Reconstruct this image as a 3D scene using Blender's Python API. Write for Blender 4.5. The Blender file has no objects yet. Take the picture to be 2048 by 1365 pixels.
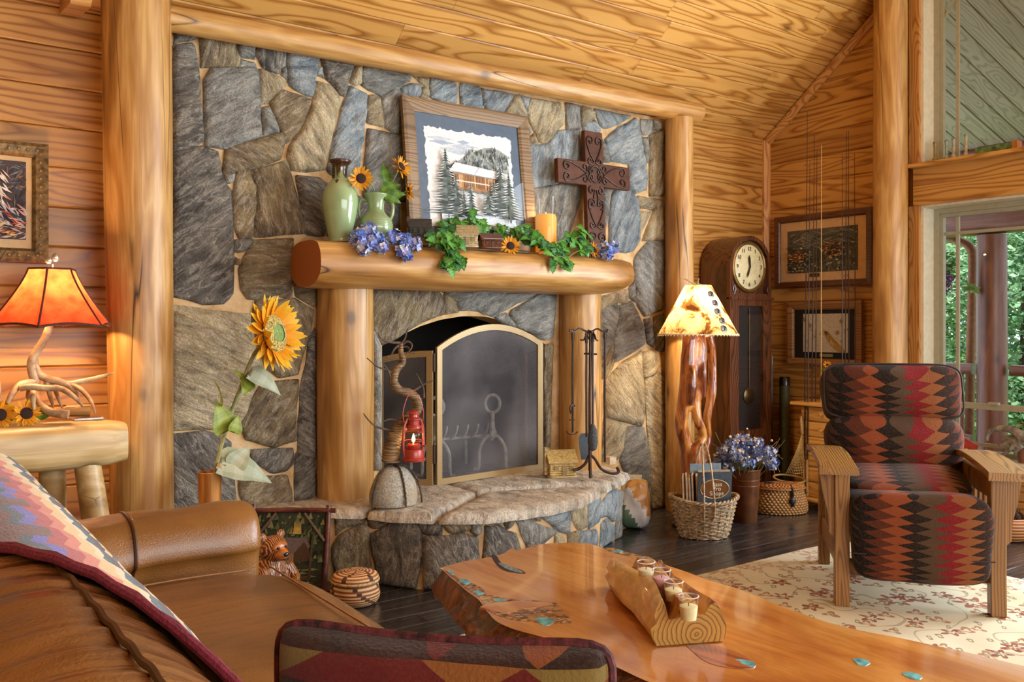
import bpy, bmesh, math, random
from mathutils import Vector, Matrix, noise as mnoise
from mathutils.geometry import delaunay_2d_cdt
random.seed(7)
SC = bpy.context.scene
COL = SC.collection
PI = math.pi

# ------------------------------------------------------------------ camera
FPX, CX, HY, CAMH = 1750.0, 1024.0, 650.0, 1.25      # focal length in pixels, centre column, horizon row, eye height
YAW = math.atan(FPX / 2406.0)
SN, CS = math.sin(YAW), math.cos(YAW)
cam_data = bpy.data.cameras.new('camera')
cam_data.sensor_width = 36
cam_data.lens = FPX / 2048 * 36
cam_data.shift_y = -(682.5 - HY) / 2048
cam_data.clip_start = 0.02
cam = bpy.data.objects.new('camera', cam_data)
COL.objects.link(cam)
cam.location = (0, 0, CAMH)
cam.rotation_euler = (PI / 2, 0, -YAW)
SC.camera = cam

# ------------------------------------------------------------------ sky, lights, exposure
SC.view_settings.view_transform = 'Standard'
SC.view_settings.look = 'None'
SC.view_settings.gamma = 1
SC.view_settings.use_curve_mapping = False
SC.view_settings.exposure = 0.0
SC.cycles.use_denoising = True
SC.cycles.max_bounces = 7
SC.cycles.diffuse_bounces = 4
SC.cycles.glossy_bounces = 3
SC.cycles.transmission_bounces = 6
SC.cycles.transparent_max_bounces = 12
SC.cycles.caustics_reflective = False
SC.cycles.caustics_refractive = False
SC.cycles.sample_clamp_indirect = 4
world = bpy.data.worlds.new('daylight')
SC.world = world
world.use_nodes = True
_bg = world.node_tree.nodes['Background']
_bg.inputs['Color'].default_value = (0.80, 0.90, 1.0, 1)
_bg.inputs['Strength'].default_value = 1.7

def area_light(name, loc, rot, sx, sy, power, color):
    d = bpy.data.lights.new(name, 'AREA')
    d.shape = 'RECTANGLE'; d.size = sx; d.size_y = sy; d.energy = power; d.color = color
    o = bpy.data.objects.new(name, d); COL.objects.link(o)
    o.location = loc; o.rotation_euler = rot
    return o
def point_light(name, loc, power, color, radius=0.04):
    d = bpy.data.lights.new(name, 'POINT')
    d.energy = power; d.color = color; d.shadow_soft_size = radius
    o = bpy.data.objects.new(name, d); COL.objects.link(o); o.location = loc
    return o
DAY = (0.80, 0.91, 1.0)
# daylight of the window wall on the right (its panes nearer than the picture's edge) and of the window wall behind the viewer
area_light('window_daylight', (5.60, 1.32, 1.25), (0, PI / 2, 0), 1.6, 0.7, 100, DAY)
area_light('window_daylight', (5.60, -0.35, 1.25), (0, PI / 2, 0), 1.6, 2.0, 150, DAY)
area_light('window_daylight', (5.60, 0.20, 3.00), (0, PI / 2, 0), 1.2, 2.8, 160, DAY)
area_light('window_daylight', (2.2, -2.95, 1.9), (PI / 2, 0, 0), 4.5, 2.6, 235, (0.97, 0.97, 0.95))
sun = bpy.data.lights.new('sun', 'SUN'); sun.energy = 9.0; sun.angle = 0.03; sun.color = (1.0, 0.95, 0.86)
sun_o = bpy.data.objects.new('sun', sun); COL.objects.link(sun_o)
sun_o.rotation_euler = Vector((0.52, 0.30, -0.80)).to_track_quat('-Z', 'Y').to_euler()

# ------------------------------------------------------------------ picture geometry helpers: a pixel of the photograph and a real depth give a point
def ray(px):
    u = (px - CX) / FPX
    return (SN + u * CS, CS - u * SN)
def atd(px, py, d):
    a, b = ray(px)
    return Vector((a * d, b * d, CAMH + (HY - py) / FPX * d))
def aty(px, py, y):
    return atd(px, py, y / ray(px)[1])
def atx(px, py, x):
    return atd(px, py, x / ray(px)[0])
def atz(px, py, z):
    return atd(px, py, (CAMH - z) * FPX / (py - HY))
def depth(p):
    return SN * p[0] + CS * p[1]

# ------------------------------------------------------------------ mesh helpers
class MB:
    def __init__(s): s.v = []; s.f = []; s.m = []; s.c = []; s.uv = None
    def add(s, vs, fs, mi=0, col=None, mat=None):
        n = len(s.v)
        if mat is not None: vs = [mat @ Vector(p) for p in vs]
        s.v += [tuple(p) for p in vs]
        for f in fs:
            s.f.append(tuple(n + i for i in f)); s.m.append(mi); s.c.append(col)
        return s
    def box(s, c, size, rot=None, mi=0, col=None, mat=None):
        x, y, z = (k / 2 for k in size)
        vs = [Vector(p) for p in ((-x,-y,-z),(x,-y,-z),(x,y,-z),(-x,y,-z),(-x,-y,z),(x,-y,z),(x,y,z),(-x,y,z))]
        if rot is not None:
            R = rot if isinstance(rot, Matrix) else Matrix.Rotation(rot, 3, 'Z')
            vs = [R @ p for p in vs]
        vs = [p + Vector(c) for p in vs]
        return s.add(vs, [(0,3,2,1),(4,5,6,7),(0,1,5,4),(1,2,6,5),(2,3,7,6),(3,0,4,7)], mi, col, mat)
    def tube(s, pts, rad, seg=8, cap=True, mi=0, col=None, mat=None, flat=1.0, jitter=0.0):
        pts = [Vector(p) for p in pts]; n = len(pts)
        if not isinstance(rad, (list, tuple)): rad = [rad] * n
        rings = []; up = None
        for i, p in enumerate(pts):
            t = (pts[min(i + 1, n - 1)] - pts[max(i - 1, 0)])
            t = t.normalized() if t.length > 1e-9 else Vector((0, 0, 1))
            if up is None:
                up = t.orthogonal().normalized()
            else:
                up = (up - t * up.dot(t))
                up = up.normalized() if up.length > 1e-6 else t.orthogonal().normalized()
            w = t.cross(up)
            ring = []
            for k in range(seg):
                a = 2 * PI * k / seg
                r = rad[i] * (1 + (random.uniform(-jitter, jitter) if jitter else 0))
                ring.append(p + up * (math.cos(a) * r) + w * (math.sin(a) * r * flat))
            rings.append(ring)
        vs = [q for r in rings for q in r]; fs = []
        for i in range(n - 1):
            for k in range(seg):
                fs.append((i*seg+k, i*seg+(k+1)%seg, (i+1)*seg+(k+1)%seg, (i+1)*seg+k))
        if cap:
            fs.append(tuple(reversed(range(seg)))); fs.append(tuple(range((n-1)*seg, n*seg)))
        return s.add(vs, fs, mi, col, mat)
    def lathe(s, prof, seg=24, c=(0,0,0), sx=1.0, sy=1.0, mi=0, col=None, mat=None, cap=True):
        vs = []; fs = []; n = len(prof)
        for r, z in prof:
            for k in range(seg):
                a = 2 * PI * k / seg
                vs.append(Vector((c[0] + r*sx*math.cos(a), c[1] + r*sy*math.sin(a), c[2] + z)))
        for i in range(n - 1):
            for k in range(seg):
                fs.append((i*seg+k, i*seg+(k+1)%seg, (i+1)*seg+(k+1)%seg, (i+1)*seg+k))
        if cap:
            fs.append(tuple(reversed(range(seg)))); fs.append(tuple(range((n-1)*seg, n*seg)))
        return s.add(vs, fs, mi, col, mat)
    def ball(s, c, r, seg=10, rings=6, mi=0, col=None, mat=None):
        if not isinstance(r, (list, tuple)): r = (r, r, r)
        vs = [Vector((c[0], c[1], c[2] - r[2]))]; fs = []
        for i in range(1, rings):
            t = -PI/2 + PI*i/rings
            for k in range(seg):
                a = 2*PI*k/seg
                vs.append(Vector((c[0]+r[0]*math.cos(t)*math.cos(a), c[1]+r[1]*math.cos(t)*math.sin(a), c[2]+r[2]*math.sin(t))))
        vs.append(Vector((c[0], c[1], c[2] + r[2]))); L = len(vs) - 1
        for k in range(seg): fs.append((0, 1+(k+1)%seg, 1+k))
        for i in range(rings - 2):
            for k in range(seg):
                a = 1+i*seg
                fs.append((a+k, a+(k+1)%seg, a+seg+(k+1)%seg, a+seg+k))
        a = 1+(rings-2)*seg
        for k in range(seg): fs.append((a+k, a+(k+1)%seg, L))
        return s.add(vs, fs, mi, col, mat)
    def prism(s, poly, axis, a, b, mi=0, col=None, mat=None):
        """poly of 2D points extruded between a and b along axis ('X': poly is y,z; 'Y': x,z; 'Z': x,y)"""
        def P(p, t):
            return {'X': (t, p[0], p[1]), 'Y': (p[0], t, p[1]), 'Z': (p[0], p[1], t)}[axis]
        n = len(poly)
        vs = [P(p, a) for p in poly] + [P(p, b) for p in poly]
        fs = [tuple(reversed(range(n))), tuple(range(n, 2*n))] + [(i, (i+1)%n, n+(i+1)%n, n+i) for i in range(n)]
        return s.add(vs, fs, mi, col, mat)
    def grid(s, fn, nu, nv, mi=0, col=None, closed_u=False, closed_v=False, uv=None, mat=None):
        n = len(s.v)
        vs = [fn(i / (nu if closed_u else nu - 1), j / (nv if closed_v else nv - 1)) for i in range(nu) for j in range(nv)]
        fs = []
        for i in range(nu if closed_u else nu - 1):
            for j in range(nv if closed_v else nv - 1):
                fs.append((i*nv+j, ((i+1)%nu)*nv+j, ((i+1)%nu)*nv+(j+1)%nv, i*nv+(j+1)%nv))
        s.add(vs, fs, mi, col, mat)
        if uv is not None:
            if s.uv is None: s.uv = {}
            for i in range(nu):
                for j in range(nv):
                    s.uv[n + i*nv + j] = uv(i/(nu-1), j/(nv-1))
        return s
    def cushion(s, c, size, k=4.0, n=10, mi=0, mat=None, puff=None, col=None):
        """a soft rounded box"""
        m = {}; vs = []; fs = []
        hx, hy, hz = (q / 2 for q in size)
        def vert(p):
            key = (round(p[0], 5), round(p[1], 5), round(p[2], 5))
            if key not in m:
                L = (abs(p[0])**k + abs(p[1])**k + abs(p[2])**k) ** (1/k)
                q = Vector((p[0]/L*hx, p[1]/L*hy, p[2]/L*hz))
                if puff: q = Vector(puff(q, p))
                m[key] = len(vs); vs.append(q + Vector(c))
            return m[key]
        for ax in range(3):
            for sg in (-1, 1):
                for i in range(n):
                    for j in range(n):
                        qs = []
                        for (a, b) in ((i, j), (i+1, j), (i+1, j+1), (i, j+1)):
                            e = [0, 0, 0]; e[ax] = sg
                            e[(ax+1) % 3] = -1 + 2*a/n; e[(ax+2) % 3] = -1 + 2*b/n
                            qs.append(vert(e))
                        fs.append(tuple(qs if sg > 0 else reversed(qs)))
        return s.add(vs, fs, mi, col, mat)
    def mesh(s, name, mats, smooth=True, angle=40):
        me = bpy.data.meshes.new(name)
        me.from_pydata(s.v, [], s.f)
        for mt in (mats if isinstance(mats, (list, tuple)) else [mats]): me.materials.append(mt)
        for p, mi in zip(me.polygons, s.m): p.material_index = mi
        if any(c is not None for c in s.c):
            at = me.color_attributes.new('Col', 'FLOAT_COLOR', 'CORNER')
            for p, c in zip(me.polygons, s.c):
                c = c or (1, 1, 1)
                for li in p.loop_indices: at.data[li].color = (c[0], c[1], c[2], 1)
        if s.uv is not None:
            ul = me.uv_layers.new(name='UVMap')
            for lp in me.loops: ul.data[lp.index].uv = s.uv.get(lp.vertex_index, (0, 0))
        if smooth:
            me.shade_smooth()
            if angle < 180:
                me.set_sharp_from_angle(angle=math.radians(angle))
        me.update()
        return me
    def build(s, name, mats, parent=None, smooth=True, angle=40, loc=None, rot=None, stuff=False):
        o = bpy.data.objects.new(name, s.mesh(name, mats, smooth, angle))
        COL.objects.link(o)
        if parent is not None: o.parent = parent
        if loc is not None: o.location = loc
        if rot is not None: o.rotation_euler = rot
        if stuff: o['kind'] = 'stuff'
        return o

def tag(o, label, cat, group=None, kind=None):
    o['label'] = label; o['category'] = cat
    if group: o['group'] = group
    if kind: o['kind'] = kind
    return o
def thing(name, label, cat, loc=(0, 0, 0), rz=0.0, group=None):
    o = bpy.data.objects.new(name, None); COL.objects.link(o)
    o.empty_display_size = 0.05
    o.location = loc; o.rotation_euler = (0, 0, rz)
    return tag(o, label, cat, group)
def struct(o):
    o['kind'] = 'structure'; return o
def copy_tree(o, parent=None, loc=None, rot=None, scale=None, label=None):
    c = o.copy(); COL.objects.link(c)
    if parent is not None: c.parent = parent
    if loc is not None: c.location = loc
    if rot is not None: c.rotation_euler = rot
    if scale is not None: c.scale = scale
    if label: c['label'] = label
    for ch in list(o.children): copy_tree(ch, c)
    return c
def inst(name, me, parent, M):
    o = bpy.data.objects.new(name, me); COL.objects.link(o)
    o.parent = parent; o.matrix_local = M
    return o
def catmull(pts, n=6):
    pts = [Vector(p) for p in pts]; out = []
    for i in range(len(pts) - 1):
        p0, p1, p2, p3 = pts[max(i-1, 0)], pts[i], pts[i+1], pts[min(i+2, len(pts)-1)]
        for k in range(n):
            t = k / n
            out.append(0.5 * ((2*p1) + (p2-p0)*t + (2*p0-5*p1+4*p2-p3)*t*t + (3*p1-p0-3*p2+p3)*t**3))
    out.append(pts[-1]); return out
def lerp_list(a, n):
    """stretch a short list of radii to n values"""
    out = []
    for i in range(n):
        t = i / max(1, n - 1) * (len(a) - 1); k = min(int(t), len(a) - 2)
        out.append(a[k] + (a[k+1] - a[k]) * (t - k))
    return out
def frame_from(z, x=None):
    """rotation whose Z axis is z"""
    z = Vector(z).normalized()
    x = Vector(x) if x is not None else z.orthogonal()
    x = (x - z * x.dot(z)); x = x.normalized() if x.length > 1e-6 else z.orthogonal().normalized()
    y = z.cross(x)
    return Matrix((x, y, z)).transposed()
def TRS(loc, R=None, s=1.0):
    M = Matrix.Translation(loc)
    if R is not None: M = M @ R.to_4x4()
    sc = (s, s, s) if not isinstance(s, (tuple, list)) else s
    return M @ Matrix.Diagonal((sc[0], sc[1], sc[2], 1))
def lin(h):
    h = h.lstrip('#'); out = []
    for i in (0, 2, 4):
        c = int(h[i:i+2], 16) / 255
        out.append(c / 12.92 if c <= 0.04045 else ((c + 0.055) / 1.055) ** 2.4)
    return tuple(out)

# ------------------------------------------------------------------ material helpers
class NT:
    def __init__(s, name):
        s.mat = bpy.data.materials.new(name); s.mat.use_nodes = True
        s.t = s.mat.node_tree; s.b = s.t.nodes['Principled BSDF']; s.out = s.t.nodes['Material Output']
    def n(s, typ, _out=0, **kw):
        nd = s.t.nodes.new('ShaderNode' + typ)
        for k, v in kw.items():
            if k.startswith('p_'): setattr(nd, k[2:], v); continue
            key = int(k[1:]) if k[0] == 'i' and k[1:].isdigit() else k.replace('_', ' ')
            sock = nd.inputs[key]
            if isinstance(v, bpy.types.NodeSocket): s.t.links.new(v, sock)
            else:
                if isinstance(v, tuple) and len(v) == 3 and sock.type == 'RGBA': v = v + (1,)
                sock.default_value = v
        return nd.outputs[_out]
    def math(s, op, a, b=0.0, c=0.0):
        return s.n('Math', p_operation=op, i0=a, i1=b, i2=c)
    def ramp(s, fac, stops, mode='LINEAR'):
        nd = s.t.nodes.new('ShaderNodeValToRGB'); cr = nd.color_ramp; cr.interpolation = mode
        while len(cr.elements) > 1: cr.elements.remove(cr.elements[-1])
        for i, (p, c) in enumerate(stops):
            if isinstance(c, str): c = lin(c)
            if not isinstance(c, tuple): c = (c, c, c)
            e = cr.elements[0] if i == 0 else cr.elements.new(p)
            e.position = p; e.color = (c[0], c[1], c[2], 1)
        s.t.links.new(fac, nd.inputs[0]); return nd.outputs[0]
    def mix(s, f, a, b, mode='MIX'):
        nd = s.t.nodes.new('ShaderNodeMix'); nd.data_type = 'RGBA'; nd.blend_type = mode
        for i, v in ((0, f), (6, a), (7, b)):
            if isinstance(v, str): v = lin(v)
            if isinstance(v, bpy.types.NodeSocket): s.t.links.new(v, nd.inputs[i])
            else: nd.inputs[i].default_value = (v + (1,)) if isinstance(v, tuple) and len(v) == 3 else v
        return nd.outputs[2]
    def obj(s): return s.n('TexCoord', 3)
    def rand(s): return s.n('ObjectInfo', 5)
    def sep(s, v):
        nd = s.t.nodes.new('ShaderNodeSeparateXYZ'); s.t.links.new(v, nd.inputs[0]); return nd.outputs
    def comb(s, x, y, z): return s.n('CombineXYZ', i0=x, i1=y, i2=z)
    def vmath(s, op, a, b): return s.n('VectorMath', p_operation=op, i0=a, i1=b)
    def noise(s, vec, scale, detail=2.0, rough=0.5, dist=0.0):
        return s.n('TexNoise', Vector=vec, Scale=scale, Detail=detail, Roughness=rough, Distortion=dist)
    def bump(s, h, strength=0.3, dist=0.01, normal=None):
        kw = dict(Height=h, Strength=strength, Distance=dist)
        if normal is not None: kw['Normal'] = normal
        return s.n('Bump', **kw)
    def set(s, **kw):
        for k, v in kw.items():
            key = k.replace('_', ' '); sock = s.b.inputs[key]
            if isinstance(v, str): v = lin(v)
            if isinstance(v, bpy.types.NodeSocket): s.t.links.new(v, sock)
            else: sock.default_value = (v + (1,)) if isinstance(v, tuple) and len(v) == 3 and sock.type == 'RGBA' else v
        return s.mat

def plain(name, c, rough=0.5, metal=0.0, vary=0.08, scale=30, bump=0.0, spec=0.5, coat=0.0, bscale=None):
    """one colour with a fine mottling"""
    t = NT(name); c = lin(c) if isinstance(c, str) else c
    v = t.obj(); nz = t.noise(v, scale, 3)
    d = tuple(q * (1 - vary * 3) for q in c); l = tuple(min(1, q * (1 + vary * 2.2)) for q in c)
    kw = dict(Base_Color=t.ramp(nz, [(0.3, d), (0.7, l)]), Roughness=rough, Metallic=metal, Specular_IOR_Level=spec, Coat_Weight=coat)
    if bump: kw['Normal'] = t.bump(t.noise(v, bscale or scale * 2, 3), bump, 0.004)
    return t.set(**kw)

def wood(name, axis, light, mid, dark, across_period=0.19, freq=70, rough=0.42, knots=True, along=0.55, streak=0.35, coat=0.15, width_axis=None, bump=0.08, amp=0.085, tone=0.10):
    """flat-sawn timber: growth rings cut lengthwise, with cathedrals, streaks and knots"""
    t = NT(name)
    s = t.sep(t.obj()); ix = 'XYZ'.index(axis)
    oth = [i for i in range(3) if i != ix]
    wa = 'XYZ'.index(width_axis) if width_axis else oth[1]
    da = [i for i in oth if i != wa][0]
    r = t.rand()
    L = t.math('ADD', s[ix], t.math('MULTIPLY', r, 53.0))
    W = t.math('ADD', s[wa], t.math('MULTIPLY', r, 3.7))
    D = s[da]
    vec = t.comb(t.math('MULTIPLY', L, along), t.math('MULTIPLY', W, 3.0), t.math('MULTIPLY', D, 3.0))
    n1 = t.noise(vec, 1.6, 2.0, 0.45)
    n2 = t.noise(t.comb(t.math('MULTIPLY', L, 1.6), t.math('MULTIPLY', W, 9.0), D), 2.0, 2.0)
    wc = t.math('SUBTRACT', t.math('PINGPONG', t.math('ADD', W, t.math('MULTIPLY', n1, 0.05)), across_period), across_period * 0.45)
    dd = t.math('MULTIPLY', t.math('SUBTRACT', n1, 0.42), amp * 4)
    rad = t.math('SQRT', t.math('ADD', t.math('MULTIPLY', wc, wc), t.math('MULTIPLY', dd, dd)))
    rad = t.math('ADD', rad, t.math('MULTIPLY', n2, 0.012))
    fr = t.math('FRACT', t.math('MULTIPLY', rad, freq))
    col = t.ramp(fr, [(0.0, mid), (0.10, light), (0.55, light), (0.86, dark), (0.95, mid), (1.0, mid)])
    # fine fibres and broad tone
    fib = t.noise(t.comb(t.math('MULTIPLY', L, 3.0), t.math('MULTIPLY', W, 120.0), t.math('MULTIPLY', D, 120.0)), 1.0, 2.0)
    col = t.mix(t.math('MULTIPLY', fib, streak), col, mid)
    broad = t.noise(vec, 0.9, 1.0)
    lt, dk = lin(light), lin(dark)
    col = t.mix(t.math('MULTIPLY', t.ramp(broad, [(0.5, 0.0), (0.75, 1.0)]), 0.45), col, dk)
    h = t.math('ADD', fr, 0.0)
    if knots:
        vo = t.t.nodes.new('ShaderNodeTexVoronoi'); vo.inputs['Scale'].default_value = 1.0
        t.t.links.new(t.comb(t.math('MULTIPLY', L, 1.5), t.math('MULTIPLY', W, 3.2), 0.0), vo.inputs['Vector'])
        k = t.ramp(vo.outputs['Distance'], [(0.0, 1.0), (0.045, 0.85), (0.075, 0.3), (0.14, 0.0)])
        pick = t.math('GREATER_THAN', t.sep(vo.outputs['Color'])[0], 0.45)
        col = t.mix(t.math('MULTIPLY', t.math('MULTIPLY', k, pick), 0.85), col, tuple(q * 0.30 for q in dk))
    val = t.math('ADD', 1.0 - tone, t.math('MULTIPLY', r, 2 * tone))
    col = t.n('HueSaturation', Color=col, Value=val)
    return t.set(Base_Color=col, Roughness=t.ramp(fr, [(0.2, rough + 0.06), (0.9, rough - 0.06)]), Coat_Weight=coat, Coat_Roughness=0.25,
                 Normal=t.bump(fr, bump, 0.002))

def logwood(name, axis, light='#CFA260', mid='#AC793B', dark='#6E471F', rough=0.42, coat=0.2, crack=True, soft=2.2):
    """peeled log: long soft streaks, checks and knots"""
    t = NT(name); o = t.obj(); s = t.sep(o); ix = 'XYZ'.index(axis); r = t.math('MULTIPLY', t.rand(), 31.0)
    q = [t.math('ADD', s[i], r) for i in range(3)]
    def st(a, b):
        w = [t.math('MULTIPLY', q[i], a if i == ix else b) for i in range(3)]
        return t.comb(*w)
    n1 = t.noise(st(0.7, 5.0), 1.4, 3.0, 0.55, 0.3)
    n2 = t.noise(st(1.0, 42.0), 1.5, 5.0, 0.65)
    col = t.ramp(n1, [(0.30, dark), (0.42, mid), (0.50, light), (0.58, mid), (0.66, light), (0.8, light)])
    col = t.mix(t.ramp(n2, [(0.45, 0.0), (0.70, 0.75)]), col, mid)
    vo = t.t.nodes.new('ShaderNodeTexVoronoi'); t.t.links.new(st(3.2, 5.2), vo.inputs['Vector']); vo.inputs['Scale'].default_value = 1.0
    pick = t.math('GREATER_THAN', t.sep(vo.outputs['Color'])[0], 0.5)
    kn = t.math('MULTIPLY', t.ramp(vo.outputs['Distance'], [(0.0, 1.0), (0.08, 0.9), (0.15, 0.3), (0.3, 0.0)]), pick)
    col = t.mix(t.math('MULTIPLY', kn, 0.8), col, tuple(c * 0.4 for c in lin(dark)))
    h = n2
    if crack:
        cn = t.noise(st(0.22, 6.0), 1.0, 1.0)
        ck = t.ramp(t.math('ABSOLUTE', t.math('SUBTRACT', cn, 0.5)), [(0.0, 1.0), (0.0022, 0.8), (0.0045, 0.0)])
        ck = t.math('MULTIPLY', ck, t.ramp(t.noise(st(0.6, 1.0), 2.0, 1.0), [(0.40, 0.0), (0.47, 1.0)]))
        col = t.mix(ck, col, lin('#2E1C0E'))
        h = t.math('SUBTRACT', n2, ck)
    return t.set(Base_Color=col, Roughness=rough, Coat_Weight=coat, Coat_Roughness=0.3, Normal=t.bump(h, 0.25, 0.006))

def endgrain(name, axis, c=(0, 0, 0), light='#C98A45', dark='#7A4316', freq=95):
    t = NT(name); s = t.sep(t.obj()); o = [i for i in range(3) if i != 'XYZ'.index(axis)]
    a = t.math('SUBTRACT', s[o[0]], c[o[0]]); b = t.math('SUBTRACT', s[o[1]], c[o[1]])
    rr = t.math('SQRT', t.math('ADD', t.math('MULTIPLY', a, a), t.math('MULTIPLY', b, b)))
    rr = t.math('ADD', rr, t.math('MULTIPLY', t.noise(t.obj(), 9, 2), 0.012))
    fr = t.math('FRACT', t.math('MULTIPLY', rr, freq))
    return t.set(Base_Color=t.ramp(fr, [(0.0, light), (0.6, light), (0.9, dark), (1.0, light)]), Roughness=0.5, Normal=t.bump(fr, 0.15, 0.002))

def vcol(name, rough=0.6, spec=0.4, vary=0.25, scale=40, metal=0.0, trans=0.0, bump=0.0, coat=0.0):
    """the mesh's own colours, slightly mottled"""
    t = NT(name)
    a = t.n('Attribute', 0, p_attribute_name='Col')
    nz = t.noise(t.obj(), scale, 3)
    col = t.mix(1.0, a, t.ramp(nz, [(0.3, (1 - vary,) * 3), (0.7, (1 + vary * 0.4,) * 3)]), 'MULTIPLY')
    kw = dict(Base_Color=col, Roughness=rough, Specular_IOR_Level=spec, Metallic=metal, Coat_Weight=coat)
    if bump: kw['Normal'] = t.bump(nz, bump, 0.003)
    m = t.set(**kw)
    if trans:
        tl = t.n('BsdfTranslucent', Color=col)
        mx = t.n('MixShader', Fac=trans, i1=t.b.outputs[0], i2=tl)
        t.t.links.new(mx, t.out.inputs[0])
    return m
def glass(name, color=(1, 1, 1), rough=0.0, ior=1.4):
    """clear glass that lets light through"""
    t = NT(name)
    tr = t.n('BsdfTransparent', Color=color + (1,))
    gl = t.n('BsdfGlossy', Color=(1, 1, 1, 1), Roughness=rough)
    f = t.math('MULTIPLY', t.n('Fresnel', IOR=ior), t.math('SUBTRACT', 1.0, t.n('NewGeometry', 6)))     # no mirror inside the thin wall
    t.t.links.new(t.n('MixShader', Fac=f, i1=tr, i2=gl), t.out.inputs[0])
    return t.mat
# ================================================================== materials of the room
M = {}
M['pine_back'] = wood('pine_boards_x', 'X', '#D29E54', '#B88038', '#8C561F', freq=27, amp=0.13, along=0.42, streak=0.28, width_axis='Z')
M['pine_right'] = wood('pine_boards_y', 'Y', '#D29E54', '#B88038', '#8C561F', freq=27, amp=0.13, along=0.42, streak=0.28, width_axis='Z')
M['pine_ceiling'] = wood('pine_ceiling_boards', 'X', '#DAA65A', '#C48A3E', '#965F26', freq=27, amp=0.13, along=0.42, streak=0.28, width_axis='Y', across_period=0.11)
M['pine_trim'] = wood('pine_trim', 'Z', '#D9A05A', '#C08440', '#9A5E28', freq=70, width_axis='Y', across_period=0.1, knots=False)
M['pine_trim_y'] = wood('pine_trim_rake', 'Y', '#D9A05A', '#C08440', '#9A5E28', freq=70, width_axis='X', across_period=0.1, knots=False)
M['log_z'] = logwood('peeled_log_upright', 'Z')
M['log_x'] = logwood('peeled_log_level', 'X')
M['jamb'] = plain('painted_jamb', '#E6DFC8', 0.5, vary=0.03)
M['frame'] = plain('window_frame_putty', '#A9A48C', 0.45, vary=0.03)
M['glass'] = glass('window_glass', ior=1.22)

def floor_material():
    t = NT('dark_stained_floorboards')
    s = t.sep(t.obj()); r = t.rand()
    L = t.math('ADD', s[0], t.math('MULTIPLY', r, 41.0))
    v = t.comb(t.math('MULTIPLY', L, 1.5), t.math('MULTIPLY', s[1], 30.0), 0.0)
    n1 = t.noise(v, 2.0, 4, 0.6, 0.4); n2 = t.noise(t.comb(t.math('MULTIPLY', L, 1.2), t.math('MULTIPLY', s[1], 9.0), 0.0), 1.5, 3, 0.55)
    col = t.ramp(n1, [(0.3, '#1B1818'), (0.5, '#2C2828'), (0.72, '#4C4747')])
    col = t.n('HueSaturation', Color=col, Value=t.math('ADD', 0.75, t.math('MULTIPLY', r, 0.6)))
    return t.set(Base_Color=col, Roughness=t.ramp(n2, [(0.3, 0.16), (0.7, 0.36)]), Specular_IOR_Level=0.6,
                 Coat_Weight=0.35, Coat_Roughness=0.14, Normal=t.bump(n2, 0.35, 0.006))
M['floor'] = floor_material()
M['floor_gap'] = plain('floor_gap', '#120D0A', 0.8)
M['hidden_wall'] = plain('pine_panelling', '#D09A55', 0.55, vary=0.06, scale=3)

YW, XW, ZW, RISE = 4.35, 5.61, 2.684, 0.79         # back wall, right wall, wall height, ceiling rise per metre
YR = 1.5                                           # ridge
ZR = ZW + RISE * (YW - YR)

# ------------------------------------------------------------------ floor
fl = MB().box((1.7, 0.6, -0.06), (8.4, 8.0, 0.08)).build('floor', M['floor_gap']); struct(fl)
pw = 0.118
row = 0; y = 4.36
rnd = random.Random(3)
while y > 0.55:
    x = -0.3 - rnd.random() * 1.4
    while x < 5.6:
        Lb = rnd.choice((1.1, 1.5, 1.9, 2.3))
        x2 = min(x + Lb, 5.605)
        if x2 > -0.3:
            a, b = max(x, -0.3) + 0.0012, x2 - 0.0012
            y0, y1 = y - pw + 0.0022, y - 0.0004
            c = 0.0022
            m = MB()
            m.add([(a, y0, -0.02), (b, y0, -0.02), (b, y1, -0.02), (a, y1, -0.02), (a, y0, -c), (b, y0, -c), (b, y1, -c), (a, y1, -c),
                   (a, y0 + c, 0), (b, y0 + c, 0), (b, y1 - c, 0), (a, y1 - c, 0)],
                  [(8, 9, 10, 11), (4, 5, 9, 8), (6, 7, 11, 10), (5, 6, 10, 9), (7, 4, 8, 11), (0, 1, 5, 4), (2, 3, 7, 6), (1, 2, 6, 5), (3, 0, 4, 7)])
            m.build('floorboard', M['floor'], fl, smooth=False)
        x += Lb
    y -= pw; row += 1

# ------------------------------------------------------------------ plank walls
def plank_profile(w0, w1, t, ch=0.007):
    return [(0, w0), (0, w1), (t - ch, w1), (t, w1 - ch), (t, w0 + ch), (t - ch, w0)]
PH = 0.1785
wb = MB().box((-0.75, YW + 0.09, 1.6), (3.56, 0.10, 3.2)).build('wall_back', M['hidden_wall'], smooth=False); struct(wb)
wb2 = MB().box((5.10, YW + 0.09, 1.6), (1.40, 0.10, 3.2)).build('wall_back', M['hidden_wall'], smooth=False); struct(wb2)
z = -0.008
while z < ZW + 0.05:
    for (xa, xb) in ((-0.6, 1.02), (4.395, 5.60)):
        m = MB()
        prof = [(YW + 0.018 - a, b) for a, b in plank_profile(z + 0.0008, z + PH - 0.0008, 0.018)]
        m.prism(prof, 'X', xa, xb)
        m.build('wall_plank', M['pine_back'], wb if xa < 2 else wb2, smooth=False)
    z += PH

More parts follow.
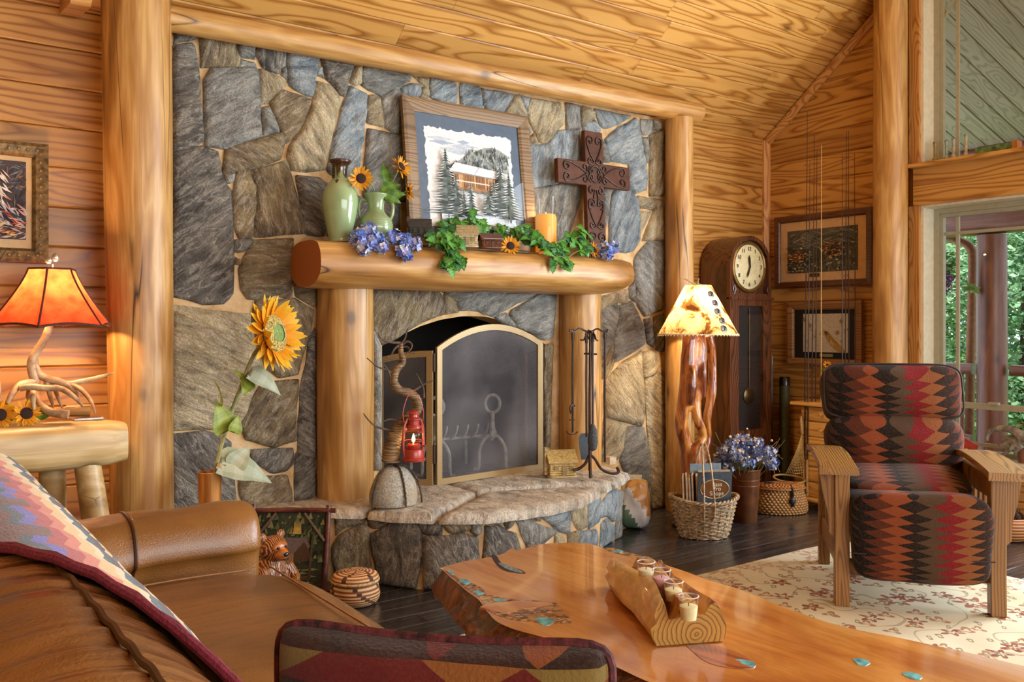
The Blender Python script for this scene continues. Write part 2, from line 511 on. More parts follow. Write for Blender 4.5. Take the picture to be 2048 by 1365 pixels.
wr = MB()
WY0, WY1 = 3.10, 0.95                               # the window bay in view
for (y0, y1, z0, z1) in ((4.45, WY0, 0, 4.2), (WY0, -3.05, 0, 0.40), (WY0, -3.05, 2.06, 2.28), (WY1, 0.75, 0, 5.0), (-1.45, -3.05, 0, 5.0),
                         (WY0, 0.75, 4.35, 5.0), (0.75, -1.45, 4.35, 5.0)):
    wr.box((XW + 0.085, (y0 + y1) / 2, (z0 + z1) / 2), (0.13, abs(y0 - y1), z1 - z0))
wr = wr.build('wall_right', M['hidden_wall'], smooth=False); struct(wr)
z = -0.008
while z < 3.75:
    ztop = z + PH
    ya = min(YW, YW - (z - ZW) / RISE) if z > ZW else YW
    segs = [(ya, 3.19)]
    if ztop < 0.42: segs.append((3.06, 0.9))
    for (y0, y1) in segs:
        if y0 - y1 < 0.05: continue
        m = MB()
        prof = [(XW + 0.018 - a, b) for a, b in plank_profile(z + 0.0008, min(ztop, 0.399 if y1 < 3 and z < 0.4 and ztop > 0.399 else 9) - 0.0008, 0.018)]
        # profile is (x, z); extrude along Y, ends cut to the roof slope
        n = len(prof); vs = []
        for end in (y0, y1):
            for (px_, pz_) in prof:
                yy = end
                if end == y0 and pz_ > ZW: yy = min(YW, YW - (pz_ - ZW) / RISE) - 0.0
                vs.append((px_, yy, pz_))
        m.add(vs, [tuple(reversed(range(n))), tuple(range(n, 2 * n))] + [(i, (i + 1) % n, n + (i + 1) % n, n + i) for i in range(n)])
        m.build('wall_plank', M['pine_right'], wr, smooth=False)
    z += PH

struct(MB().box((-2.5, 0.6, 2.5), (0.1, 8.0, 5.2)).build('wall_left', M['hidden_wall']))
fw = MB()
for (x0, x1, z0, z1) in ((-2.5, 5.7, 0, 0.5), (-2.5, 5.7, 3.3, 5.2), (-2.5, -0.2, 0.5, 3.3), (4.6, 5.7, 0.5, 3.3)):
    fw.box(((x0 + x1) / 2, -3.1, (z0 + z1) / 2), (x1 - x0, 0.1, z1 - z0))
struct(fw.build('wall_front', M['hidden_wall']))

# ------------------------------------------------------------------ ceiling (two slopes, boards on the slope in view)
ce = MB()
th = math.atan(RISE)
Ln = math.hypot(YW + 0.1 - YR, RISE * (YW + 0.1 - YR))
for sgn in (1, -1):
    y0, z0 = (YW + 0.1, ZW - 0.079) if sgn > 0 else (YR - (YW + 0.1 - YR), ZW - 0.079)
    ce.add([(-2.6, y0, z0 + 0.03), (5.8, y0, z0 + 0.03), (5.8, YR, ZR + 0.03), (-2.6, YR, ZR + 0.03),
            (-2.6, y0, z0 + 0.13), (5.8, y0, z0 + 0.13), (5.8, YR, ZR + 0.13), (-2.6, YR, ZR + 0.13)],
           [(0, 1, 2, 3), (7, 6, 5, 4), (0, 4, 5, 1), (1, 5, 6, 2), (2, 6, 7, 3), (3, 7, 4, 0)])
ce.add([(-2.6, -3.2, 2.56), (5.8, -3.2, 2.56), (5.8, -1.4, 2.56), (-2.6, -1.4, 2.56), (-2.6, -3.2, 2.7), (5.8, -3.2, 2.7), (5.8, -1.4, 2.7), (-2.6, -1.4, 2.7)], [(0, 3, 2, 1), (4, 5, 6, 7), (0, 1, 5, 4), (1, 2, 6, 5), (2, 3, 7, 6), (3, 0, 4, 7)])
ce = ce.build('ceiling', M['hidden_wall'], smooth=False); struct(ce)
cw = 0.142
rr = random.Random(11)
k = 0
while k * cw < 3.1:
    s0, s1 = k * cw + 0.0008, (k + 1) * cw - 0.0008
    x = -0.8 - rr.random() * 1.5
    while x < 5.6:
        Lb = rr.choice((1.3, 1.7, 2.2, 2.6)); x2 = min(x + Lb, 5.60)
        if x2 > -0.8:
            prof = []
            for (t_, w_) in plank_profile(s0, s1, 0.02, 0.006):
                # along the slope w_, proud of it downwards by t_
                yy = YW - w_ * math.cos(th) - t_ * math.sin(th) + 0.02 * math.sin(th)
                zz = ZW + w_ * math.sin(th) - t_ * math.cos(th) + 0.02 * math.cos(th)
                prof.append((yy, zz))
            m = MB(); m.prism(prof, 'X', max(x, -0.8) + 0.0008, x2 - 0.0008)
            m.build('ceiling_board', M['pine_ceiling'], ce, smooth=False)
        x += Lb
    k += 1

# ------------------------------------------------------------------ trims
struct(MB().prism([(XW - 0.001, YW), (XW - 0.045, YW), (XW - 0.045, YW - 0.018), (XW - 0.018, YW - 0.045), (XW - 0.001, YW - 0.045)], 'Z', 0.0, ZW - 0.005).build('trim_1', M['pine_trim'], smooth=False))
def rake():
    m = MB(); vs = []
    d = Vector((0, -math.cos(th), math.sin(th))); nrm = Vector((0, -math.sin(th), -math.cos(th)))
    p0 = Vector((0, YW - 0.012, ZW - 0.002)); 
    for t_ in (0.0, 3.4):
        for (xx, dn) in ((XW - 0.001, 0.0), (XW - 0.040, 0.0), (XW - 0.040, 0.016), (XW - 0.016, 0.050), (XW - 0.001, 0.050)):
            q = p0 + d * t_ + nrm * dn; vs.append((xx, q.y, q.z))
    n = 5
    m.add(vs, [tuple(reversed(range(n))), tuple(range(n, 2 * n))] + [(i, (i + 1) % n, n + (i + 1) % n, n + i) for i in range(n)])
    return m
struct(rake().build('trim_2', M['pine_trim_y'], smooth=False))
# board header between the two windows, casing strips
struct(MB().box((XW - 0.020, 2.1, 2.165), (0.045, 2.06, 0.25)).build('trim_3', M['pine_right'], smooth=False))
struct(MB().box((XW - 0.045, 2.1, 2.295), (0.14, 2.06, 0.022)).build('trim_4', M['pine_right'], smooth=False))
struct(MB().box((XW - 0.010, 3.135, 1.21), (0.03, 0.07, 1.66)).build('trim_5', M['pine_trim'], smooth=False))
struct(MB().box((XW - 0.010, 3.135, 3.0), (0.03, 0.07, 1.40)).build('trim_6', M['pine_trim'], smooth=False))

# ------------------------------------------------------------------ windows
def window(num, z0, z1, rail=None, diag=False):
    w = MB()
    xj0, xj1 = XW - 0.002, XW + 0.15
    ya, yb = WY0, WY1
    for (y0, y1, a, b) in ((ya + 0.0, ya - 0.02, z0, z1), (yb + 0.02, yb, z0, z1)):
        w.box(((xj0 + xj1) / 2, (y0 + y1) / 2, (a + b) / 2), (xj1 - xj0, 0.02, b - a))
    w.box(((xj0 + xj1) / 2, (ya + yb) / 2, z1 - 0.01), (xj1 - xj0 - .002, ya - yb - .041, 0.02))
    w = w.build('window_%d' % num, M['jamb'], smooth=False); struct(w)
    f = MB(); xf = XW + 0.155
    for (y0, y1, a, b, dx) in ((ya - 0.02, ya - 0.052, z0, z1, 0.06), (yb + 0.052, yb + 0.02, z0, z1, 0.06), (ya - 0.051, yb + 0.051, z1 - 0.055, z1 - 0.021, 0.058), (ya - 0.051, yb + 0.051, z0, z0 + 0.04, 0.058),
                               (ya - 0.052, ya - 0.078, z0 + 0.04, z1 - 0.056, 0.035), (ya - 0.079, yb + 0.051, z1 - 0.08, z1 - 0.0555, 0.034)):
        f.box((xf, (y0 + y1) / 2, (a + b) / 2), (dx, abs(y0 - y1), b - a))
    f.build('window_frame', M['frame'], w, smooth=False)
    MB().box((xf + 0.005, ya - 0.165, (z0 + z1) / 2), (0.018, 0.020, z1 - z0 - 0.1)).build('muntin', M['frame'], w, smooth=False)
    g = MB()
    if rail is None or True:
        g.box((xf + 0.005, (ya + yb) / 2, z1 - 0.19), (0.0165, ya - yb - 0.1, 0.020))
        g.build('muntin', M['frame'], w, smooth=False); g = MB()
    if diag:
        g.box((xf + 0.005, ya - 0.12, 3.36), (0.016, 0.17, 0.016), rot=Matrix.Rotation(-0.9, 3, 'X'))
    if diag: g.build('muntin', M['frame'], w, smooth=False)
    if rail:
        MB().box((xf - 0.02, (ya + yb) / 2, rail), (0.05, ya - yb - 0.1, 0.036)).build('meeting_rail', M['frame'], w, smooth=False)
        MB().box((xf - 0.048, ya - 0.42, rail + 0.024), (0.03, 0.06, 0.016)).build('sash_lock', M['frame'], w, smooth=False)
        MB().box((xf - 0.055, (ya + yb) / 2, z0 + 0.085), (0.022, ya - yb - 0.1, 0.022)).build('bottom_rail', M['frame'], w, smooth=False)
    MB().box((xf + 0.012, (ya + yb) / 2, (z0 + z1) / 2), (0.004, ya - yb - 0.1, z1 - z0 - 0.05)).build('pane', M['glass'], w, smooth=False)
    return w
window(1, 0.40, 2.045, rail=0.727)
window(2, 2.285, 4.35, diag=True)
# inner sill board of the lower window
sill = MB().box((XW + 0.03, 2.0, 0.395), (0.26, 2.16, 0.03)).build('trim_7', M['jamb'], smooth=False); struct(sill)

# ------------------------------------------------------------------ log posts and beam
def log_mb(p0, p1, r0, r1, seg=28, n=26, wob=0.035, seed=1, flat=None):
    p0, p1 = Vector(p0), Vector(p1); ax = (p1 - p0); R = frame_from(ax)
    m = MB(); rg = random.Random(seed); ph = [rg.random() * 9 for _ in range(3)]
    def fn(u, v):
        a = 2 * PI * v; r = r0 + (r1 - r0) * u
        r *= 1 + wob * mnoise.noise(Vector((math.cos(a) * 0.8 + ph[0], math.sin(a) * 0.8 + ph[1], u * ax.length * 1.6 + ph[2])))
        r *= 1 + wob * 0.5 * mnoise.noise(Vector((math.cos(a) * 2.6 + ph[1], math.sin(a) * 2.6, u * ax.length * 0.7 + ph[0])))
        q = R @ Vector((math.cos(a) * r, math.sin(a) * r, 0))
        return p0 + ax * u + q
    m.grid(fn, n, seg, closed_v=True)
    nv = len(m.v)
    m.f.append(tuple(reversed(range(seg)))); m.m.append(0); m.c.append(None)
    m.f.append(tuple(range(nv - seg, nv))); m.m.append(0); m.c.append(None)
    return m
def log_post(label, p0, p1, r0, r1, seed, cat='post', name='log_post', mat='log_z'):
    m = log_mb(p0, p1, r0, r1, seed=seed)
    o = m.build(name, M[mat], angle=50)
    return tag(o, label, cat)
log_post('thick peeled log post between the plank wall and the left side of the stonework', (0.965, 4.11, 0), (0.935, 4.12, 2.72), 0.128, 0.147, 2)
log_post('slim log post at the right edge of the stonework, behind the floor lamp', (4.395, 4.11, 0), (4.385, 4.11, 2.64), 0.097, 0.093, 5)
log_post('tall knotty log post between the framed pictures and the window', (5.472, 3.235, 0), (5.472, 3.235, 3.47), 0.112, 0.106, 8)
log_post('long log beam along the top of the stone wall under the ceiling', (1.03, 4.125, 2.640), (4.56, 4.10, 2.700), 0.060, 0.066, 12, cat='beam', name='log_beam', mat='log_x')
bm_ = MB().prism([(4.32, 2.63), (4.06, 2.60), (3.80, 2.80), (3.80, 3.02), (4.0, 2.90), (4.32, 2.68)], 'X', 0.66, 0.74)
tag(bm_.build('rafter', M['log_x'], smooth=False), 'short timber rafter end at the ceiling left of the thick log post', 'beam')
# ================================================================== stone fireplace
def stone_material(name, stops, mort=False, scale=1.0):
    t = NT(name)
    o = t.obj(); r = t.rand()
    v = t.vmath('ADD', o, t.comb(t.math('MULTIPLY', r, 17.0), t.math('MULTIPLY', r, 5.0), t.math('MULTIPLY', r, 29.0)))
    a = t.math('MULTIPLY', r, 6.0)
    sv = t.sep(v); ca, sa = t.math('COSINE', a), t.math('SINE', a)
    p = t.math('ADD', t.math('MULTIPLY', sv[0], ca), t.math('MULTIPLY', sv[2], sa)); q = t.math('SUBTRACT', t.math('MULTIPLY', sv[2], ca), t.math('MULTIPLY', sv[0], sa))
    bed = t.comb(t.math('MULTIPLY', p, 5.0), t.math('MULTIPLY', q, 17.0), t.math('MULTIPLY', sv[1], 9.0))
    big = t.noise(v, 4.5 * scale, 5, 0.62, 0.25)
    strk = t.noise(bed, 1.3 * scale, 7, 0.68, 0.35)
    mid = t.noise(v, 17 * scale, 7, 0.68, 0.35)
    fine = t.noise(v, 110 * scale, 4, 0.65)
    rid = t.math('ABSOLUTE', t.math('SUBTRACT', t.noise(bed, 1.1 * scale, 5, 0.6, 0.9), 0.5))
    fac = t.math('ADD', t.math('MULTIPLY', big, 0.5), t.math('ADD', t.math('MULTIPLY', mid, 0.2), t.math('MULTIPLY', strk, 0.3)))
    col = t.ramp(fac, stops)
    col = t.mix(t.ramp(rid, [(0.0, 0.34), (0.022, 0.14), (0.06, 0.0)]), col, '#D6CDBC')
    col = t.mix(1.0, col, t.ramp(strk, [(0.30, 0.42), (0.46, 0.92), (0.58, 1.08), (0.74, 1.45)]), 'MULTIPLY')
    col = t.mix(1.0, col, t.ramp(fine, [(0.30, 0.72), (0.70, 1.22)]), 'MULTIPLY')
    col = t.n('HueSaturation', Color=col, Value=t.math('ADD', 1.20, t.math('MULTIPLY', r, 0.42)))
    h = t.math('ADD', t.math('MULTIPLY', strk, 1.1), t.math('ADD', t.math('MULTIPLY', fine, 0.16), t.math('ADD', t.math('MULTIPLY', mid, 0.5), t.math('MULTIPLY', rid, 0.5))))
    return t.set(Base_Color=col, Roughness=t.ramp(mid, [(0.35, 0.75), (0.65, 0.5)]), Specular_IOR_Level=0.45, Normal=t.bump(h, 1.0, 0.045))
STONE = {
    'g': stone_material('grey_fieldstone', [(0.32, '#56544F'), (0.46, '#7C7B76'), (0.58, '#94958F'), (0.72, '#A7A08E')]),
    'd': stone_material('shaded_dark_fieldstone', [(0.30, '#3A3633'), (0.46, '#5C5751'), (0.60, '#7A746A'), (0.74, '#8F8169')]),  # charcoal stone, with dimness of the lower left put into the colour
    'b': stone_material('shaded_brown_fieldstone', [(0.30, '#4E4234'), (0.45, '#75644D'), (0.58, '#90805F'), (0.72, '#8F8A7C')]),  # brown stone, deepened in colour for the weak light at lower left
    't': stone_material('tan_fieldstone', [(0.30, '#6F614B'), (0.44, '#9A8A6B'), (0.58, '#B5A684'), (0.74, '#A79F8E')]),
    'u': stone_material('daylit_blue_grey_fieldstone', [(0.30, '#56616A'), (0.45, '#7C8890'), (0.58, '#98A2A6'), (0.74, '#A9A694')]),  # grey stone, with the blue tint of window daylight put into the colour
}
SLAB = stone_material('hearth_flagstone', [(0.32, '#958E84'), (0.46, '#BDB4A6'), (0.58, '#D2C8B6'), (0.72, '#C2C0BC')], scale=0.8)
t_ = NT('tan_mortar'); _n = t_.noise(t_.obj(), 14, 4)
MORTAR = t_.set(Base_Color=t_.ramp(_n, [(0.3, '#B68F5C'), (0.5, '#D2AE7C'), (0.7, '#DFC196')]), Roughness=0.85, Normal=t_.bump(t_.noise(t_.obj(), 70, 3), 0.5, 0.006))
t_ = NT('soot'); SOOT = t_.set(Base_Color=t_.ramp(t_.noise(t_.obj(), 6, 4), [(0.35, '#070605'), (0.7, '#16130f')]), Roughness=0.9)

fire = thing('fireplace', 'tall fieldstone fireplace with a log mantel, log columns and a raised curved stone hearth', 'fireplace', (2.75, YW, 0))
FO = Vector((2.75, YW, 0))
def rel(p): return Vector(p) - FO
YS = 4.235                                          # mortar face
ZH = 0.37                                           # hearth top

def stone(name, poly, mapf, mat, T=0.03, back=-0.02, amp=0.010, edge=0.016, parent=None, jitter=0.004, seed=0, step=None, grow=0.0):
    rg = random.Random(seed)
    poly = [Vector((p[0], p[1])) for p in poly]
    A = sum(poly[i].x * poly[(i+1) % len(poly)].y - poly[(i+1) % len(poly)].x * poly[i].y for i in range(len(poly))) / 2
    if A < 0: poly.reverse(); A = -A
    per = sum((poly[i] - poly[i-1]).length for i in range(len(poly)))
    st = step or min(max(math.sqrt(A) / 8.0, 0.016), 0.055)
    # the traced outlines stop short of the joints: grow them, then give them a rounded, slightly ragged edge
    if grow:
        g = []
        for i in range(len(poly)):
            a, b, c = poly[i - 1], poly[i], poly[(i + 1) % len(poly)]
            e1, e2 = (b - a).normalized(), (c - b).normalized()
            nr = Vector((e1.y + e2.y, -(e1.x + e2.x)))
            g.append(b + (nr.normalized() * min(grow * 2 / max(nr.length, 0.8), grow * 2.2) if nr.length > 1e-6 else Vector((0, 0))))
        poly = g
    pts = []
    n = len(poly)
    for i in range(n):
        a, b = poly[i], poly[(i + 1) % n]; L = (b - a).length; k = max(1, int(round(L / st)))
        cut = min(0.16, 0.006 / max(L, 1e-4))
        for j in range(k):
            t = cut + (1 - 2 * cut) * j / max(1, k - 1) if k > 1 else 0.5
            q = a.lerp(b, t)
            if 0 < j < k - 1:
                nrm = Vector((-(b - a).y, (b - a).x)).normalized()
                q = q + nrm * mnoise.noise(Vector((q.x * 9, q.y * 9, seed * 1.7))) * jitter * 2
            pts.append(q)
    B = len(pts)
    def bdist(q):
        m = 9
        for i in range(B):
            a, b = pts[i], pts[(i + 1) % B]; ab = b - a; l2 = ab.length_squared
            t = max(0, min(1, (q - a).dot(ab) / l2)) if l2 > 0 else 0
            m = min(m, (q - a - ab * t).length)
        return m
    def inside(q):
        c = False; j = B - 1
        for i in range(B):
            if (pts[i].y > q.y) != (pts[j].y > q.y) and q.x < (pts[j].x - pts[i].x) * (q.y - pts[i].y) / (pts[j].y - pts[i].y) + pts[i].x: c = not c
            j = i
        return c
    x0, x1 = min(p.x for p in pts), max(p.x for p in pts); y0, y1 = min(p.y for p in pts), max(p.y for p in pts)
    inner = []
    # a ring close to the edge
    for i in range(B):
        a, b, c = pts[i - 1], pts[i], pts[(i + 1) % B]
        nr = Vector((-(c - a).y, (c - a).x))
        if nr.length > 1e-6:
            q = b + nr.normalized() * edge * 0.9
            if inside(q) and bdist(q) > edge * 0.55: inner.append(q)
    yy = y0 + st / 2; rowi = 0
    while yy < y1:
        xx = x0 + (st / 2 if rowi % 2 else st)
        while xx < x1:
            q = Vector((xx + rg.uniform(-.2, .2) * st, yy + rg.uniform(-.2, .2) * st))
            if inside(q) and bdist(q) > edge * 1.4: inner.append(q)
            xx += st
        yy += st * 0.87; rowi += 1
    res = delaunay_2d_cdt(pts + inner, [(i, (i + 1) % B) for i in range(B)], [], 1, 1e-5)
    vs2, fs2 = res[0], res[2]
    tilt = (rg.uniform(-.05, .05), rg.uniform(-.05, .05)); cen = sum(pts, Vector((0, 0))) / B
    lift = rg.uniform(-0.006, 0.006)
    vs = []
    for q in vs2:
        d = bdist(q)
        e = 1 - math.exp(-d / (edge * 0.6))
        nz = mnoise.fractal(Vector((q.x * 7, q.y * 7, seed * 3.1)), 0.9, 2.0, 4) * amp + mnoise.noise(Vector((q.x * 2.4, q.y * 2.4, seed))) * amp * 0.8
        h = T * 0.3 + (T * 0.7 + lift + nz + (q.x - cen.x) * tilt[0] * 0.3 + (q.y - cen.y) * tilt[1] * 0.3) * e
        vs.append(rel(mapf(q.x, q.y, h)))
    m = MB(); m.add(vs, [tuple(f) for f in fs2])
    nb = len(m.v)
    # boundary indices: the first vertices of the result follow the input order
    bi = []
    for i in range(B):
        bi.append(min(range(len(vs2)), key=lambda k_: (vs2[k_] - pts[i]).length_squared) if (i >= len(vs2) or (vs2[i] - pts[i]).length > 1e-4) else i)
    m.add([rel(mapf(p.x, p.y, back)) for p in pts], [])
    for i in range(B):
        a, b = bi[i], bi[(i + 1) % B]
        if a != b: m.f.append((a, nb + i, nb + (i + 1) % B, b)); m.m.append(0); m.c.append(None)
    return m.build(name, mat, parent or fire, angle=62)

# ---- outlines of the stones, read off the photograph in eight views (view origin and scale), one letter for the colour, daylight and shade tints included
VIEW = {'A': (340, 50, .2198), 'B': (340, 330, .2198), 'C': (340, 600, .2344), 'D': (340, 850, .2344), 'E': (620, 100, .1612), 'F': (820, 120, .2198),
        'G': (1050, 180, .2198), 'H': (1180, 480, .205), 'I': (1180, 700, .2782), 'J': (740, 570, .1855), 'K': (640, 970, .1758), 'L': (940, 930, .166), 'P': (0, 0, 1)}
def parse(txt):
    out = []
    for ln in txt.strip().splitlines():
        v, c, rest = ln.split(None, 2)
        ox, oy, s = VIEW[v]
        nums = [float(q) for q in rest.replace(';', ' ').replace(',', ' ').split()]
        out.append((c, [(ox + nums[i] * s, oy + nums[i + 1] * s) for i in range(0, len(nums), 2)]))
    return out
WALL = '''
A d 50,65 235,85 240,110 170,130 50,155
A d 45,185 215,165 235,230 260,380 275,560 300,900 310,1040 250,1085 45,1130
A b 275,90 600,150 640,290 640,365 295,375
A g 625,160 780,190 775,300 645,280
A g 655,315 775,345 785,380 650,362
A d 805,195 1060,240 1055,360 1010,390 990,435 860,380 795,260
A g 385,390 640,385 815,405 835,1005 700,1050 510,1120 335,1090 325,700 320,500
A t 830,405 900,425 1010,480 1070,535 960,620 910,690 840,710
A u 1085,250 1365,285 1345,420 1300,640 1150,580 1090,530
A g 1035,390 1070,385 1075,480 1030,450
A b 1020,585 1290,680 1230,880 1150,990 1070,1065 1010,930 930,730 925,690
A g 840,760 910,745 960,850 995,960 850,985
A b 515,1140 710,1060 850,1025 1025,985 1050,1060 1030,1130 1010,1215 730,1300 610,1330 495,1345
P t 636,163 660,170 682,195 672,240 660,290 652,325 650,338 615,342 585,338 577,312 582,292 605,262 622,225 632,190
E d 165,100 350,130 550,170 545,220 510,290 480,380 470,470 440,560 390,540 300,420 210,340 190,240
E g 110,205 160,215 185,330 105,300
E t 580,210 650,200 650,400 580,430 520,395 560,260
E g 680,205 850,230 1050,260 1255,300 1250,370 1150,430 1110,470 1020,475 900,560 740,480 655,420 660,300
P u 703,172 735,188 734,225 729,262 722,315 722,350 668,350 657,340 672,270 690,205
E t 740,570 840,560 880,600 900,720 930,880 920,940 850,920 730,890
E g 905,590 1000,530 1040,490 1110,500 1200,560 1200,1000 1050,1020 950,950 940,800
P g 739,258 765,263 802,270 830,330 830,400 730,400 733,320
P u 806,176 825,167 842,170 843,188 830,192 812,188
F t 40,140 150,165 180,170 160,230 110,200
F t 120,260 165,250 185,300 170,335 110,330
F u 205,170 420,205 440,260 435,375 330,410 200,330
F u 480,220 640,245 655,330 665,430 660,480 480,450
F u 670,260 760,280 720,370 690,400
F u 780,280 960,315 900,400 850,500 710,470 700,430 740,350
F t 960,330 1000,320 1040,400 1075,480 1070,580 870,520
F u 1020,320 1100,345 1085,400 1070,440
G t 60,80 330,120 350,190 370,200 355,310 300,360 240,440 190,480 150,470 60,290 35,180
G u 10,150 28,210 20,280 5,280
G g 30,300 70,370 30,430
G t 40,450 95,400 125,480 40,490
G g 385,120 505,145 515,350 395,355 390,200
G t 530,150 610,170 650,200 640,260 560,290 540,330
G u 560,300 650,275 690,340 690,400 540,385
G u 650,175 970,235 870,300 740,345 700,320
G u 1020,255 1050,290 1060,400 1080,500 1105,640 1125,780 1115,900 1010,940 960,880 960,670 790,640 745,450 830,370
G g 1070,270 1170,275 1175,390 1080,400 1070,350
G g 1185,275 1265,300 1260,350 1190,355
G t 1150,400 1270,370 1275,960 1150,960
G g 1085,430 1135,430 1130,650 1110,620
G u 320,370 510,370 515,640 515,800 270,850 50,890 40,510 230,490
G g 60,910 320,860 510,850 510,1000 470,1130 420,1290 330,1365 80,1365
G g 720,450 745,500 780,650 720,650
P u 1238,373 1262,378 1278,398 1282,440 1282,480 1270,500 1255,505 1222,500 1222,440 1228,390
G g 720,870 810,870 770,1000 775,1150 740,1250 720,1300
G t 1045,970 1270,1000 1225,1010 1180,1090 1060,1070
G t 1050,1115 1160,1115 1070,1290
G t 1230,1010 1275,1005 1270,1365 1090,1365 1130,1250
P g 1278,508 1300,484 1331,482 1331,560 1328,620 1292,632 1278,610 1274,570 1272,520
H g 445,410 460,600 400,560 395,480
H t 110,560 380,490 380,620 300,600 110,680
H g 110,690 270,610 300,720 270,830 240,940 240,1010 110,1180
H g 300,650 420,600 480,720 530,830 545,950 550,1010 450,1080 250,1190 245,980 280,800
H d 545,780 600,770 640,950 630,1040 580,1010
H d 640,760 730,730 735,1080 660,1080 650,940
H b 110,1200 240,1020 240,1220 180,1340 110,1360
I t 120,220 250,90 380,10 385,160 390,300 400,480 380,545 280,520 120,480 115,350
I t 395,20 490,10 510,110 470,180 400,200
I t 410,215 540,150 550,500 545,1130 460,1140 440,780 425,560 415,400
I t 115,500 270,550 240,750 180,800 100,800
I g 275,560 390,560 405,640 430,780 440,1000 445,1140 405,1140 330,1000 270,900 230,800
P d 350,305 393,296 406,292 438,305 441,335 447,365 462,378 465,430 467,480 468,520 466,588 450,606 410,608 350,592
B g 510,90 600,85 575,150 515,165
B b 620,60 730,55 785,200 790,340 760,480 760,660 640,660 600,520 575,380 600,200
P b 503,342 545,331 576,322 582,345 588,370 598,405 613,465 513,473 512,445 519,405 518,376 510,355
B g 600,690 760,690 720,740 640,790 600,780
B b 770,690 1125,675 1125,1060 1110,1120 980,1170 850,1225 720,1215 660,1130 640,950 680,850 740,750
B b 605,850 650,870 640,900 605,895
P d 596,352 640,356 668,372 665,400 650,470 617,468 605,420
P d 670,372 740,404 738,470 660,470
P g 745,404 800,404 798,470 745,470
P b 593,572 632,578 632,612 595,592
B b 1000,1190 1115,1140 1110,1215
P b 515,602 590,598 628,622 622,660 605,715 597,748 560,755 535,735 520,690 508,640
P t 348,612 420,622 500,630 510,690 525,740 505,790 495,830 480,850 440,858 348,860
C b 790,720 930,700 1100,690 1080,900 1075,1050 1085,1200 900,1260 660,1190 600,1050 700,870
C d 1210,320 1245,250 1245,1360 1100,1360 1110,1100 1125,800
D d 35,90 300,60 440,100 520,150 550,400 570,690 560,900 40,900
D d 690,225 1050,210 1060,330 1000,390 880,410 720,300
D b 600,440 870,450 1000,440 1040,560 1040,690 1000,760 720,760 650,690 610,600
D d 1090,250 1240,180 1245,600 1130,660 1080,640
J b 40,60 720,50 780,110 815,230 810,310 700,345 550,410 400,500 300,570 140,640 100,560 45,470
J d 760,60 1150,70 1100,110 960,180 900,120
J b 820,110 880,130 930,200 960,290 830,310
J g 960,210 1120,120 1200,80 1790,105 1500,250 1350,340 1250,310 1120,270 980,270
J g 1830,110 2020,120 2010,300 1980,580 1900,590 1780,530 1600,450 1520,330 1540,280
J g 1370,350 1480,310 1590,450 1450,410
P u 835,240 905,250 925,330 900,400 840,395 826,300
P g 915,250 1000,262 1040,300 1035,380 935,345
P g 845,408 930,345 960,470 850,470
P u 945,360 1050,395 1055,470 970,472
P b 1094,692 1108,690 1104,800 1102,940 1092,940
P g 748,660 763,692 763,940 752,940
'''
HEARTH = '''
K b 180,350 350,330 480,350 520,390 400,450 280,480 190,560
K b 560,370 640,340 720,370 730,420 690,480 620,490 560,460
K b 715,320 800,310 820,350 760,390
K b 845,310 1000,340 990,375 840,370
K b 215,590 380,490 530,430 560,560 555,800 590,1000 600,1160 200,1150 160,900 150,700
K d 590,560 700,510 800,430 1060,410 1120,460 1160,560 1170,700 1150,870 1110,1050 1090,1170 650,1165 640,900 600,780
K d 1120,400 1370,400 1380,560 1170,545
K b 1400,450 1480,400 1690,390 1710,500 1480,540
K g 1720,430 1780,390 1840,430 1830,540 1780,575 1720,530
K d 1205,590 1450,590 1640,555 1790,610 1800,840 1760,1180 1190,1175 1185,800
L b 225,610 405,600 390,690 370,720 230,705
L d 430,610 545,590 500,730 440,770 410,700
L d 185,740 360,740 430,800 540,830 580,950 600,1080 600,1400 140,1400
L g 560,680 650,640 720,680 800,720 1030,800 900,920 820,1000 690,1000 620,830
L g 670,600 740,570 850,640 830,670
L u 860,560 1000,520 1180,480 1185,650 1170,820 1050,790 960,700 850,630
L t 1200,490 1350,440 1380,600 1400,740 1330,780 1280,760 1220,650
L u 1420,420 1540,380 1550,560 1540,680 1420,770 1415,600
L u 1570,460 1680,330 1760,300 1750,560 1720,680 1640,610 1560,640
L u 1310,810 1510,790 1510,1150 1290,1150
L u 1570,720 1640,650 1730,750 1700,1100 1560,1100
L t 1170,830 1290,800 1270,910 1270,1150 1180,1100
L t 1020,840 1060,830 1130,940 1130,1120 1000,1100
L g 1770,330 1815,310 1800,960 1745,1000 1755,700
L g 640,1030 820,1020 960,960 960,1300 640,1300
'''
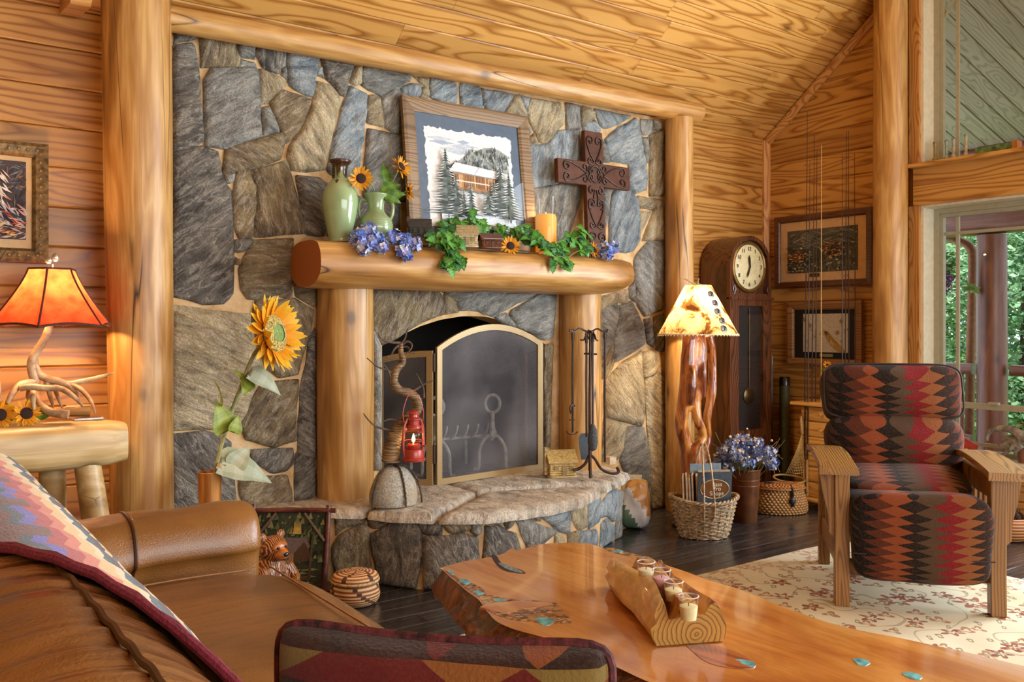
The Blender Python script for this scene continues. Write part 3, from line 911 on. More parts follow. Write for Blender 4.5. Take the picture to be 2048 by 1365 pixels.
# ---- mortar wall with the arched opening
OP = aty(764, 690, YS)[0], aty(1092, 690, YS)[0]
arch_px = [(764, 692), (800, 672), (840, 653), (880, 640), (930, 632), (975, 634), (1010, 645), (1050, 662), (1092, 690)]
arch = [(aty(px, py, YS).x, aty(px, py, YS).z) for px, py in arch_px]
def arch_z(x):
    for (a, b) in zip(arch, arch[1:]):
        if a[0] <= x <= b[0]: return a[1] + (b[1] - a[1]) * (x - a[0]) / (b[0] - a[0])
    return None
mw = MB()
XL, XR = 1.055, 4.385
xs = sorted(set([XL, XR, OP[0], OP[1]] + [arch[0][0] + (arch[-1][0] - arch[0][0]) * i / 24 for i in range(25)]))
for a, b in zip(xs, xs[1:]):
    mid = (a + b) / 2
    if arch[0][0] < mid < arch[-1][0]: za, zb = arch_z(max(a, arch[0][0] + 1e-6)), arch_z(min(b, arch[-1][0] - 1e-6))
    else: za = zb = 0.0
    P = [(a, YS, za), (b, YS, zb), (b, YS, 2.66), (a, YS, 2.66), (a, YW + 0.06, za), (b, YW + 0.06, zb), (b, YW + 0.06, 2.66), (a, YW + 0.06, 2.66)]
    mw.add([rel(p) for p in P], [(0, 1, 2, 3), (0, 4, 5, 1), (3, 2, 6, 7)])
for xx in (XL, XR, OP[0], OP[1]):
    zt = 2.66 if xx in (XL, XR) else arch_z(min(max(xx, arch[0][0] + 1e-6), arch[-1][0] - 1e-6))
    mw.add([rel(p) for p in ((xx, YS, 0), (xx, YW + 0.06, 0), (xx, YW + 0.06, zt), (xx, YS, zt))], [(0, 1, 2, 3)])
mw.build('mortar', MORTAR, fire, smooth=False)
for i, (c, pp) in enumerate(parse(WALL)):
    poly = [(aty(px, py, YS - 0.02).x, aty(px, py, YS - 0.02).z) for px, py in pp]
    stone('stone', poly, lambda x, z, h: (x, YS - h, z), STONE[c], T=0.026, back=-0.01, amp=0.013 if c != 'g' else 0.010, seed=i, grow=0.007)
# ---- firebox
fb = MB(); x0, x1, yb = OP[0] - 0.02, OP[1] + 0.02, 4.92
fb.add([rel(p) for p in ((x0, YS + .03, .3), (x1, YS + .03, .3), (x1 - .2, yb, .3), (x0 + .2, yb, .3), (x0, YS + .03, 1.5), (x1, YS + .03, 1.5), (x1 - .2, yb, 1.4), (x0 + .2, yb, 1.4))],
       [(0, 3, 7, 4), (1, 5, 6, 2), (3, 2, 6, 7), (4, 7, 6, 5)])
fb.build('firebox', SOOT, fire, smooth=False)
t_ = NT('ashy_firebrick'); _s = t_.n('TexBrick', Vector=t_.obj(), Scale=4.0, Color1=lin('#6E6A66') + (1,), Color2=lin('#55514E') + (1,), Mortar=lin('#2E2A28') + (1,), Mortar_Size=0.02)
MB().box(rel(((x0 + x1) / 2, 4.56, 0.335)), (x1 - x0, 0.75, 0.03)).build('firebox_floor', t_.set(Base_Color=_s, Roughness=0.9), fire, smooth=False)

# ---- hearth
TOPL = [(1.50, 4.24), (1.70, 3.98), (1.89, 3.80), (1.99, 3.63), (2.12, 3.48), (2.32, 3.37), (2.67, 3.34), (2.95, 3.41), (3.17, 3.54), (3.45, 3.70), (3.65, 3.83), (3.74, 4.24)]
hc = Vector((2.6, 4.3))
BASEL = []
for p in catmull([(a, b, 0) for a, b in TOPL], 4):
    v = Vector((p[0], p[1])); BASEL.append(v + (hc - v).normalized() * 0.055 if v.y < 4.22 else v)
CUM = [0]
for a, b in zip(BASEL, BASEL[1:]): CUM.append(CUM[-1] + (b - a).length)
def h_hit(px, py):
    a, b = ray(px); best = None
    for i, (p, q) in enumerate(zip(BASEL, BASEL[1:])):
        e = q - p; det = a * (-e.y) + b * e.x
        if abs(det) < 1e-9: continue
        d = (p.x * (-e.y) + p.y * e.x) / det
        t = (a * p.y - b * p.x) / det
        if -1e-6 <= t <= 1 + 1e-6 and d > 0 and (best is None or d < best[0]): best = (d, CUM[i] + t * e.length)
    if best is None: return None
    return best[1], CAMH + (HY - py) / FPX * best[0]
def h_map(s, z, h):
    s = max(0, min(CUM[-1] - 1e-6, s)); i = max(k for k in range(len(CUM)) if CUM[k] <= s + 1e-9); i = min(i, len(BASEL) - 2)
    t = (s - CUM[i]) / max(1e-9, CUM[i+1] - CUM[i]); p = BASEL[i].lerp(BASEL[i+1], t)
    def nr(k):
        e = BASEL[min(k + 1, len(BASEL) - 1)] - BASEL[max(k - 1, 0)]; return Vector((e.y, -e.x)).normalized()
    n = nr(i).lerp(nr(i + 1), t).normalized()
    q = p + n * h
    return (q.x, q.y, max(z, 0.002))
hm = MB(); n = len(BASEL)
hm.add([rel((p.x, p.y, 0)) for p in BASEL] + [rel((p.x, p.y, 0.33)) for p in BASEL], [(i, i + 1, n + i + 1, n + i) for i in range(n - 1)] + [tuple(range(n, 2 * n))])
hm.build('hearth_mortar', MORTAR, fire, smooth=True)
for i, (c, pp) in enumerate(parse(HEARTH)):
    poly = [h_hit(px, py) for px, py in pp]
    ok = [q for q in poly if q]
    if len(ok) < 3: continue
    ok = [(s, min(max(z, 0.004), 0.318)) for s, z in ok]
    stone('stone', ok, h_map, STONE[c], T=0.022, back=-0.015, amp=0.010, seed=200 + i, grow=0.006)
SL = [
    [(1.46, 4.22), (1.70, 3.98), (1.88, 3.81), (2.04, 3.90), (2.10, 4.24)],
    [(1.90, 3.79), (1.99, 3.63), (2.10, 3.52), (2.35, 3.68), (2.57, 3.85), (2.56, 4.24), (2.12, 4.24), (2.06, 3.89)],
    [(2.12, 3.50), (2.32, 3.37), (2.50, 3.345), (2.67, 3.34), (2.95, 3.41), (3.17, 3.54), (3.21, 3.63), (2.95, 3.77), (2.73, 3.845), (2.59, 3.835), (2.36, 3.66)],
    [(2.58, 3.86), (2.74, 3.865), (2.96, 3.79), (3.22, 3.65), (3.26, 3.60), (3.36, 3.66), (3.33, 3.92), (3.30, 4.24), (2.58, 4.24)],
    [(3.38, 3.665), (3.45, 3.70), (3.66, 3.83), (3.75, 4.22), (3.32, 4.24), (3.35, 3.93)],
]
for i, poly in enumerate(SL):
    stone('hearth_slab', poly, lambda x, y, h: (x, y, 0.318 + h), SLAB, T=0.052, back=0.0, amp=0.004, edge=0.012, seed=300 + i, jitter=0.008, step=0.05)

# ---- log columns and the mantel
for (x, y, r, ztop, sd) in ((1.965, 4.165, 0.146, 1.47, 21), (3.555, 4.165, 0.132, 1.47, 22)):
    cm = log_mb((x, y, ZH - 0.012), (x, y, ztop), r, r * 0.985, seed=sd, wob=0.03)
    cm.v = [tuple(rel(v)) for v in cm.v]
    cm.build('column', M['log_z'], fire, angle=50)
def mantel():
    m = MB(); prof = []
    yf, yb_, z0, z1 = 3.835, 4.225, 1.432, 1.660
    cy, cz = (yf + yb_) / 2, (z0 + z1) / 2
    NP = 40
    for k in range(NP):
        a = 2 * PI * k / NP; c_, s_ = math.cos(a), math.sin(a); e = 2 / 2.9 if s_ > 0 else 2 / 2.3
        prof.append((cy + (yb_ - yf) / 2 * math.copysign(abs(c_) ** e, c_), cz + (z1 - z0) / 2 * math.copysign(abs(s_) ** e, s_)))
    NX = 40; x0, x1 = 1.690, 3.745
    def fn(u, v):
        x = x0 + (x1 - x0) * u; p = prof[int(round(v * NP)) % NP]
        k = 1 - 0.03 * math.exp(-u * 90) - 0.30 * math.exp(-(1 - u) * 26)
        w = 1 + 0.05 * mnoise.noise(Vector((x * 2.2, p[0] * 4, p[1] * 4 + 3)))
        dy, dz = (p[0] - yb_), (p[1] - z1)
        # keep the top flat and the back to the wall
        return rel((x, yb_ + dy * (1 - (1 - k) * 0.35) * (w if dz < -0.03 else 1), z1 + dz * (1 - (1 - k) * 0.7) * (w if dz < -0.03 else 1) - (0.012 * math.exp(-(1 - u) * 30))))
    m.grid(fn, NX, NP, closed_v=True)
    nv = len(m.v)
    m.f.append(tuple(reversed(range(NP)))); m.m.append(1); m.c.append(None)
    m.f.append(tuple(range(nv - NP, nv))); m.m.append(1); m.c.append(None)
    return m
mantel().build('mantel', [M['log_x'], endgrain('mantel_end', 'X', (0, 4.06 - YW, 1.53), '#B06A2C', '#7C3F14', 85)], fire, angle=50)
# ================================================================== things on and around the mantel
ZM = 1.661
def at_m(px, y): return aty(px, 485, y).x           # x on the mantel shelf under a picture column
GREEN_GLAZE = plain('celadon_glaze', '#93A97A', 0.22, vary=0.05, scale=8, coat=0.6)
def drip_glaze():
    t = NT('celadon_glaze_with_brown_drip'); o = t.obj(); s = t.sep(o)
    n = t.noise(t.comb(t.math('MULTIPLY', s[0], 38.0), t.math('MULTIPLY', s[1], 38.0), t.math('MULTIPLY', s[2], 2.5)), 1.0, 2)
    edge = t.math('ADD', s[2], t.math('MULTIPLY', t.math('SUBTRACT', n, 0.5), 0.34))
    c = t.ramp(t.noise(o, 7, 3), [(0.3, '#8FA877'), (0.6, '#A6BC8C'), (0.8, '#BBC79A')])
    c = t.mix(t.ramp(edge, [(0.335, 0.0), (0.36, 1.0)]), c, '#3F2614')
    return t.set(Base_Color=c, Roughness=0.2, Coat_Weight=0.6)
v1 = thing('vase', 'tall green glazed vase with brown drips at the neck, left end of the mantel', 'vase', (at_m(680, 4.02), 4.02, ZM))
VP = [(0.0, 0.0), (0.050, 0.0), (0.054, 0.012), (0.062, 0.05), (0.078, 0.12), (0.088, 0.18), (0.089, 0.215), (0.082, 0.25), (0.062, 0.285), (0.042, 0.312), (0.036, 0.335), (0.036, 0.36), (0.041, 0.382), (0.052, 0.396), (0.054, 0.404), (0.047, 0.404), (0.030, 0.37), (0.0, 0.36)]
vm = MB()
cp = catmull([(r, 0, z) for r, z in VP], 3)
vm.lathe([(max(p[0], 0.0002), p[2]) for p in cp], 36)
vm.build('body', drip_glaze(), v1, angle=60)
rim = MB().lathe([(0.046, 0.394), (0.0545, 0.396), (0.056, 0.402), (0.0545, 0.407), (0.046, 0.407)], 36, cap=False)
rim.build('rim', plain('brown_glaze_rim', '#4A2A16', 0.25), v1)
hd = MB()
for k in range(7): hd.ball((-0.040, -0.012, 0.318 + k * 0.011), (0.008, 0.012, 0.007), 8, 5)
hd.build('handle', plain('brown_glaze_handle', '#4A2E1A', 0.3), v1)

v2 = thing('vase', 'small green jug vase with two loop handles holding sunflowers', 'vase', (at_m(752, 3.985), 3.985, ZM))
cp = catmull([(r, 0, z) for r, z in [(0.0, 0.0), (0.048, 0.0), (0.056, 0.014), (0.078, 0.05), (0.086, 0.085), (0.078, 0.120), (0.056, 0.146), (0.043, 0.165), (0.042, 0.19), (0.048, 0.222), (0.058, 0.243), (0.060, 0.250), (0.052, 0.248), (0.040, 0.2), (0.036, 0.16), (0.0, 0.15)]], 3)
vm = MB().lathe([(max(p[0], 0.0002), p[2]) for p in cp], 36)
for k in range(4): vm.lathe([(0.0865 - 0.001 * k * k, 0.082 + k * 0.011), (0.088 - 0.001 * k * k, 0.085 + k * 0.011), (0.0865 - 0.001 * k * k, 0.088 + k * 0.011)], 36, cap=False)
vm.build('body', GREEN_GLAZE, v2, angle=60)
for sg in (-1, 1):
    MB().tube(catmull([(0.81*sg*0.044, -0.59*sg*0.044, 0.215), (0.81*sg*0.072, -0.59*sg*0.072, 0.222), (0.81*sg*0.085, -0.59*sg*0.085, 0.19), (0.81*sg*0.083, -0.59*sg*0.083, 0.15), (0.81*sg*0.072, -0.59*sg*0.072, 0.122)], 5), 0.0085, 8).build('handle', GREEN_GLAZE, v2)

# ---------------------------------------------------------------- flowers and leaves
PETAL = vcol('yellow_petals', 0.55, 0.3, 0.18, 60, trans=0.18)
LEAF = vcol('green_leaves', 0.45, 0.4, 0.22, 50, trans=0.12)
SEED = plain('dark_seed_head', '#3A2113', 0.8, vary=0.3, scale=160, bump=0.8)
STEM = plain('green_stem', '#6E7F3A', 0.5, vary=0.1)
def petal_mesh(name, L, W, c0, c1, curl=0.25, cup=0.12, seed=0):
    m = MB(); nu, nv = 6, 4; rg = random.Random(seed); tw = rg.uniform(-.1, .1)
    vs = []; fs = []
    for i in range(nu + 1):
        t = i / nu; w = W * (math.sin(PI * min(1, 0.16 + t * 0.84)) ** 0.75) * (1 - 0.25 * t)
        if i == nu: w = W * 0.04
        for j in range(nv + 1):
            s = -1 + 2 * j / nv
            vs.append((s * w / 2 + tw * t * t * L * 0.4, L * t, curl * L * t * t + cup * w * s * s - 0.02 * L * math.cos(s * 6)))
    for i in range(nu):
        t = (i + 0.5) / nu; c = tuple(c0[k] + (c1[k] - c0[k]) * t for k in range(3))
        for j in range(nv):
            a = i * (nv + 1) + j
            m.add([], [])
            fs.append(((a, a + 1, a + nv + 2, a + nv + 1), c))
    m.v = vs
    for f, c in fs: m.f.append(f); m.m.append(0); m.c.append(c)
    return m.mesh(name, PETAL, angle=180)
def leaf_mesh(name, shape, c0, c1, fold=0.25, droop=0.25, mat=None):
    """shape: list of (t, half width); the rib runs along +Y"""
    m = MB(); vs = []; n = len(shape)
    for i, (t, w) in enumerate(shape):
        for s in (-1, -0.5, 0, 0.5, 1):
            vs.append((s * w, t, abs(s) * w * fold - droop * t * t + 0.03 * math.sin(i * 2.1 + s * 3) * w))
    m.v = vs
    for i in range(n - 1):
        for j in range(4):
            a = i * 5 + j
            m.f.append((a, a + 1, a + 6, a + 5)); m.m.append(0)
            k = (i % 2) * 0.3 + (0.4 if j in (1, 2) else 0.0)
            m.c.append(tuple(c0[q] + (c1[q] - c0[q]) * k for q in range(3)))
    return m.mesh(name, mat or LEAF, angle=180)
HEART = [(-0.10, 0.16), (-0.14, 0.36), (0.0, 0.48), (0.2, 0.50), (0.4, 0.42), (0.6, 0.30), (0.8, 0.16), (1.0, 0.01)]
OVAL = [(0.0, 0.02), (0.12, 0.16), (0.3, 0.26), (0.5, 0.27), (0.7, 0.20), (0.85, 0.10), (1.0, 0.01)]
IVY = [(-0.12, 0.10), (-0.20, 0.34), (-0.02, 0.52), (0.10, 0.36), (0.30, 0.42), (0.42, 0.30), (0.62, 0.26), (0.75, 0.15), (1.0, 0.01)]
Y1, Y0, OR = lin('#F4B92A'), lin('#E58A12'), lin('#F2CB55')
PET_S = [petal_mesh('petal_small_%d' % k, 1.0, 0.36, Y0, Y1, 0.10 + 0.12 * k, seed=k) for k in range(3)]
PET_B = [petal_mesh('petal_big_%d' % k, 1.0, 0.42, lin('#E98A10'), lin('#F6C834'), 0.05 + 0.16 * k, seed=5 + k) for k in range(3)]
LEAF_OV = leaf_mesh('leaf_oval', OVAL, lin('#3E6B23'), lin('#7FA544'))
LEAF_HT = leaf_mesh('leaf_heart', HEART, lin('#7C8E2E'), lin('#A9B54A'), 0.18, 0.3)
LEAF_PALE = leaf_mesh('leaf_pale', HEART, lin('#A9B79C'), lin('#D3DAC6'), 0.22, 0.22)
LEAF_IV = [leaf_mesh('ivy_leaf_%d' % k, IVY, lin(a), lin(b), 0.15, 0.2) for k, (a, b) in enumerate((('#2F7A28', '#6CB04A'), ('#3F8F35', '#8CC562'), ('#2A6434', '#5E9C62')))]
SEED_ME = MB().ball((0, 0, 0.0), (0.42, 0.42, 0.16), 16, 8).mesh('seed_head', SEED)
def sunflower_head(parent, R, M0, n=15, big=False, seed=0, layers=2, seed_r=1.0):
    rg = random.Random(seed)
    inst('seed_head', SEED_ME, parent, M0 @ Matrix.Diagonal((R * seed_r, R * seed_r, R * seed_r, 1)))
    for ly in range(layers):
        for k in range(n):
            a = 2 * PI * (k + 0.5 * ly) / n + rg.uniform(-.12, .12)
            L = R * rg.uniform(0.60, 0.74); el = (0.28 if ly == 0 else 0.02) + rg.uniform(-.22, .16)
            Mk = M0 @ Matrix.Rotation(a, 4, 'Z') @ Matrix.Translation((0, R * 0.34, -0.012 * ly)) @ Matrix.Rotation(el, 4, 'X') @ Matrix.Rotation(rg.uniform(-.3, .3), 4, 'Y') @ Matrix.Diagonal((L, L, L, 1))
            inst('petal', (PET_B if big else PET_S)[rg.randrange(3)], parent, Mk)
def TOCAM(p, bias=(0, 0, 0)):
    d = Vector((0, 0, CAMH)) - Vector(p) + Vector(bias); return d.normalized()
def sunflower(label, p, normal, R, stem=None, leaves=(), seed=0, n=15, group=None, layers=2):
    p = Vector(p)
    t = thing('sunflower', label, 'flower', p, group=group)
    M0 = frame_from(normal).to_4x4()
    sunflower_head(t, R, M0, n, seed=seed, layers=layers)
    if stem: MB().tube(catmull([Vector((0, 0, 0)) - Vector(normal).normalized() * 0.008] + [Vector(q) - p for q in stem], 5), 0.0035, 6).build('stem', STEM, t)
    for (lp, ld, L) in leaves:
        inst('leaf', LEAF_OV, t, TRS(Vector(lp) - p, frame_from(Vector((0.3, -0.5, 0.9)), Vector(ld).cross(Vector((0, 0, 1)))) if False else Matrix((Vector(ld).normalized().cross(Vector((-.5, -.8, .3))).normalized(), Vector(ld).normalized(), Vector(ld).normalized().cross(Vector((-.5, -.8, .3))).normalized().cross(Vector(ld).normalized()))).transposed(), L))
    return t
def pt(px, py, y): return aty(px, py, y)
mouth = Vector((v2.location.x, v2.location.y, ZM + 0.22)); foot = Vector((v2.location.x, v2.location.y, ZM + 0.155))
sunflower('round sunflower facing out, standing in the small green jug vase', pt(722, 357, 3.93), (-0.25, -1, 0.0), 0.062, [(mouth.x - .035, 3.96, 1.95), mouth, foot], seed=1)
sunflower('tilted sunflower at the top right above the small green jug vase', pt(803, 333, 4.0), (0.35, -0.75, 0.35), 0.060, [pt(780, 372, 4.0), mouth + Vector((.02, 0, 0)), foot],
          [(pt(775, 370, 4.0), pt(765, 315, 3.98) - pt(775, 370, 4.0), 0.11), (pt(760, 385, 3.97), pt(805, 362, 3.95) - pt(760, 385, 3.97), 0.13)], seed=2)
sunflower('sunflower seen edge on beside the picture frame above the small green jug vase', pt(818, 382, 3.95), (0.9, -0.42, 0.1), 0.052, [pt(790, 392, 3.97), mouth + Vector((.03, 0, 0)), foot + Vector((.01, 0, 0))],
          [(pt(768, 392, 3.96), pt(815, 384, 3.90) - pt(768, 392, 3.96), 0.11), (pt(765, 388, 3.95), pt(800, 402, 3.90) - pt(765, 388, 3.95), 0.10)], seed=3)
sunflower('small sunflower lying on the mantel beside the brown model cabin', pt(1021, 492, 3.90), (-0.4, -1, 0.25), 0.058, [pt(1030, 487, 3.99)], seed=4)
sunflower('orange sunflower among the ivy beside the right blue blossoms', pt(1188, 500, 3.89), (0.2, -1, 0.5), 0.052, [pt(1185, 490, 4.0)], seed=5)

BLUE = vcol('blue_blossoms', 0.6, 0.3, 0.2, 60, trans=0.1)
def blossom_cluster(m, c, rad, n, rg, white=0.28, size=0.018, blues=('#7390DE', '#93ABEA', '#B4C4F2', '#5874C8')):
    for k in range(n):
        d = Vector((rg.gauss(0, 1), rg.gauss(0, 1), rg.gauss(0, 1))).normalized()
        p = Vector(c) + Vector((d.x * rad[0], d.y * rad[1], d.z * rad[2])) * rg.uniform(0.6, 1.0)
        R = frame_from(d + Vector((rg.uniform(-.5, .5), rg.uniform(-.5, .5), rg.uniform(-.5, .5))))
        col = lin('#DDD8E6') if rg.random() < white else lin(rg.choice(blues))
        s = size * rg.uniform(0.7, 1.2)
        for q in range(4):
            a = q * PI / 2 + 0.4
            A = R @ Vector((math.cos(a), math.sin(a), 0)); Bv = R @ Vector((-math.sin(a), math.cos(a), 0)); Z = R @ Vector((0, 0, 1))
            cc = tuple(max(0, min(1, x * rg.uniform(0.8, 1.2))) for x in col)
            m.add([p, p + A * s * .6 - Bv * s * .5 + Z * s * .15, p + A * s * 1.1 + Z * s * .4, p + A * s * .6 + Bv * s * .5 + Z * s * .15], [(0, 1, 2, 3)], 0, cc)
        m.ball(p, s * 0.16, 5, 3, 0, lin('#E9DFB8'))
def blue_spray(label, lumps, y, seed, group=None):
    rg = random.Random(seed); c0 = pt(lumps[0][0], 487, y); c0.z = ZM
    t = thing('blue_blossoms', label, 'flowers', c0, group=group); m = MB()
    for (px, py, r, yy) in lumps:
        p = pt(px, py, yy) - c0
        blossom_cluster(m, p, (r, r * 0.8, r), int(5200 * r * r * 2.3) + 18, rg)
    m.build('florets', BLUE, t, angle=180, stuff=True)
    s = MB()
    for (px, py, r, yy) in lumps: s.tube([pt(px, py, yy) - c0, pt(px, 483, y) - c0 + Vector((0, 0.02, 0.01))], 0.003, 5)
    s.build('stem', STEM, t)
blue_spray('left spray of blue blossoms drooping over the mantel below the tall vase', [(718, 478, .048, 3.86), (738, 465, .042, 3.88), (752, 482, .045, 3.85), (728, 496, .036, 3.82), (764, 494, .030, 3.82)], 3.93, 1)
blue_spray('second spray of blue blossoms drooping over the mantel below the dark model cabin', [(790, 475, .040, 3.86), (812, 484, .042, 3.84), (830, 488, .034, 3.84), (806, 500, .032, 3.81), (815, 512, .022, 3.80)], 3.93, 2)
blue_spray('small spray of blue blossoms at the right end of the mantel', [(1208, 498, .044, 3.87), (1226, 495, .040, 3.88), (1216, 510, .034, 3.84)], 3.95, 3)

def ivy(label, anchors, n, seed, base):
    """anchors: (px, py, y, spread) lumps of foliage; every leaf is a part"""
    rg = random.Random(seed); c0 = pt(base[0], 487, base[1]); c0.z = ZM
    t = thing('ivy', label, 'plant', c0); st = MB()
    tot = sum(a[3] ** 2 for a in anchors)
    prev = None
    for (px, py, y, sp) in anchors:
        c = pt(px, py, y)
        if prev is not None: st.tube(catmull([prev - c0, (prev + c) / 2 - c0 + Vector((0, -.01, .012)), c - c0], 4), 0.0028, 5)
        prev = c
        for k in range(max(3, int(n * sp ** 2 / tot))):
            p = c + Vector((rg.gauss(0, .55) * sp, rg.gauss(0, .35) * sp, rg.gauss(0, .5) * sp))
            if p.y > 3.84 and p.z < ZM + 0.012: p.z = ZM + 0.012 + rg.random() * 0.02
            face = Vector((rg.uniform(-.7, .3), rg.uniform(-1.1, -.4), rg.uniform(.1, 1.0)))
            R = frame_from(face, Vector((rg.uniform(-1, 1), rg.uniform(-.3, .3), rg.uniform(-.5, .5))))
            if rg.random() < .6: R = R @ Matrix.Rotation(PI, 3, 'Z') if (R @ Vector((0, 1, 0))).z > 0 else R
            inst('leaf', LEAF_IV[rg.randrange(3)], t, TRS(p - c0, R, rg.uniform(0.040, 0.062)))
    st.build('stem', STEM, t)
ivy('ivy sprig hanging over the mantel front left of the cream model cabin', [(885, 462, 3.95, .05), (872, 478, 3.86, .04), (895, 480, 3.84, .05), (905, 497, 3.80, .05), (912, 515, 3.795, .045), (890, 535, 3.79, .032), (925, 520, 3.79, .03)], 78, 1, (890, 3.98))
ivy('ivy trailing along the mantel behind the model cabins, below the framed print', [(905, 448, 4.03, .045), (945, 447, 4.04, .05), (965, 452, 4.03, .045), (1000, 460, 4.03, .045), (1030, 468, 4.02, .045), (1050, 478, 3.97, .04)], 66, 2, (960, 4.04))
ivy('bushy ivy spilling over the mantel in front of the glass candle holder', [(1060, 470, 3.94, .045), (1075, 482, 3.88, .045), (1098, 490, 3.87, .055), (1120, 500, 3.84, .055), (1140, 485, 3.90, .05), (1160, 475, 3.95, .05), (1165, 500, 3.85, .05), (1130, 520, 3.80, .04), (1110, 515, 3.80, .035)], 120, 3, (1110, 3.96))

# ---------------------------------------------------------------- model log cabins
def cabin(label, p, w, dp, h, wall_c, roof_c, chim_c, rz, rough=0.35, porch=False, coat=0.5, base=True, cat='figurine'):
    t = thing('model_cabin', label, cat, p, rz)
    mw_ = plain('cabin_glaze_%s' % wall_c, wall_c, rough, vary=0.12, coat=coat, scale=60)
    mr_ = plain('cabin_roof_%s' % roof_c, roof_c, rough + 0.1, vary=0.15, coat=coat * .5, scale=90, bump=0.5)
    hw = h * 0.52; n = 6; lg = MB(); r = hw / n / 2
    b0 = h * 0.08 if base else 0.0
    for k in range(n):
        z = b0 + r + k * 2 * r * 0.98
        lg.tube([(-w/2, -dp/2, z), (w/2, -dp/2, z)], r, 8); lg.tube([(-w/2, dp/2, z), (w/2, dp/2, z)], r, 8)
        lg.tube([(-w/2*.97, -dp/2, z), (-w/2*.97, dp/2, z)], r, 8); lg.tube([(w/2*.97, -dp/2, z), (w/2*.97, dp/2, z)], r, 8)
    zt = b0 + hw
    for sx in (-1, 1):
        lg.prism([(-dp/2, zt - .002), (dp/2, zt - .002), (0, h * .98)], 'X', sx * w * .48 - r * .6, sx * w * .48 + r * .6)
    lg.build('log_walls', mw_, t)
    ov = dp * .14; rf = MB(); ht = h - zt + 0.004
    sl = math.hypot(dp / 2 + ov, ht)
    for sg in (-1, 1):
        nr = 5
        for q in range(nr):
            y0, y1 = sg * (dp/2 + ov) * (1 - q / nr), sg * (dp/2 + ov) * (1 - (q + 1.25) / nr)
            z0, z1 = zt - 0.004 + ht * q / nr, zt - 0.004 + ht * min(1.02, (q + 1.25) / nr)
            lift = h * .028
            rf.add([(-w*.58, y0, z0), (w*.58, y0, z0), (w*.58, y1, z1), (-w*.58, y1, z1), (-w*.58, y0, z0 + lift), (w*.58, y0, z0 + lift), (w*.58, y1, z1 + lift*.4), (-w*.58, y1, z1 + lift*.4)],
                   [(0,3,2,1),(4,5,6,7),(0,1,5,4),(1,2,6,5),(2,3,7,6),(3,0,4,7)])
    rf.build('roof', mr_, t, angle=20)
    if chim_c:
        ch = MB()
        for k in range(7): ch.box((-w*.50 - w*.07, 0.0, b0 + (k + .5) * (h * 1.12 - b0) / 7), (w*.17 * (1 + .05*(k % 2)), dp*.34 * (1 + .06*((k+1) % 2)), (h * 1.12 - b0) / 7 * .96))
        ch.build('chimney', plain('cabin_chimney_%s' % chim_c, chim_c, rough, vary=0.2, scale=70), t, smooth=False)
    dk = plain('cabin_opening_%s' % wall_c, tuple(q * .45 for q in lin(wall_c)), .6)
    MB().box((w*.05, -dp/2 - r, b0 + hw*.38), (w*.17, r * 1.2, hw*.74)).build('door', dk, t, smooth=False)
    for sx in (-.26, .32):
        MB().box((w*sx, -dp/2 - r, b0 + hw*.55), (w*.15, r * 1.2, hw*.34)).build('window', dk, t, smooth=False)
    if base: MB().cushion((0, 0, b0 * .5), (w * 1.18, dp * 1.35, b0 * 1.0), 5, 6).build('ground', mw_, t)
    if porch:
        pc = MB()
        for sx in (-.45, -.15, .15, .45): pc.tube([(w*sx, -dp*.78, b0), (w*sx, -dp*.78, zt*.98)], r * .6, 6)
        pc.box((0, -dp*.66, zt), (w*1.1, dp*.5, h*.035))
        pc.build('porch', mw_, t)
    return t
BARK = logwood('stump_bark', 'Z', '#8C6A44', '#6B4B2C', '#3B2817', 0.7, 0.0)
def stump(label, p, rx, ry, h):
    t = thing('wood_block', label, 'block', p); m = MB(); m.lathe([(rx, 0.0), (rx * 1.02, h * .5), (rx * .98, h)], 20, sy=ry / rx)
    m.build('block', BARK, t); return t
def on_m(px, y, dz=0.0): return Vector((at_m(px, y), y, ZM + dz))
stump('bark covered wooden block under the dark model cabin', on_m(846, 3.95), .055, .045, .038)
cabin('dark grey model cabin on the block beside the small green jug vase', on_m(840, 3.96, .038), .105, .075, .10, '#4A4A44', '#3A3A38', '#4A3A2E', -0.5)
cabin('cream model cabin with a brown brick chimney on the mantel', on_m(930, 3.925), .120, .085, .118, '#CDB98C', '#B5A274', '#8A5A34', -0.45)
cabin('small red brown model cabin with a porch on the mantel', on_m(980, 3.895), .105, .07, .082, '#7A4327', '#5E3626', None, -0.3, porch=True)
stump('small dark wooden block on the mantel right of the small lying sunflower', on_m(1044, 3.90), .05, .03, .028)

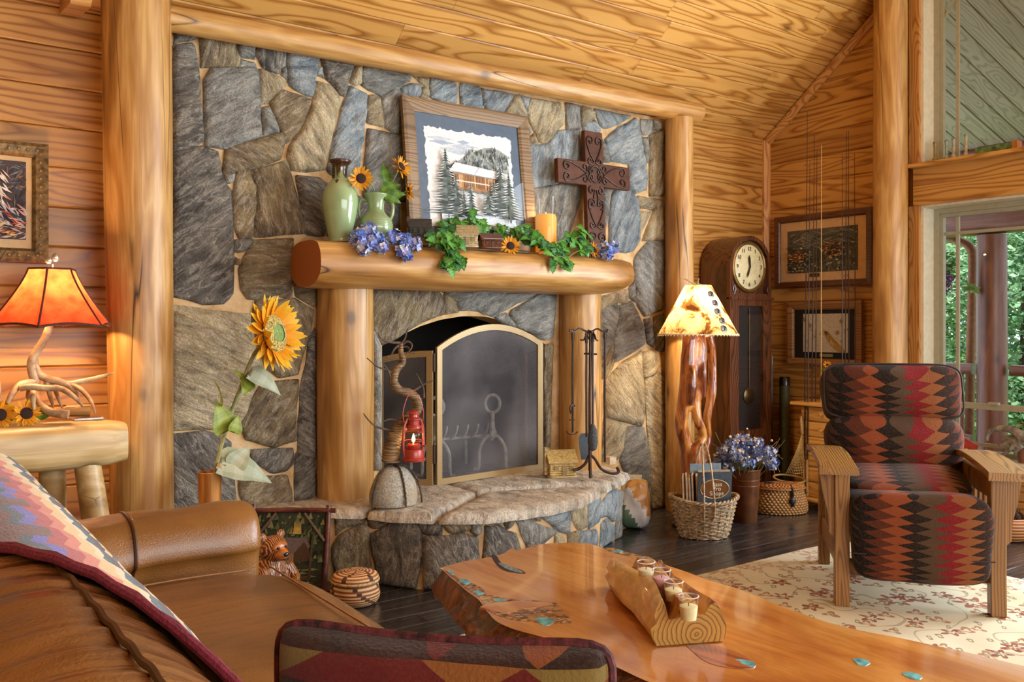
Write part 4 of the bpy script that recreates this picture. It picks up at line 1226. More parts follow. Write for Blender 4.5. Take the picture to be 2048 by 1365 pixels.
# ---------------------------------------------------------------- framed winter print, leaning on the stone
def art_material(name='printed_picture', rough=0.5):
    return vcol(name, rough, 0.3, 0.22, 70)
ART = art_material()
PGLASS = glass('picture_glass', ior=1.28)
def picture(label, origin, xdir, updir, w, h, sw, frame_mat, layers, depth=0.022, mat_c=None, glass_on=True, inner=None, cat='picture', thick=None, name='framed_picture', liner=None):
    """origin: lower left corner on the back plane; layers: function(add) with add(poly in metres, colour, mat layer)"""
    xd, ud = Vector(xdir).normalized(), Vector(updir).normalized(); nd = xd.cross(ud)       # nd points out of the wall, to the room
    t = thing(name, label, cat, origin)
    R = Matrix((xd, ud, nd)).transposed().to_4x4()
    fm = MB()
    # four mitred rails
    prof = [(0.0, 0.0), (0.0, depth), (sw * .25, depth * 1.12), (sw * .8, depth * .95), (sw, depth * .62), (sw, 0.0)]
    cor = [((0, 0), (1, 1)), ((w, 0), (-1, 1)), ((w, h), (-1, -1)), ((0, h), (1, -1))]
    rails = []
    for i in range(4):
        m = MB(); vs = []
        for (c, dr) in (cor[i], cor[(i + 1) % 4]):
            for (a, z) in prof: vs.append(R @ Vector((c[0] + dr[0] * a, c[1] + dr[1] * a, z)))
        n = len(prof); m.add(vs, [(k, (k + 1) % n, n + (k + 1) % n, n + k) for k in range(n)] + [tuple(reversed(range(n))), tuple(range(n, 2 * n))])
        rails.append(m.build('frame_rail', frame_mat, t, smooth=False))
    bk = MB(); bk.box((w/2, h/2, depth * .22), (w - sw, h - sw, depth * .3), mat=R)
    bk.build('mat_board', plain('mat_board_' + label[:12], mat_c or '#39424C', 0.7, vary=0.03), t, smooth=False)
    art = MB(); cnt = [0]
    def add(poly, col):
        cnt[0] += 1
        z = depth * .40 + cnt[0] * 0.00006
        art.add([R @ Vector((x, y, z)) for x, y in poly], [tuple(range(len(poly)))], 0, lin(col) if isinstance(col, str) else col)
    layers(add)
    if cnt[0]: art.build('print', ART, t, smooth=False)
    if glass_on:
        MB().box((w/2, h/2, depth * .72), (w - sw * 1.6, h - sw * 1.6, 0.002), mat=R).build('glass', PGLASS, t, smooth=False)
    return t, R
def rect(x0, y0, x1, y1): return [(x0, y0), (x1, y0), (x1, y1), (x0, y1)]
def fir(add, rg, x, y, h, cols, w=0.34):
    n = max(6, int(h / 0.016))
    add([(x - h*.012, y), (x + h*.012, y), (x, y + h)], '#4A4C44')
    for k in range(n):
        t = k / n; ww = h * w * (1 - t) * rg.uniform(.8, 1.25) * .62 + h * .012; yy = y + h * (.06 + .92 * t); dh = h / n
        for sg in (-1, 1):
            add([(x, yy + dh * .9), (x + sg * ww, yy - dh * rg.uniform(.2, .9)), (x + sg * ww * .55, yy - dh * .1), (x, yy - dh * .3)], rg.choice(cols))
            if rg.random() < .6: add([(x + sg * ww * .2, yy + dh * .7), (x + sg * ww * .9, yy - dh * .1), (x + sg * ww * .45, yy + dh * .15)], '#E4E8EA')
def winter(add):
    rg = random.Random(4)
    x0, x1, y0, y1 = .135, .715, .125, .680
    edge = []
    N = 40
    for i in range(N): edge.append((x0 + (x1 - x0) * i / N, y0 + rg.uniform(-.007, .007)))
    for i in range(N): edge.append((x1 + rg.uniform(-.007, .007), y0 + (y1 - y0) * i / N))
    for i in range(N): edge.append((x1 - (x1 - x0) * i / N, y1 + rg.uniform(-.007, .007)))
    for i in range(N): edge.append((x0 + rg.uniform(-.007, .007), y1 - (y1 - y0) * i / N))
    add(edge, '#F0EFEC')
    for k in range(14):
        xx, yy = rg.uniform(.21, .42), rg.uniform(.55, .63); ww = rg.uniform(.04, .1)
        add([(xx - ww, yy), (xx, yy - .012), (xx + ww, yy + .004), (xx, yy + .014)], rg.choice(['#B9C4D2', '#C7CED8', '#A9B8CB']))
    ridge = [(.24, .42), (.28, .475), (.34, .505), (.40, .545), (.43, .585), (.47, .575), (.52, .60), (.58, .61), (.63, .60), (.69, .57), (.69, .40)]
    add(ridge, '#9AA29E')
    for k in range(260):
        x = rg.uniform(.25, .69)
        top = max(0.0, *[a[1] + (b[1] - a[1]) * (x - a[0]) / (b[0] - a[0]) for a, b in zip(ridge[:-2], ridge[1:-1]) if a[0] <= x <= b[0] and b[0] > a[0]] or [0.45])
        yb = rg.uniform(.42, max(.43, top - .012)); hh = rg.uniform(.012, .034)
        add([(x - hh*.22, yb), (x + hh*.22, yb), (x, yb + hh)], rg.choice(['#4F5A58', '#6B7674', '#87918F', '#3F4A4A', '#C5CACB']))
    # the long log house under snow
    add([(.29, .345), (.60, .33), (.60, .43), (.29, .445)], '#B5814F')
    for k in range(30):
        xx = .30 + k * .0102; add([(xx, .35 + (k % 3) * .004), (xx + .005, .35), (xx + .005, .42), (xx, .43)], rg.choice(['#8A5C34', '#CFA26C', '#6E4A2E', '#DDB988']))
    add([(.285, .385), (.605, .372), (.605, .379), (.285, .392)], '#E6DDD0')
    add([(.285, .335), (.60, .320), (.60, .332), (.285, .347)], '#8A7A66')
    add([(.265, .440), (.645, .415), (.68, .455), (.31, .490)], '#E9EAEA')
    add([(.265, .440), (.645, .415), (.645, .409), (.265, .434)], '#8C9294')
    add([(.43, .430), (.436, .430), (.475, .478), (.468, .478)], '#A9B0B4')
    add([(.20, .14), (.69, .14), (.69, .20), (.50, .235), (.36, .20), (.20, .22)], '#D5DCE2')
    g = ['#3F4B47', '#56625C', '#6E7A74', '#48544E', '#2F3A38']
    for (x, y, h) in ((.245, .17, .40), (.30, .165, .26), (.345, .185, .15), (.55, .19, .22), (.60, .185, .34), (.655, .17, .30), (.385, .18, .20), (.50, .19, .17)):
        fir(add, rg, x, y, h, g, .58)
    add([(.64, .16), (.652, .16), (.648, .26), (.643, .26)], '#55504A')
GREYWOOD = wood('weathered_frame_wood', 'X', '#9A7E5C', '#7B5F40', '#5B4229', freq=55, width_axis='Z', knots=False, rough=0.55, tone=0.16)
pb = Vector((2.295, 4.085, ZM + 0.004)); up = Vector((0, 0.105, 0.828))
picture('large brown framed print of a snowy log house leaning on the stone above the mantel', pb, (1, 0, 0), up, .852, .832, .078, GREYWOOD, winter, depth=.026, mat_c='#55667A')

# ---------------------------------------------------------------- cross with iron scrolls
CW = plain('dark_brown_cross_wood', '#552C12', 0.5, vary=0.12, scale=20, coat=0.0, spec=0.25)
IRON = plain('wrought_iron', '#2B211B', 0.5, vary=0.1, metal=0.6)
BROWN_IRON = plain('brown_iron_scroll', '#3E2A20', 0.42, vary=0.12, metal=0.4)
cr = thing('cross', 'dark wooden cross with curled iron scrollwork standing on the mantel', 'cross', (3.635, 4.105, ZM))
cr.rotation_euler = (-0.055, 0, 0)
cross_poly = [(-.074, 0), (.074, 0), (.074, .455), (.298, .455), (.298, .602), (.074, .602), (.074, .80), (-.074, .80), (-.074, .602), (-.298, .602), (-.298, .455), (-.074, .455)]
o = MB().prism([(a, b) for a, b in cross_poly], 'Y', -0.018, 0.018).build('cross_board', CW, cr, smooth=False)
bv = o.modifiers.new('edge', 'BEVEL'); bv.width = 0.004; bv.segments = 2
def curl(c, r, a0, turns, sg, n=16):
    return [(c[0] + r * (1 - .75 * k / n) * math.cos(a0 + sg * turns * 2 * PI * k / n), c[1] + r * (1 - .75 * k / n) * math.sin(a0 + sg * turns * 2 * PI * k / n)) for k in range(n + 1)]
def scroll(pts, parent=cr, r=0.0052, y=-0.0215):
    MB().tube([(p[0], y, p[1]) for p in pts], r, 6).build('scroll', BROWN_IRON, parent)
def heart(cx, cz, L, W, rot):
    """two mirrored curls that open at the far end and meet at the near end"""
    ca, sa = math.cos(rot), math.sin(rot)
    for sg in (-1, 1):
        pts = [(sg * .004, 0.0), (sg * W * .28, L * .28), (sg * W * .48, L * .62)] 
        pts = [(p[0], p[1]) for p in catmull([(a, b, 0) for a, b in pts], 5)]
        pts += curl((sg * W * .26, L * .76), W * .245, 0.35 if sg > 0 else PI - .35, 0.95, sg)
        tail = [(sg * .004, 0.0), (sg * W * .22, -L * .06)] + curl((sg * W * .30, L * .045), W * .17, -PI / 2 - sg * .2, .8, sg, 12)
        for P_ in (pts, tail): scroll([(cx + a * ca - b * sa, cz + a * sa + b * ca) for a, b in P_])
heart(0, .605, .175, .125, 0)
heart(.075, .5285, .20, .125, -PI / 2)
heart(-.075, .5285, .20, .125, PI / 2)
heart(0, .20, .19, .125, 0)
heart(0, .02, .15, .125, 0)
for sg in (-1, 1):
    scroll(curl((sg * .032, .548), .028, PI/2, .9, -sg) ); scroll(curl((sg * .032, .508), .028, -PI/2, .9, sg))
    scroll([(sg * .008, .43), (sg * .018, .38), (sg * .010, .33)]); scroll(curl((sg * .036, .425), .026, PI/2, .9, -sg)); scroll(curl((sg * .036, .335), .026, -PI/2, .9, sg))
scroll([(.045 * math.cos(2*PI*k/20), .5285 + .05 * math.sin(2*PI*k/20)) for k in range(21)])

# ---------------------------------------------------------------- hurricane glass with a candle
hg = thing('candle_holder', 'clear glass cylinder holding a thick lit orange candle on the mantel', 'candle', on_m(1092, 4.015))
gm = MB().lathe([(0.060, 0.0), (0.068, 0.004), (0.069, 0.335), (0.0665, 0.335), (0.0655, 0.012), (0.001, 0.010)], 32, cap=False)
gm.build('glass_cylinder', glass('hurricane_glass', ior=1.3), hg, angle=50)
t_ = NT('glowing_wax'); _g = t_.sep(t_.obj())
WAX = t_.set(Base_Color='#E0923A', Roughness=0.5, Emission_Color=t_.ramp(_g[2], [(0.06, '#F08A20'), (0.2, '#F7B560')]), Emission_Strength=0.55, Subsurface_Weight=0.0)
MB().lathe([(0.001, 0.014), (0.061, 0.014), (0.062, 0.215), (0.054, 0.232), (0.024, 0.208), (0.001, 0.204)], 28, cap=False).build('candle', WAX, hg, angle=50)
t_ = NT('flame'); FLAME = t_.set(Base_Color='#FFE9A8', Emission_Color='#FFD98A', Emission_Strength=14.0)
MB().lathe([(0.0005, 0.206), (0.005, 0.214), (0.0055, 0.222), (0.003, 0.234), (0.0004, 0.245)], 10, cap=False).build('flame', FLAME, hg)
# ================================================================== things on the hearth
ZT = 0.374
BRASS = None
t_ = NT('antiqued_brass_screen_frame'); _b = t_.n('TexChecker', 1, Vector=t_.obj(), Scale=160.0)
BRASS = t_.set(Base_Color=t_.ramp(_b, [(0.0, '#8E744B'), (1.0, '#B3976A')]), Roughness=0.42, Metallic=0.35, Normal=t_.bump(_b, 0.3, 0.002))
t_ = NT('fine_wire_mesh')
_tr = t_.n('BsdfTransparent', Color=(1, 1, 1, 1)); _df = t_.n('BsdfDiffuse', Color=t_.ramp(t_.noise(t_.obj(), 3.0, 3), [(0.35, '#5C595C'), (0.7, '#8E8A8C')]))
t_.t.links.new(t_.n('MixShader', Fac=0.46, i1=_tr, i2=_df), t_.out.inputs[0]); MESHW = t_.mat
sc = thing('fireplace_screen', 'arched brass framed mesh fire screen with a folded side panel, on the hearth', 'fire screen', (2.47, 4.10, ZT))
def panel(name, p0, p1, ztop0, ztop1, rise, bar=0.034, NA=24):
    p0, p1 = Vector((p0[0], p0[1], 0)) - Vector((2.47, 4.10, 0)), Vector((p1[0], p1[1], 0)) - Vector((2.47, 4.10, 0))
    d = p1 - p0; W = d.length; dx = d / W; nm = Vector((dx.y, -dx.x, 0))
    def top(u):
        return ztop0 + (ztop1 - ztop0) * u + rise * (1 - (2 * u - 1) ** 2)
    out = [(0, 0), (W, 0)] + [(W * (1 - k / NA), top(1 - k / NA)) for k in range(NA + 1)]
    cx_ = W / 2; cz_ = ztop0 / 2
    inn = [(bar, bar), (W - bar, bar)] + [(min(max(W * (1 - k / NA), bar), W - bar), top(min(max(1 - k / NA, bar / W), 1 - bar / W)) - bar) for k in range(NA + 1)]
    def P(q, off): return p0 + dx * q[0] + Vector((0, 0, q[1])) + nm * off
    m = MB(); n = len(out)
    m.add([P(q, .009) for q in out] + [P(q, .009) for q in inn] + [P(q, -.009) for q in out] + [P(q, -.009) for q in inn],
          [f for k in range(n) for f in ((k, (k+1) % n, n+(k+1) % n, n+k), (2*n+k, 3*n+k, 3*n+(k+1) % n, 2*n+(k+1) % n), (k, 2*n+k, 2*n+(k+1) % n, (k+1) % n), (n+k, n+(k+1) % n, 3*n+(k+1) % n, 3*n+k))])
    o = m.build(name, BRASS, sc, smooth=False)
    mm = MB(); mm.add([P(q, 0.0) for q in inn], [tuple(range(n))])
    mm.build('wire_mesh', MESHW, o, smooth=False)
panel('screen_panel', (2.472, 4.100), (3.262, 4.185), 0.752, 0.770, 0.118)
panel('side_panel', (2.255, 4.37), (2.452, 4.105), 0.690, 0.735, 0.012, bar=0.034, NA=4)
panel('side_panel', (3.272, 4.19), (3.290, 4.40), 0.765, 0.72, 0.0, NA=2)
hgm = MB()
for z in (.12, .62): hgm.tube([(-.010, .002, z), (-.010, .002, z + .10)], .008, 8)
hgm.build('hinge', BROWN_IRON, sc)

STEEL = plain('grey_cast_iron', '#C4C2BE', 0.5, vary=0.12, metal=0.1)
ad = thing('andirons', 'pair of looped iron andirons with a log grate behind the mesh screen', 'andirons', (3.0, 4.5, 0.352))
def andiron(px, yy, parent):
    c = aty(px, 940, yy) - Vector(ad.location); c.z = 0
    ex = Vector((.81, -.59, 0))
    m = MB()
    m.tube(catmull([c - ex * .115 + Vector((0, 0, .004)), c - ex * .085 + Vector((0, 0, .012)), c - ex * .078 + Vector((0, 0, .13)), c - ex * .04 + Vector((0, 0, .20)), c + Vector((0, 0, .215)), c + ex * .04 + Vector((0, 0, .20)), c + ex * .078 + Vector((0, 0, .13)), c + ex * .085 + Vector((0, 0, .012)), c + ex * .115 + Vector((0, 0, .004))], 5), .011, 8)
    m.tube([c + Vector((0, 0, .2)), c + Vector((0, 0, .32)), c + Vector((0, 0, .36))], [.022, .013, .016], 8)
    m.tube([c + Vector((0, 0, .41)) + ex * (.045 * math.cos(2*PI*k/18)) + Vector((0, 0, .055 * math.sin(2*PI*k/18))) for k in range(19)], .011, 8)
    m.ball(c + Vector((0, -.012, .225)), (.026, .012, .03), 12, 8)
    m.tube([c + Vector((0, 0, .19)), c + Vector((0.0, .3, .19)), c + Vector((0, .3, 0.0))], .011, 8)
    m.build('andiron', STEEL, parent)
andiron(985, 4.45, ad); andiron(872, 4.47, ad)
gm = MB(); e0 = aty(872, 940, 4.56) - Vector(ad.location); e1 = aty(975, 940, 4.56) - Vector(ad.location)
for k in range(5):
    p = e0.lerp(e1, (k + .3) / 5); p.z = .20
    gm.tube(catmull([p + Vector((0, .15, 0)), p, p + Vector((0.01, -.05, .03)), p + Vector((.02, -.06, .085))], 4), .007, 6)
e0.z = e1.z = .20; gm.tube([e0, e1], .010, 8)
gm.build('grate', STEEL, ad)

# ---- stone and branch lantern stand
ls = thing('lantern_stand', 'grey river stone bound with wire carrying a crooked wrapped branch, on the hearth', 'lantern stand', (2.05, 3.80, ZT))
LO = Vector(ls.location)
def stone_base():
    m = MB()
    def fn(u, v):
        a = 2 * PI * v; t = u * PI / 2
        r = math.cos(t) ** 0.75 if u < 1 else 0.0
        q = Vector((0.142 * r * math.cos(a) * (1 - .12 * (1 - u)), 0.105 * r * math.sin(a), 0.185 * math.sin(t) ** 1.15))
        q *= 1 + .05 * mnoise.noise(q * 14)
        if u < .12: q.x *= .93 + u * .6; q.y *= .93 + u * .6
        return q
    m.grid(fn, 14, 30, closed_v=True); m.f.append(tuple(reversed(range(30)))); m.m.append(0); m.c.append(None)
    return m
t_ = NT('river_stone'); _n = t_.noise(t_.obj(), 120, 3)
RIVER = t_.set(Base_Color=t_.mix(t_.ramp(t_.noise(t_.obj(), 9, 3), [(0.45, 0.0), (0.7, 0.6)]), t_.ramp(_n, [(0.3, '#7F7A6E'), (0.55, '#AAA496'), (0.75, '#C4BCA8')]), '#A58B5C'), Roughness=0.85, Normal=t_.bump(_n, 0.5, 0.004))
stone_base().build('stone_base', RIVER, ls, angle=80)
wr_ = MB()
for az in (0.5, 1.9, 3.5, 4.75, 5.7):
    pts = []
    for k in range(9):
        t = PI / 2 * (1 - k / 8); r = max(0.02, math.cos(t) ** .75) if k else .02
        pts.append((0.147 * r * math.cos(az), 0.110 * r * math.sin(az), 0.19 * math.sin(t) ** 1.15 + .002))
    wr_.tube([Vector(p) + Vector((random.uniform(-.002, .002),) * 3) for p in catmull(pts, 3)], .0048, 6)
    wr_.tube([Vector(p) + Vector((random.uniform(-.004, .004), random.uniform(-.004, .004), .002)) for p in catmull(pts, 3)], .0034, 5)
wr_.build('wire_binding', plain('twisted_dark_wire', '#4A3E34', 0.6, vary=0.2, metal=0.3), ls)
def zp(zx, zy, y=3.80): return aty(700 + .271 * zx, 640 + .271 * zy, y) - LO
t_ = NT('wrapped_vine'); _s = t_.sep(t_.obj()); _w = t_.noise(t_.comb(t_.math('MULTIPLY', _s[0], 12.0), t_.math('MULTIPLY', _s[1], 12.0), t_.math('MULTIPLY', _s[2], 190.0)), 1.0, 3)
VINE = t_.set(Base_Color=t_.ramp(_w, [(0.3, '#3A2A1C'), (0.5, '#7D5F3C'), (0.68, '#A98A5C'), (0.8, '#8E8A84')]), Roughness=0.6, Normal=t_.bump(_w, 0.8, 0.006))
path = [zp(300, 1050), zp(308, 950), zp(340, 850), zp(400, 760), zp(460, 710, 3.83), zp(500, 650, 3.83), zp(490, 590, 3.82), zp(445, 545), zp(360, 520), zp(322, 450), zp(340, 370), zp(388, 310), zp(376, 240), zp(374, 175)]
cp = catmull(path, 14)
rr_ = lerp_list([.044, .041, .037, .032, .026, .024, .023, .022, .022, .021, .020, .017, .014, .011], len(cp))
rr_ = [r * (1 + .10 * math.sin(k * 2.4) + random.uniform(-.06, .06)) for k, r in enumerate(rr_)]
MB().tube(cp, rr_, 12).build('wrapped_branch', VINE, ls, angle=180)
TW = plain('twig_bark', '#5A4636', 0.75, vary=0.2, scale=80)
for tw_ in ([(374, 180), (405, 140), (425, 65)], [(370, 170), (290, 165), (235, 145), (205, 95)], [(380, 190), (420, 160), (452, 175), (455, 205), (435, 240), (480, 246)], [(360, 190), (330, 215), (300, 265), (268, 276)], [(385, 200), (420, 200), (440, 225), (415, 245)],
            [(318, 400), (270, 370), (200, 345), (125, 282)], [(300, 470), (293, 400), (248, 325)], [(450, 540), (540, 480), (620, 445)], [(545, 575), (540, 500), (490, 398)],
            [(320, 820), (210, 795), (150, 755), (100, 693)], [(385, 755), (300, 735), (245, 752)]):
    cp = catmull([zp(a, b, 3.80 - .01 * k) for k, (a, b) in enumerate(tw_)], 5)
    MB().tube(cp, lerp_list([.0065, .0045, .0025], len(cp)), 6, jitter=.12).build('twig', TW, ls)

# ---- red lantern
LN = aty(827, 922, 3.735)
la = thing('lantern', 'small red metal oil lantern with a glowing globe hanging from the wrapped branch', 'lantern', LN)
RED = plain('red_lantern_paint', '#A8372A', 0.4, vary=0.06, metal=0.1, coat=0.3)
MB().lathe([(0.001, 0.0), (0.058, 0.0), (0.060, 0.008), (0.056, 0.014), (0.050, 0.018), (0.050, 0.045), (0.046, 0.055), (0.026, 0.060), (0.001, 0.06)], 28, cap=False).build('oil_tank', RED, la)
MB().lathe([(0.030, 0.058), (0.033, 0.064), (0.036, 0.074), (0.030, 0.082), (0.022, 0.086)], 24, cap=False).build('burner', RED, la)
MB().lathe([(0.028, 0.080), (0.040, 0.100), (0.043, 0.120), (0.038, 0.145), (0.029, 0.158)], 28, cap=False).build('globe', glass('lantern_globe', (1.0, 0.93, 0.78)), la, angle=180)
MB().lathe([(0.032, 0.156), (0.036, 0.160), (0.034, 0.170), (0.028, 0.176), (0.028, 0.196), (0.037, 0.200), (0.037, 0.206), (0.024, 0.214), (0.022, 0.226), (0.034, 0.230), (0.028, 0.240), (0.010, 0.246), (0.001, 0.247)], 28, cap=False).build('chimney_cap', RED, la)
for sg in (-1, 1):
    MB().tube(catmull([(sg*.047, 0, .02), (sg*.056, 0, .06), (sg*.056, 0, .12), (sg*.050, 0, .17), (sg*.034, 0, .205)], 5), .0065, 8).build('side_tube', RED, la)
wg = MB()
for z in (.098, .140): wg.tube([(.046 * math.cos(2*PI*k/20), .046 * math.sin(2*PI*k/20), z) for k in range(21)], .0018, 5)
wg.tube([(0, -.046, .085), (0, -.049, .12), (0, -.046, .155)], .0018, 5)
wg.build('globe_guard', RED, la)
MB().tube(catmull([(-.052, 0, .19), (-.058, 0, .24), (-.035, 0, .31), (0, .01, .335), (.030, 0, .31), (.055, 0, .24), (.052, 0, .19)], 6), .0022, 6).build('bail_handle', RED, la)
MB().tube([(.018, -.05, .075), (.030, -.062, .078)], .005, 8).build('wick_knob', RED, la)
MB().lathe([(0.0005, 0.086), (0.007, 0.094), (0.009, 0.104), (0.005, 0.120), (0.0005, 0.134)], 12, cap=False).build('flame', FLAME, la)
point_light('lantern_flame', LN + Vector((0, 0, .112)), 1.6, (1.0, 0.62, 0.25), 0.01)
point_light('candle_flame', on_m(1092, 4.015) + Vector((0, 0, .245)), 1.4, (1.0, 0.68, 0.32), 0.012)

cabin('cream ceramic model log cabin on the right of the hearth in front of the screen', Vector((3.205, 3.93, ZT)), .150, .110, .150, '#C9AE72', '#C2A768', '#C9AE72', -0.42)

# ---- fire tools
tp = thing('fire_tool_stand', 'wrought iron tool stand with curled feet and hooks on the right of the hearth', 'tool stand', (3.335, 3.815, ZT))
TO = Vector(tp.location)
def tpz(zx, zy, y=3.815): return aty(1100 + .2344 * zx, 640 + .2344 * zy, y) - TO
MB().tube([tpz(340, 1290), tpz(338, 700), tpz(345, 90)], [.009, .008, .008], 8).build('post', BROWN_IRON, tp)
for pts, yy in (([(345, 110), (400, 78), (450, 100), (485, 100), (490, 80)], 3.80), ([(340, 110), (300, 95), (250, 75), (205, 100), (165, 90)], 3.80), ([(345, 100), (380, 130), (390, 165), (410, 178)], 3.74), ([(340, 110), (305, 140), (290, 170), (262, 172)], 3.74), ([(330, 160), (318, 120), (332, 85)], 3.88), ([(345, 295), (400, 293)], 3.78), ([(338, 290), (290, 290)], 3.84)):
    cp = catmull([tpz(a, b, yy if k > 0 else 3.815) for k, (a, b) in enumerate(pts)], 5)
    MB().tube(cp, .0055, 6).build('hook', BROWN_IRON, tp)
fz = [catmull([tpz(340, 1150), tpz(385, 1190), tpz(440, 1275, 3.78), tpz(530, 1312, 3.76), tpz(585, 1300, 3.76), tpz(572, 1262, 3.76)], 6),
      catmull([tpz(338, 1150), tpz(300, 1230, 3.80), tpz(240, 1275, 3.82), tpz(200, 1285, 3.83)], 6), catmull([tpz(340, 1100), tpz(342, 1240, 3.74), tpz(345, 1330, 3.70), tpz(343, 1345, 3.70)], 6)]
for cp in fz:
    for q in cp: q.z = max(q.z, .011)
    MB().tube(cp, .009, 8).build('foot', BROWN_IRON, tp)
def tool(label, head, zx, ztop, zbot, yy):
    t = thing('fire_tool', label, 'fire tool', aty(1100 + .2344 * zx, 640 + .2344 * ztop, yy), group=None)
    o = Vector(t.location); q = lambda a, b, y=yy: aty(1100 + .2344 * a, 640 + .2344 * b, y) - o
    MB().tube([q(zx, ztop), q(zx - 2, (ztop + zbot) / 2), q(zx, zbot)], .0065, 8).build('rod', BROWN_IRON, t)
    MB().tube(catmull([q(zx, ztop + 20), q(zx + 10, ztop - 6), q(zx, ztop - 22), q(zx - 10, ztop - 6), q(zx, ztop + 10)], 5), .004, 6).build('loop', BROWN_IRON, t)
    MB().tube([q(zx, ztop + 8), q(zx, ztop + 70)], [.010, .009], 8).build('grip', BROWN_IRON, t)
    if head == 'arrow':
        m = MB(); m.tube(catmull([q(140, 955), q(160, 975), q(185, 978), q(215, 972), q(235, 955)], 4), .004, 6); m.build('poker_tip', BROWN_IRON, t); m = MB(); m.tube([q(165, 855), q(210, 855)], .004, 6); m.build('crosspiece', BROWN_IRON, t); m = MB()
        m.tube(catmull([q(180, 800), q(172, 760), q(180, 735), q(205, 722), q(210, 740)], 4), .006, 6); m.build('hook_tip', BROWN_IRON, t)
    if head == 'shovel':
        m = MB(); prof = [(-45, 1195), (-60, 1100), (-68, 1010), (-50, 975), (-5, 968), (40, 975), (60, 1010), (52, 1100), (40, 1195)]
        for off in (0.0,):
            a = [q(zx + p, z, yy) for p, z in prof]; b = [v + Vector((.006, .008, 0)) for v in a]; n = len(a)
            m.add(a + b, [tuple(range(n)), tuple(reversed(range(n, 2*n)))] + [(k, (k+1) % n, n+(k+1) % n, n+k) for k in range(n)])
        m.build('shovel_pan', plain('dark_iron_pan', '#3B3C3E', 0.4, metal=0.7), t, smooth=False)
    if head == 'brush':
        m = MB(); m.lathe([(0.004, .0), (.022, .01), (.030, .05), (.026, .12), (.010, .15), (0.004, .16)], 14, c=q(zx, zbot + 120)); m.build('brush_head', plain('brush_bristles', '#4A4C50', 0.8, vary=.3, scale=200), t)
tool('iron poker with an arrow shaped tip hanging on the left hook of the tool stand', 'arrow', 195, 105, 960, 3.80)
tool('iron shovel hanging in the middle of the tool stand, its pan behind the feet', 'shovel', 312, 130, 1000, 3.88)
tool('fire brush hanging from the middle hook of the tool stand', 'brush', 365, 120, 1000, 3.76)
tool('long straight poker hanging on the right hook of the tool stand by the stone wall', 'plain', 468, 105, 1215, 3.86)
tag(MB().box(aty(1221, 921, 4.13), (.055, .05, .045)).build('small_box', plain('pale_box', '#C9B69A', .7), smooth=False), 'small pale box standing on the hearth against the wall behind the tool stand', 'box')

# ---- bag of fire starter beside the hearth
bgp = Vector((3.765, 3.905, 0))
bag = thing('bag', 'crumpled green, white and orange bag slumped against the right side of the hearth', 'bag', bgp, -0.75)
def bagmb():
    m = MB()
    def puff(q, p):
        t = (q.z + .15) / .3
        w = 1.0 - .45 * max(0, t - .25) ; n = mnoise.noise(Vector((q.x * 16, q.y * 16, q.z * 14))) * .016
        return (q.x * w + n + t * .02, q.y * (1 - .55 * t) + n, q.z + n * .5)
    m.cushion((0, 0, .152), (.21, .17, .30), 3.2, 12, puff=puff)
    for i, f in enumerate(m.f):
        c = sum((Vector(m.v[k]) for k in f), Vector()) / len(f)
        s = c.x * .8 + (c.z - .15) * .55
        m.c[i] = lin('#5E7F6B') if s < -.045 else lin('#D9DCE4') if s < .035 else lin('#C9934E')
        if c.z > .255: m.c[i] = lin('#C08A48')
    return m
bagmb().build('bag_body', vcol('glossy_plastic_bag', .28, .5, .15, 25, bump=.3), bag, angle=180)
MB().box((-.01, .0, .312), (.12, .012, .03)).build('bag_seam', plain('bag_edge', '#CDBE9A', .5), bag, smooth=False)

# ================================================================== left of the fireplace
# ---- log console table
TZ = 0.86
lt = thing('log_table', 'log console table with a thick slab top against the left plank wall', 'table', (0.25, 3.915, 0))
SLABW = logwood('pale_log_slab', 'X', '#DCC08C', '#BE9A60', '#7C5A30', 0.4, 0.3)
def slab():
    m = MB(); NX = 26; NP = 24; x0, x1 = -1.1, .585
    def fn(u, v):
        a = 2 * PI * v; c_, s_ = math.cos(a), math.sin(a); e = 2 / 4.2
        x = x0 + (x1 - x0) * u; k = 1 - .16 * math.exp(-(1 - u) * 40)
        y = .127 * math.copysign(abs(c_) ** e, c_) * k; z = .093 * math.copysign(abs(s_) ** e, s_) * k
        w = 1 + .05 * mnoise.noise(Vector((x * 2.5, y * 6, z * 6)))
        return (x, y * w, TZ - .093 + z * (w if s_ < 0 else 1))
    m.grid(fn, NX, NP, closed_v=True); nv = len(m.v)
    m.f.append(tuple(reversed(range(NP)))); m.m.append(0); m.c.append(None); m.f.append(tuple(range(nv - NP, nv))); m.m.append(0); m.c.append(None)
    return m
slab().build('table_top', SLABW, lt, angle=60)
for (a, b, c, d) in ((.44, -.06, .53, -.09), (.33, .06, .34, .10), (-.75, -.06, -.82, -.10), (-.70, .06, -.76, .10)):
    mm = log_mb((c, d, 0.0), (a, b, TZ - .17), .058, .050, seg=16, n=8, seed=int(a * 100) + 200)
    mm.build('leg', SLABW, lt, angle=50)

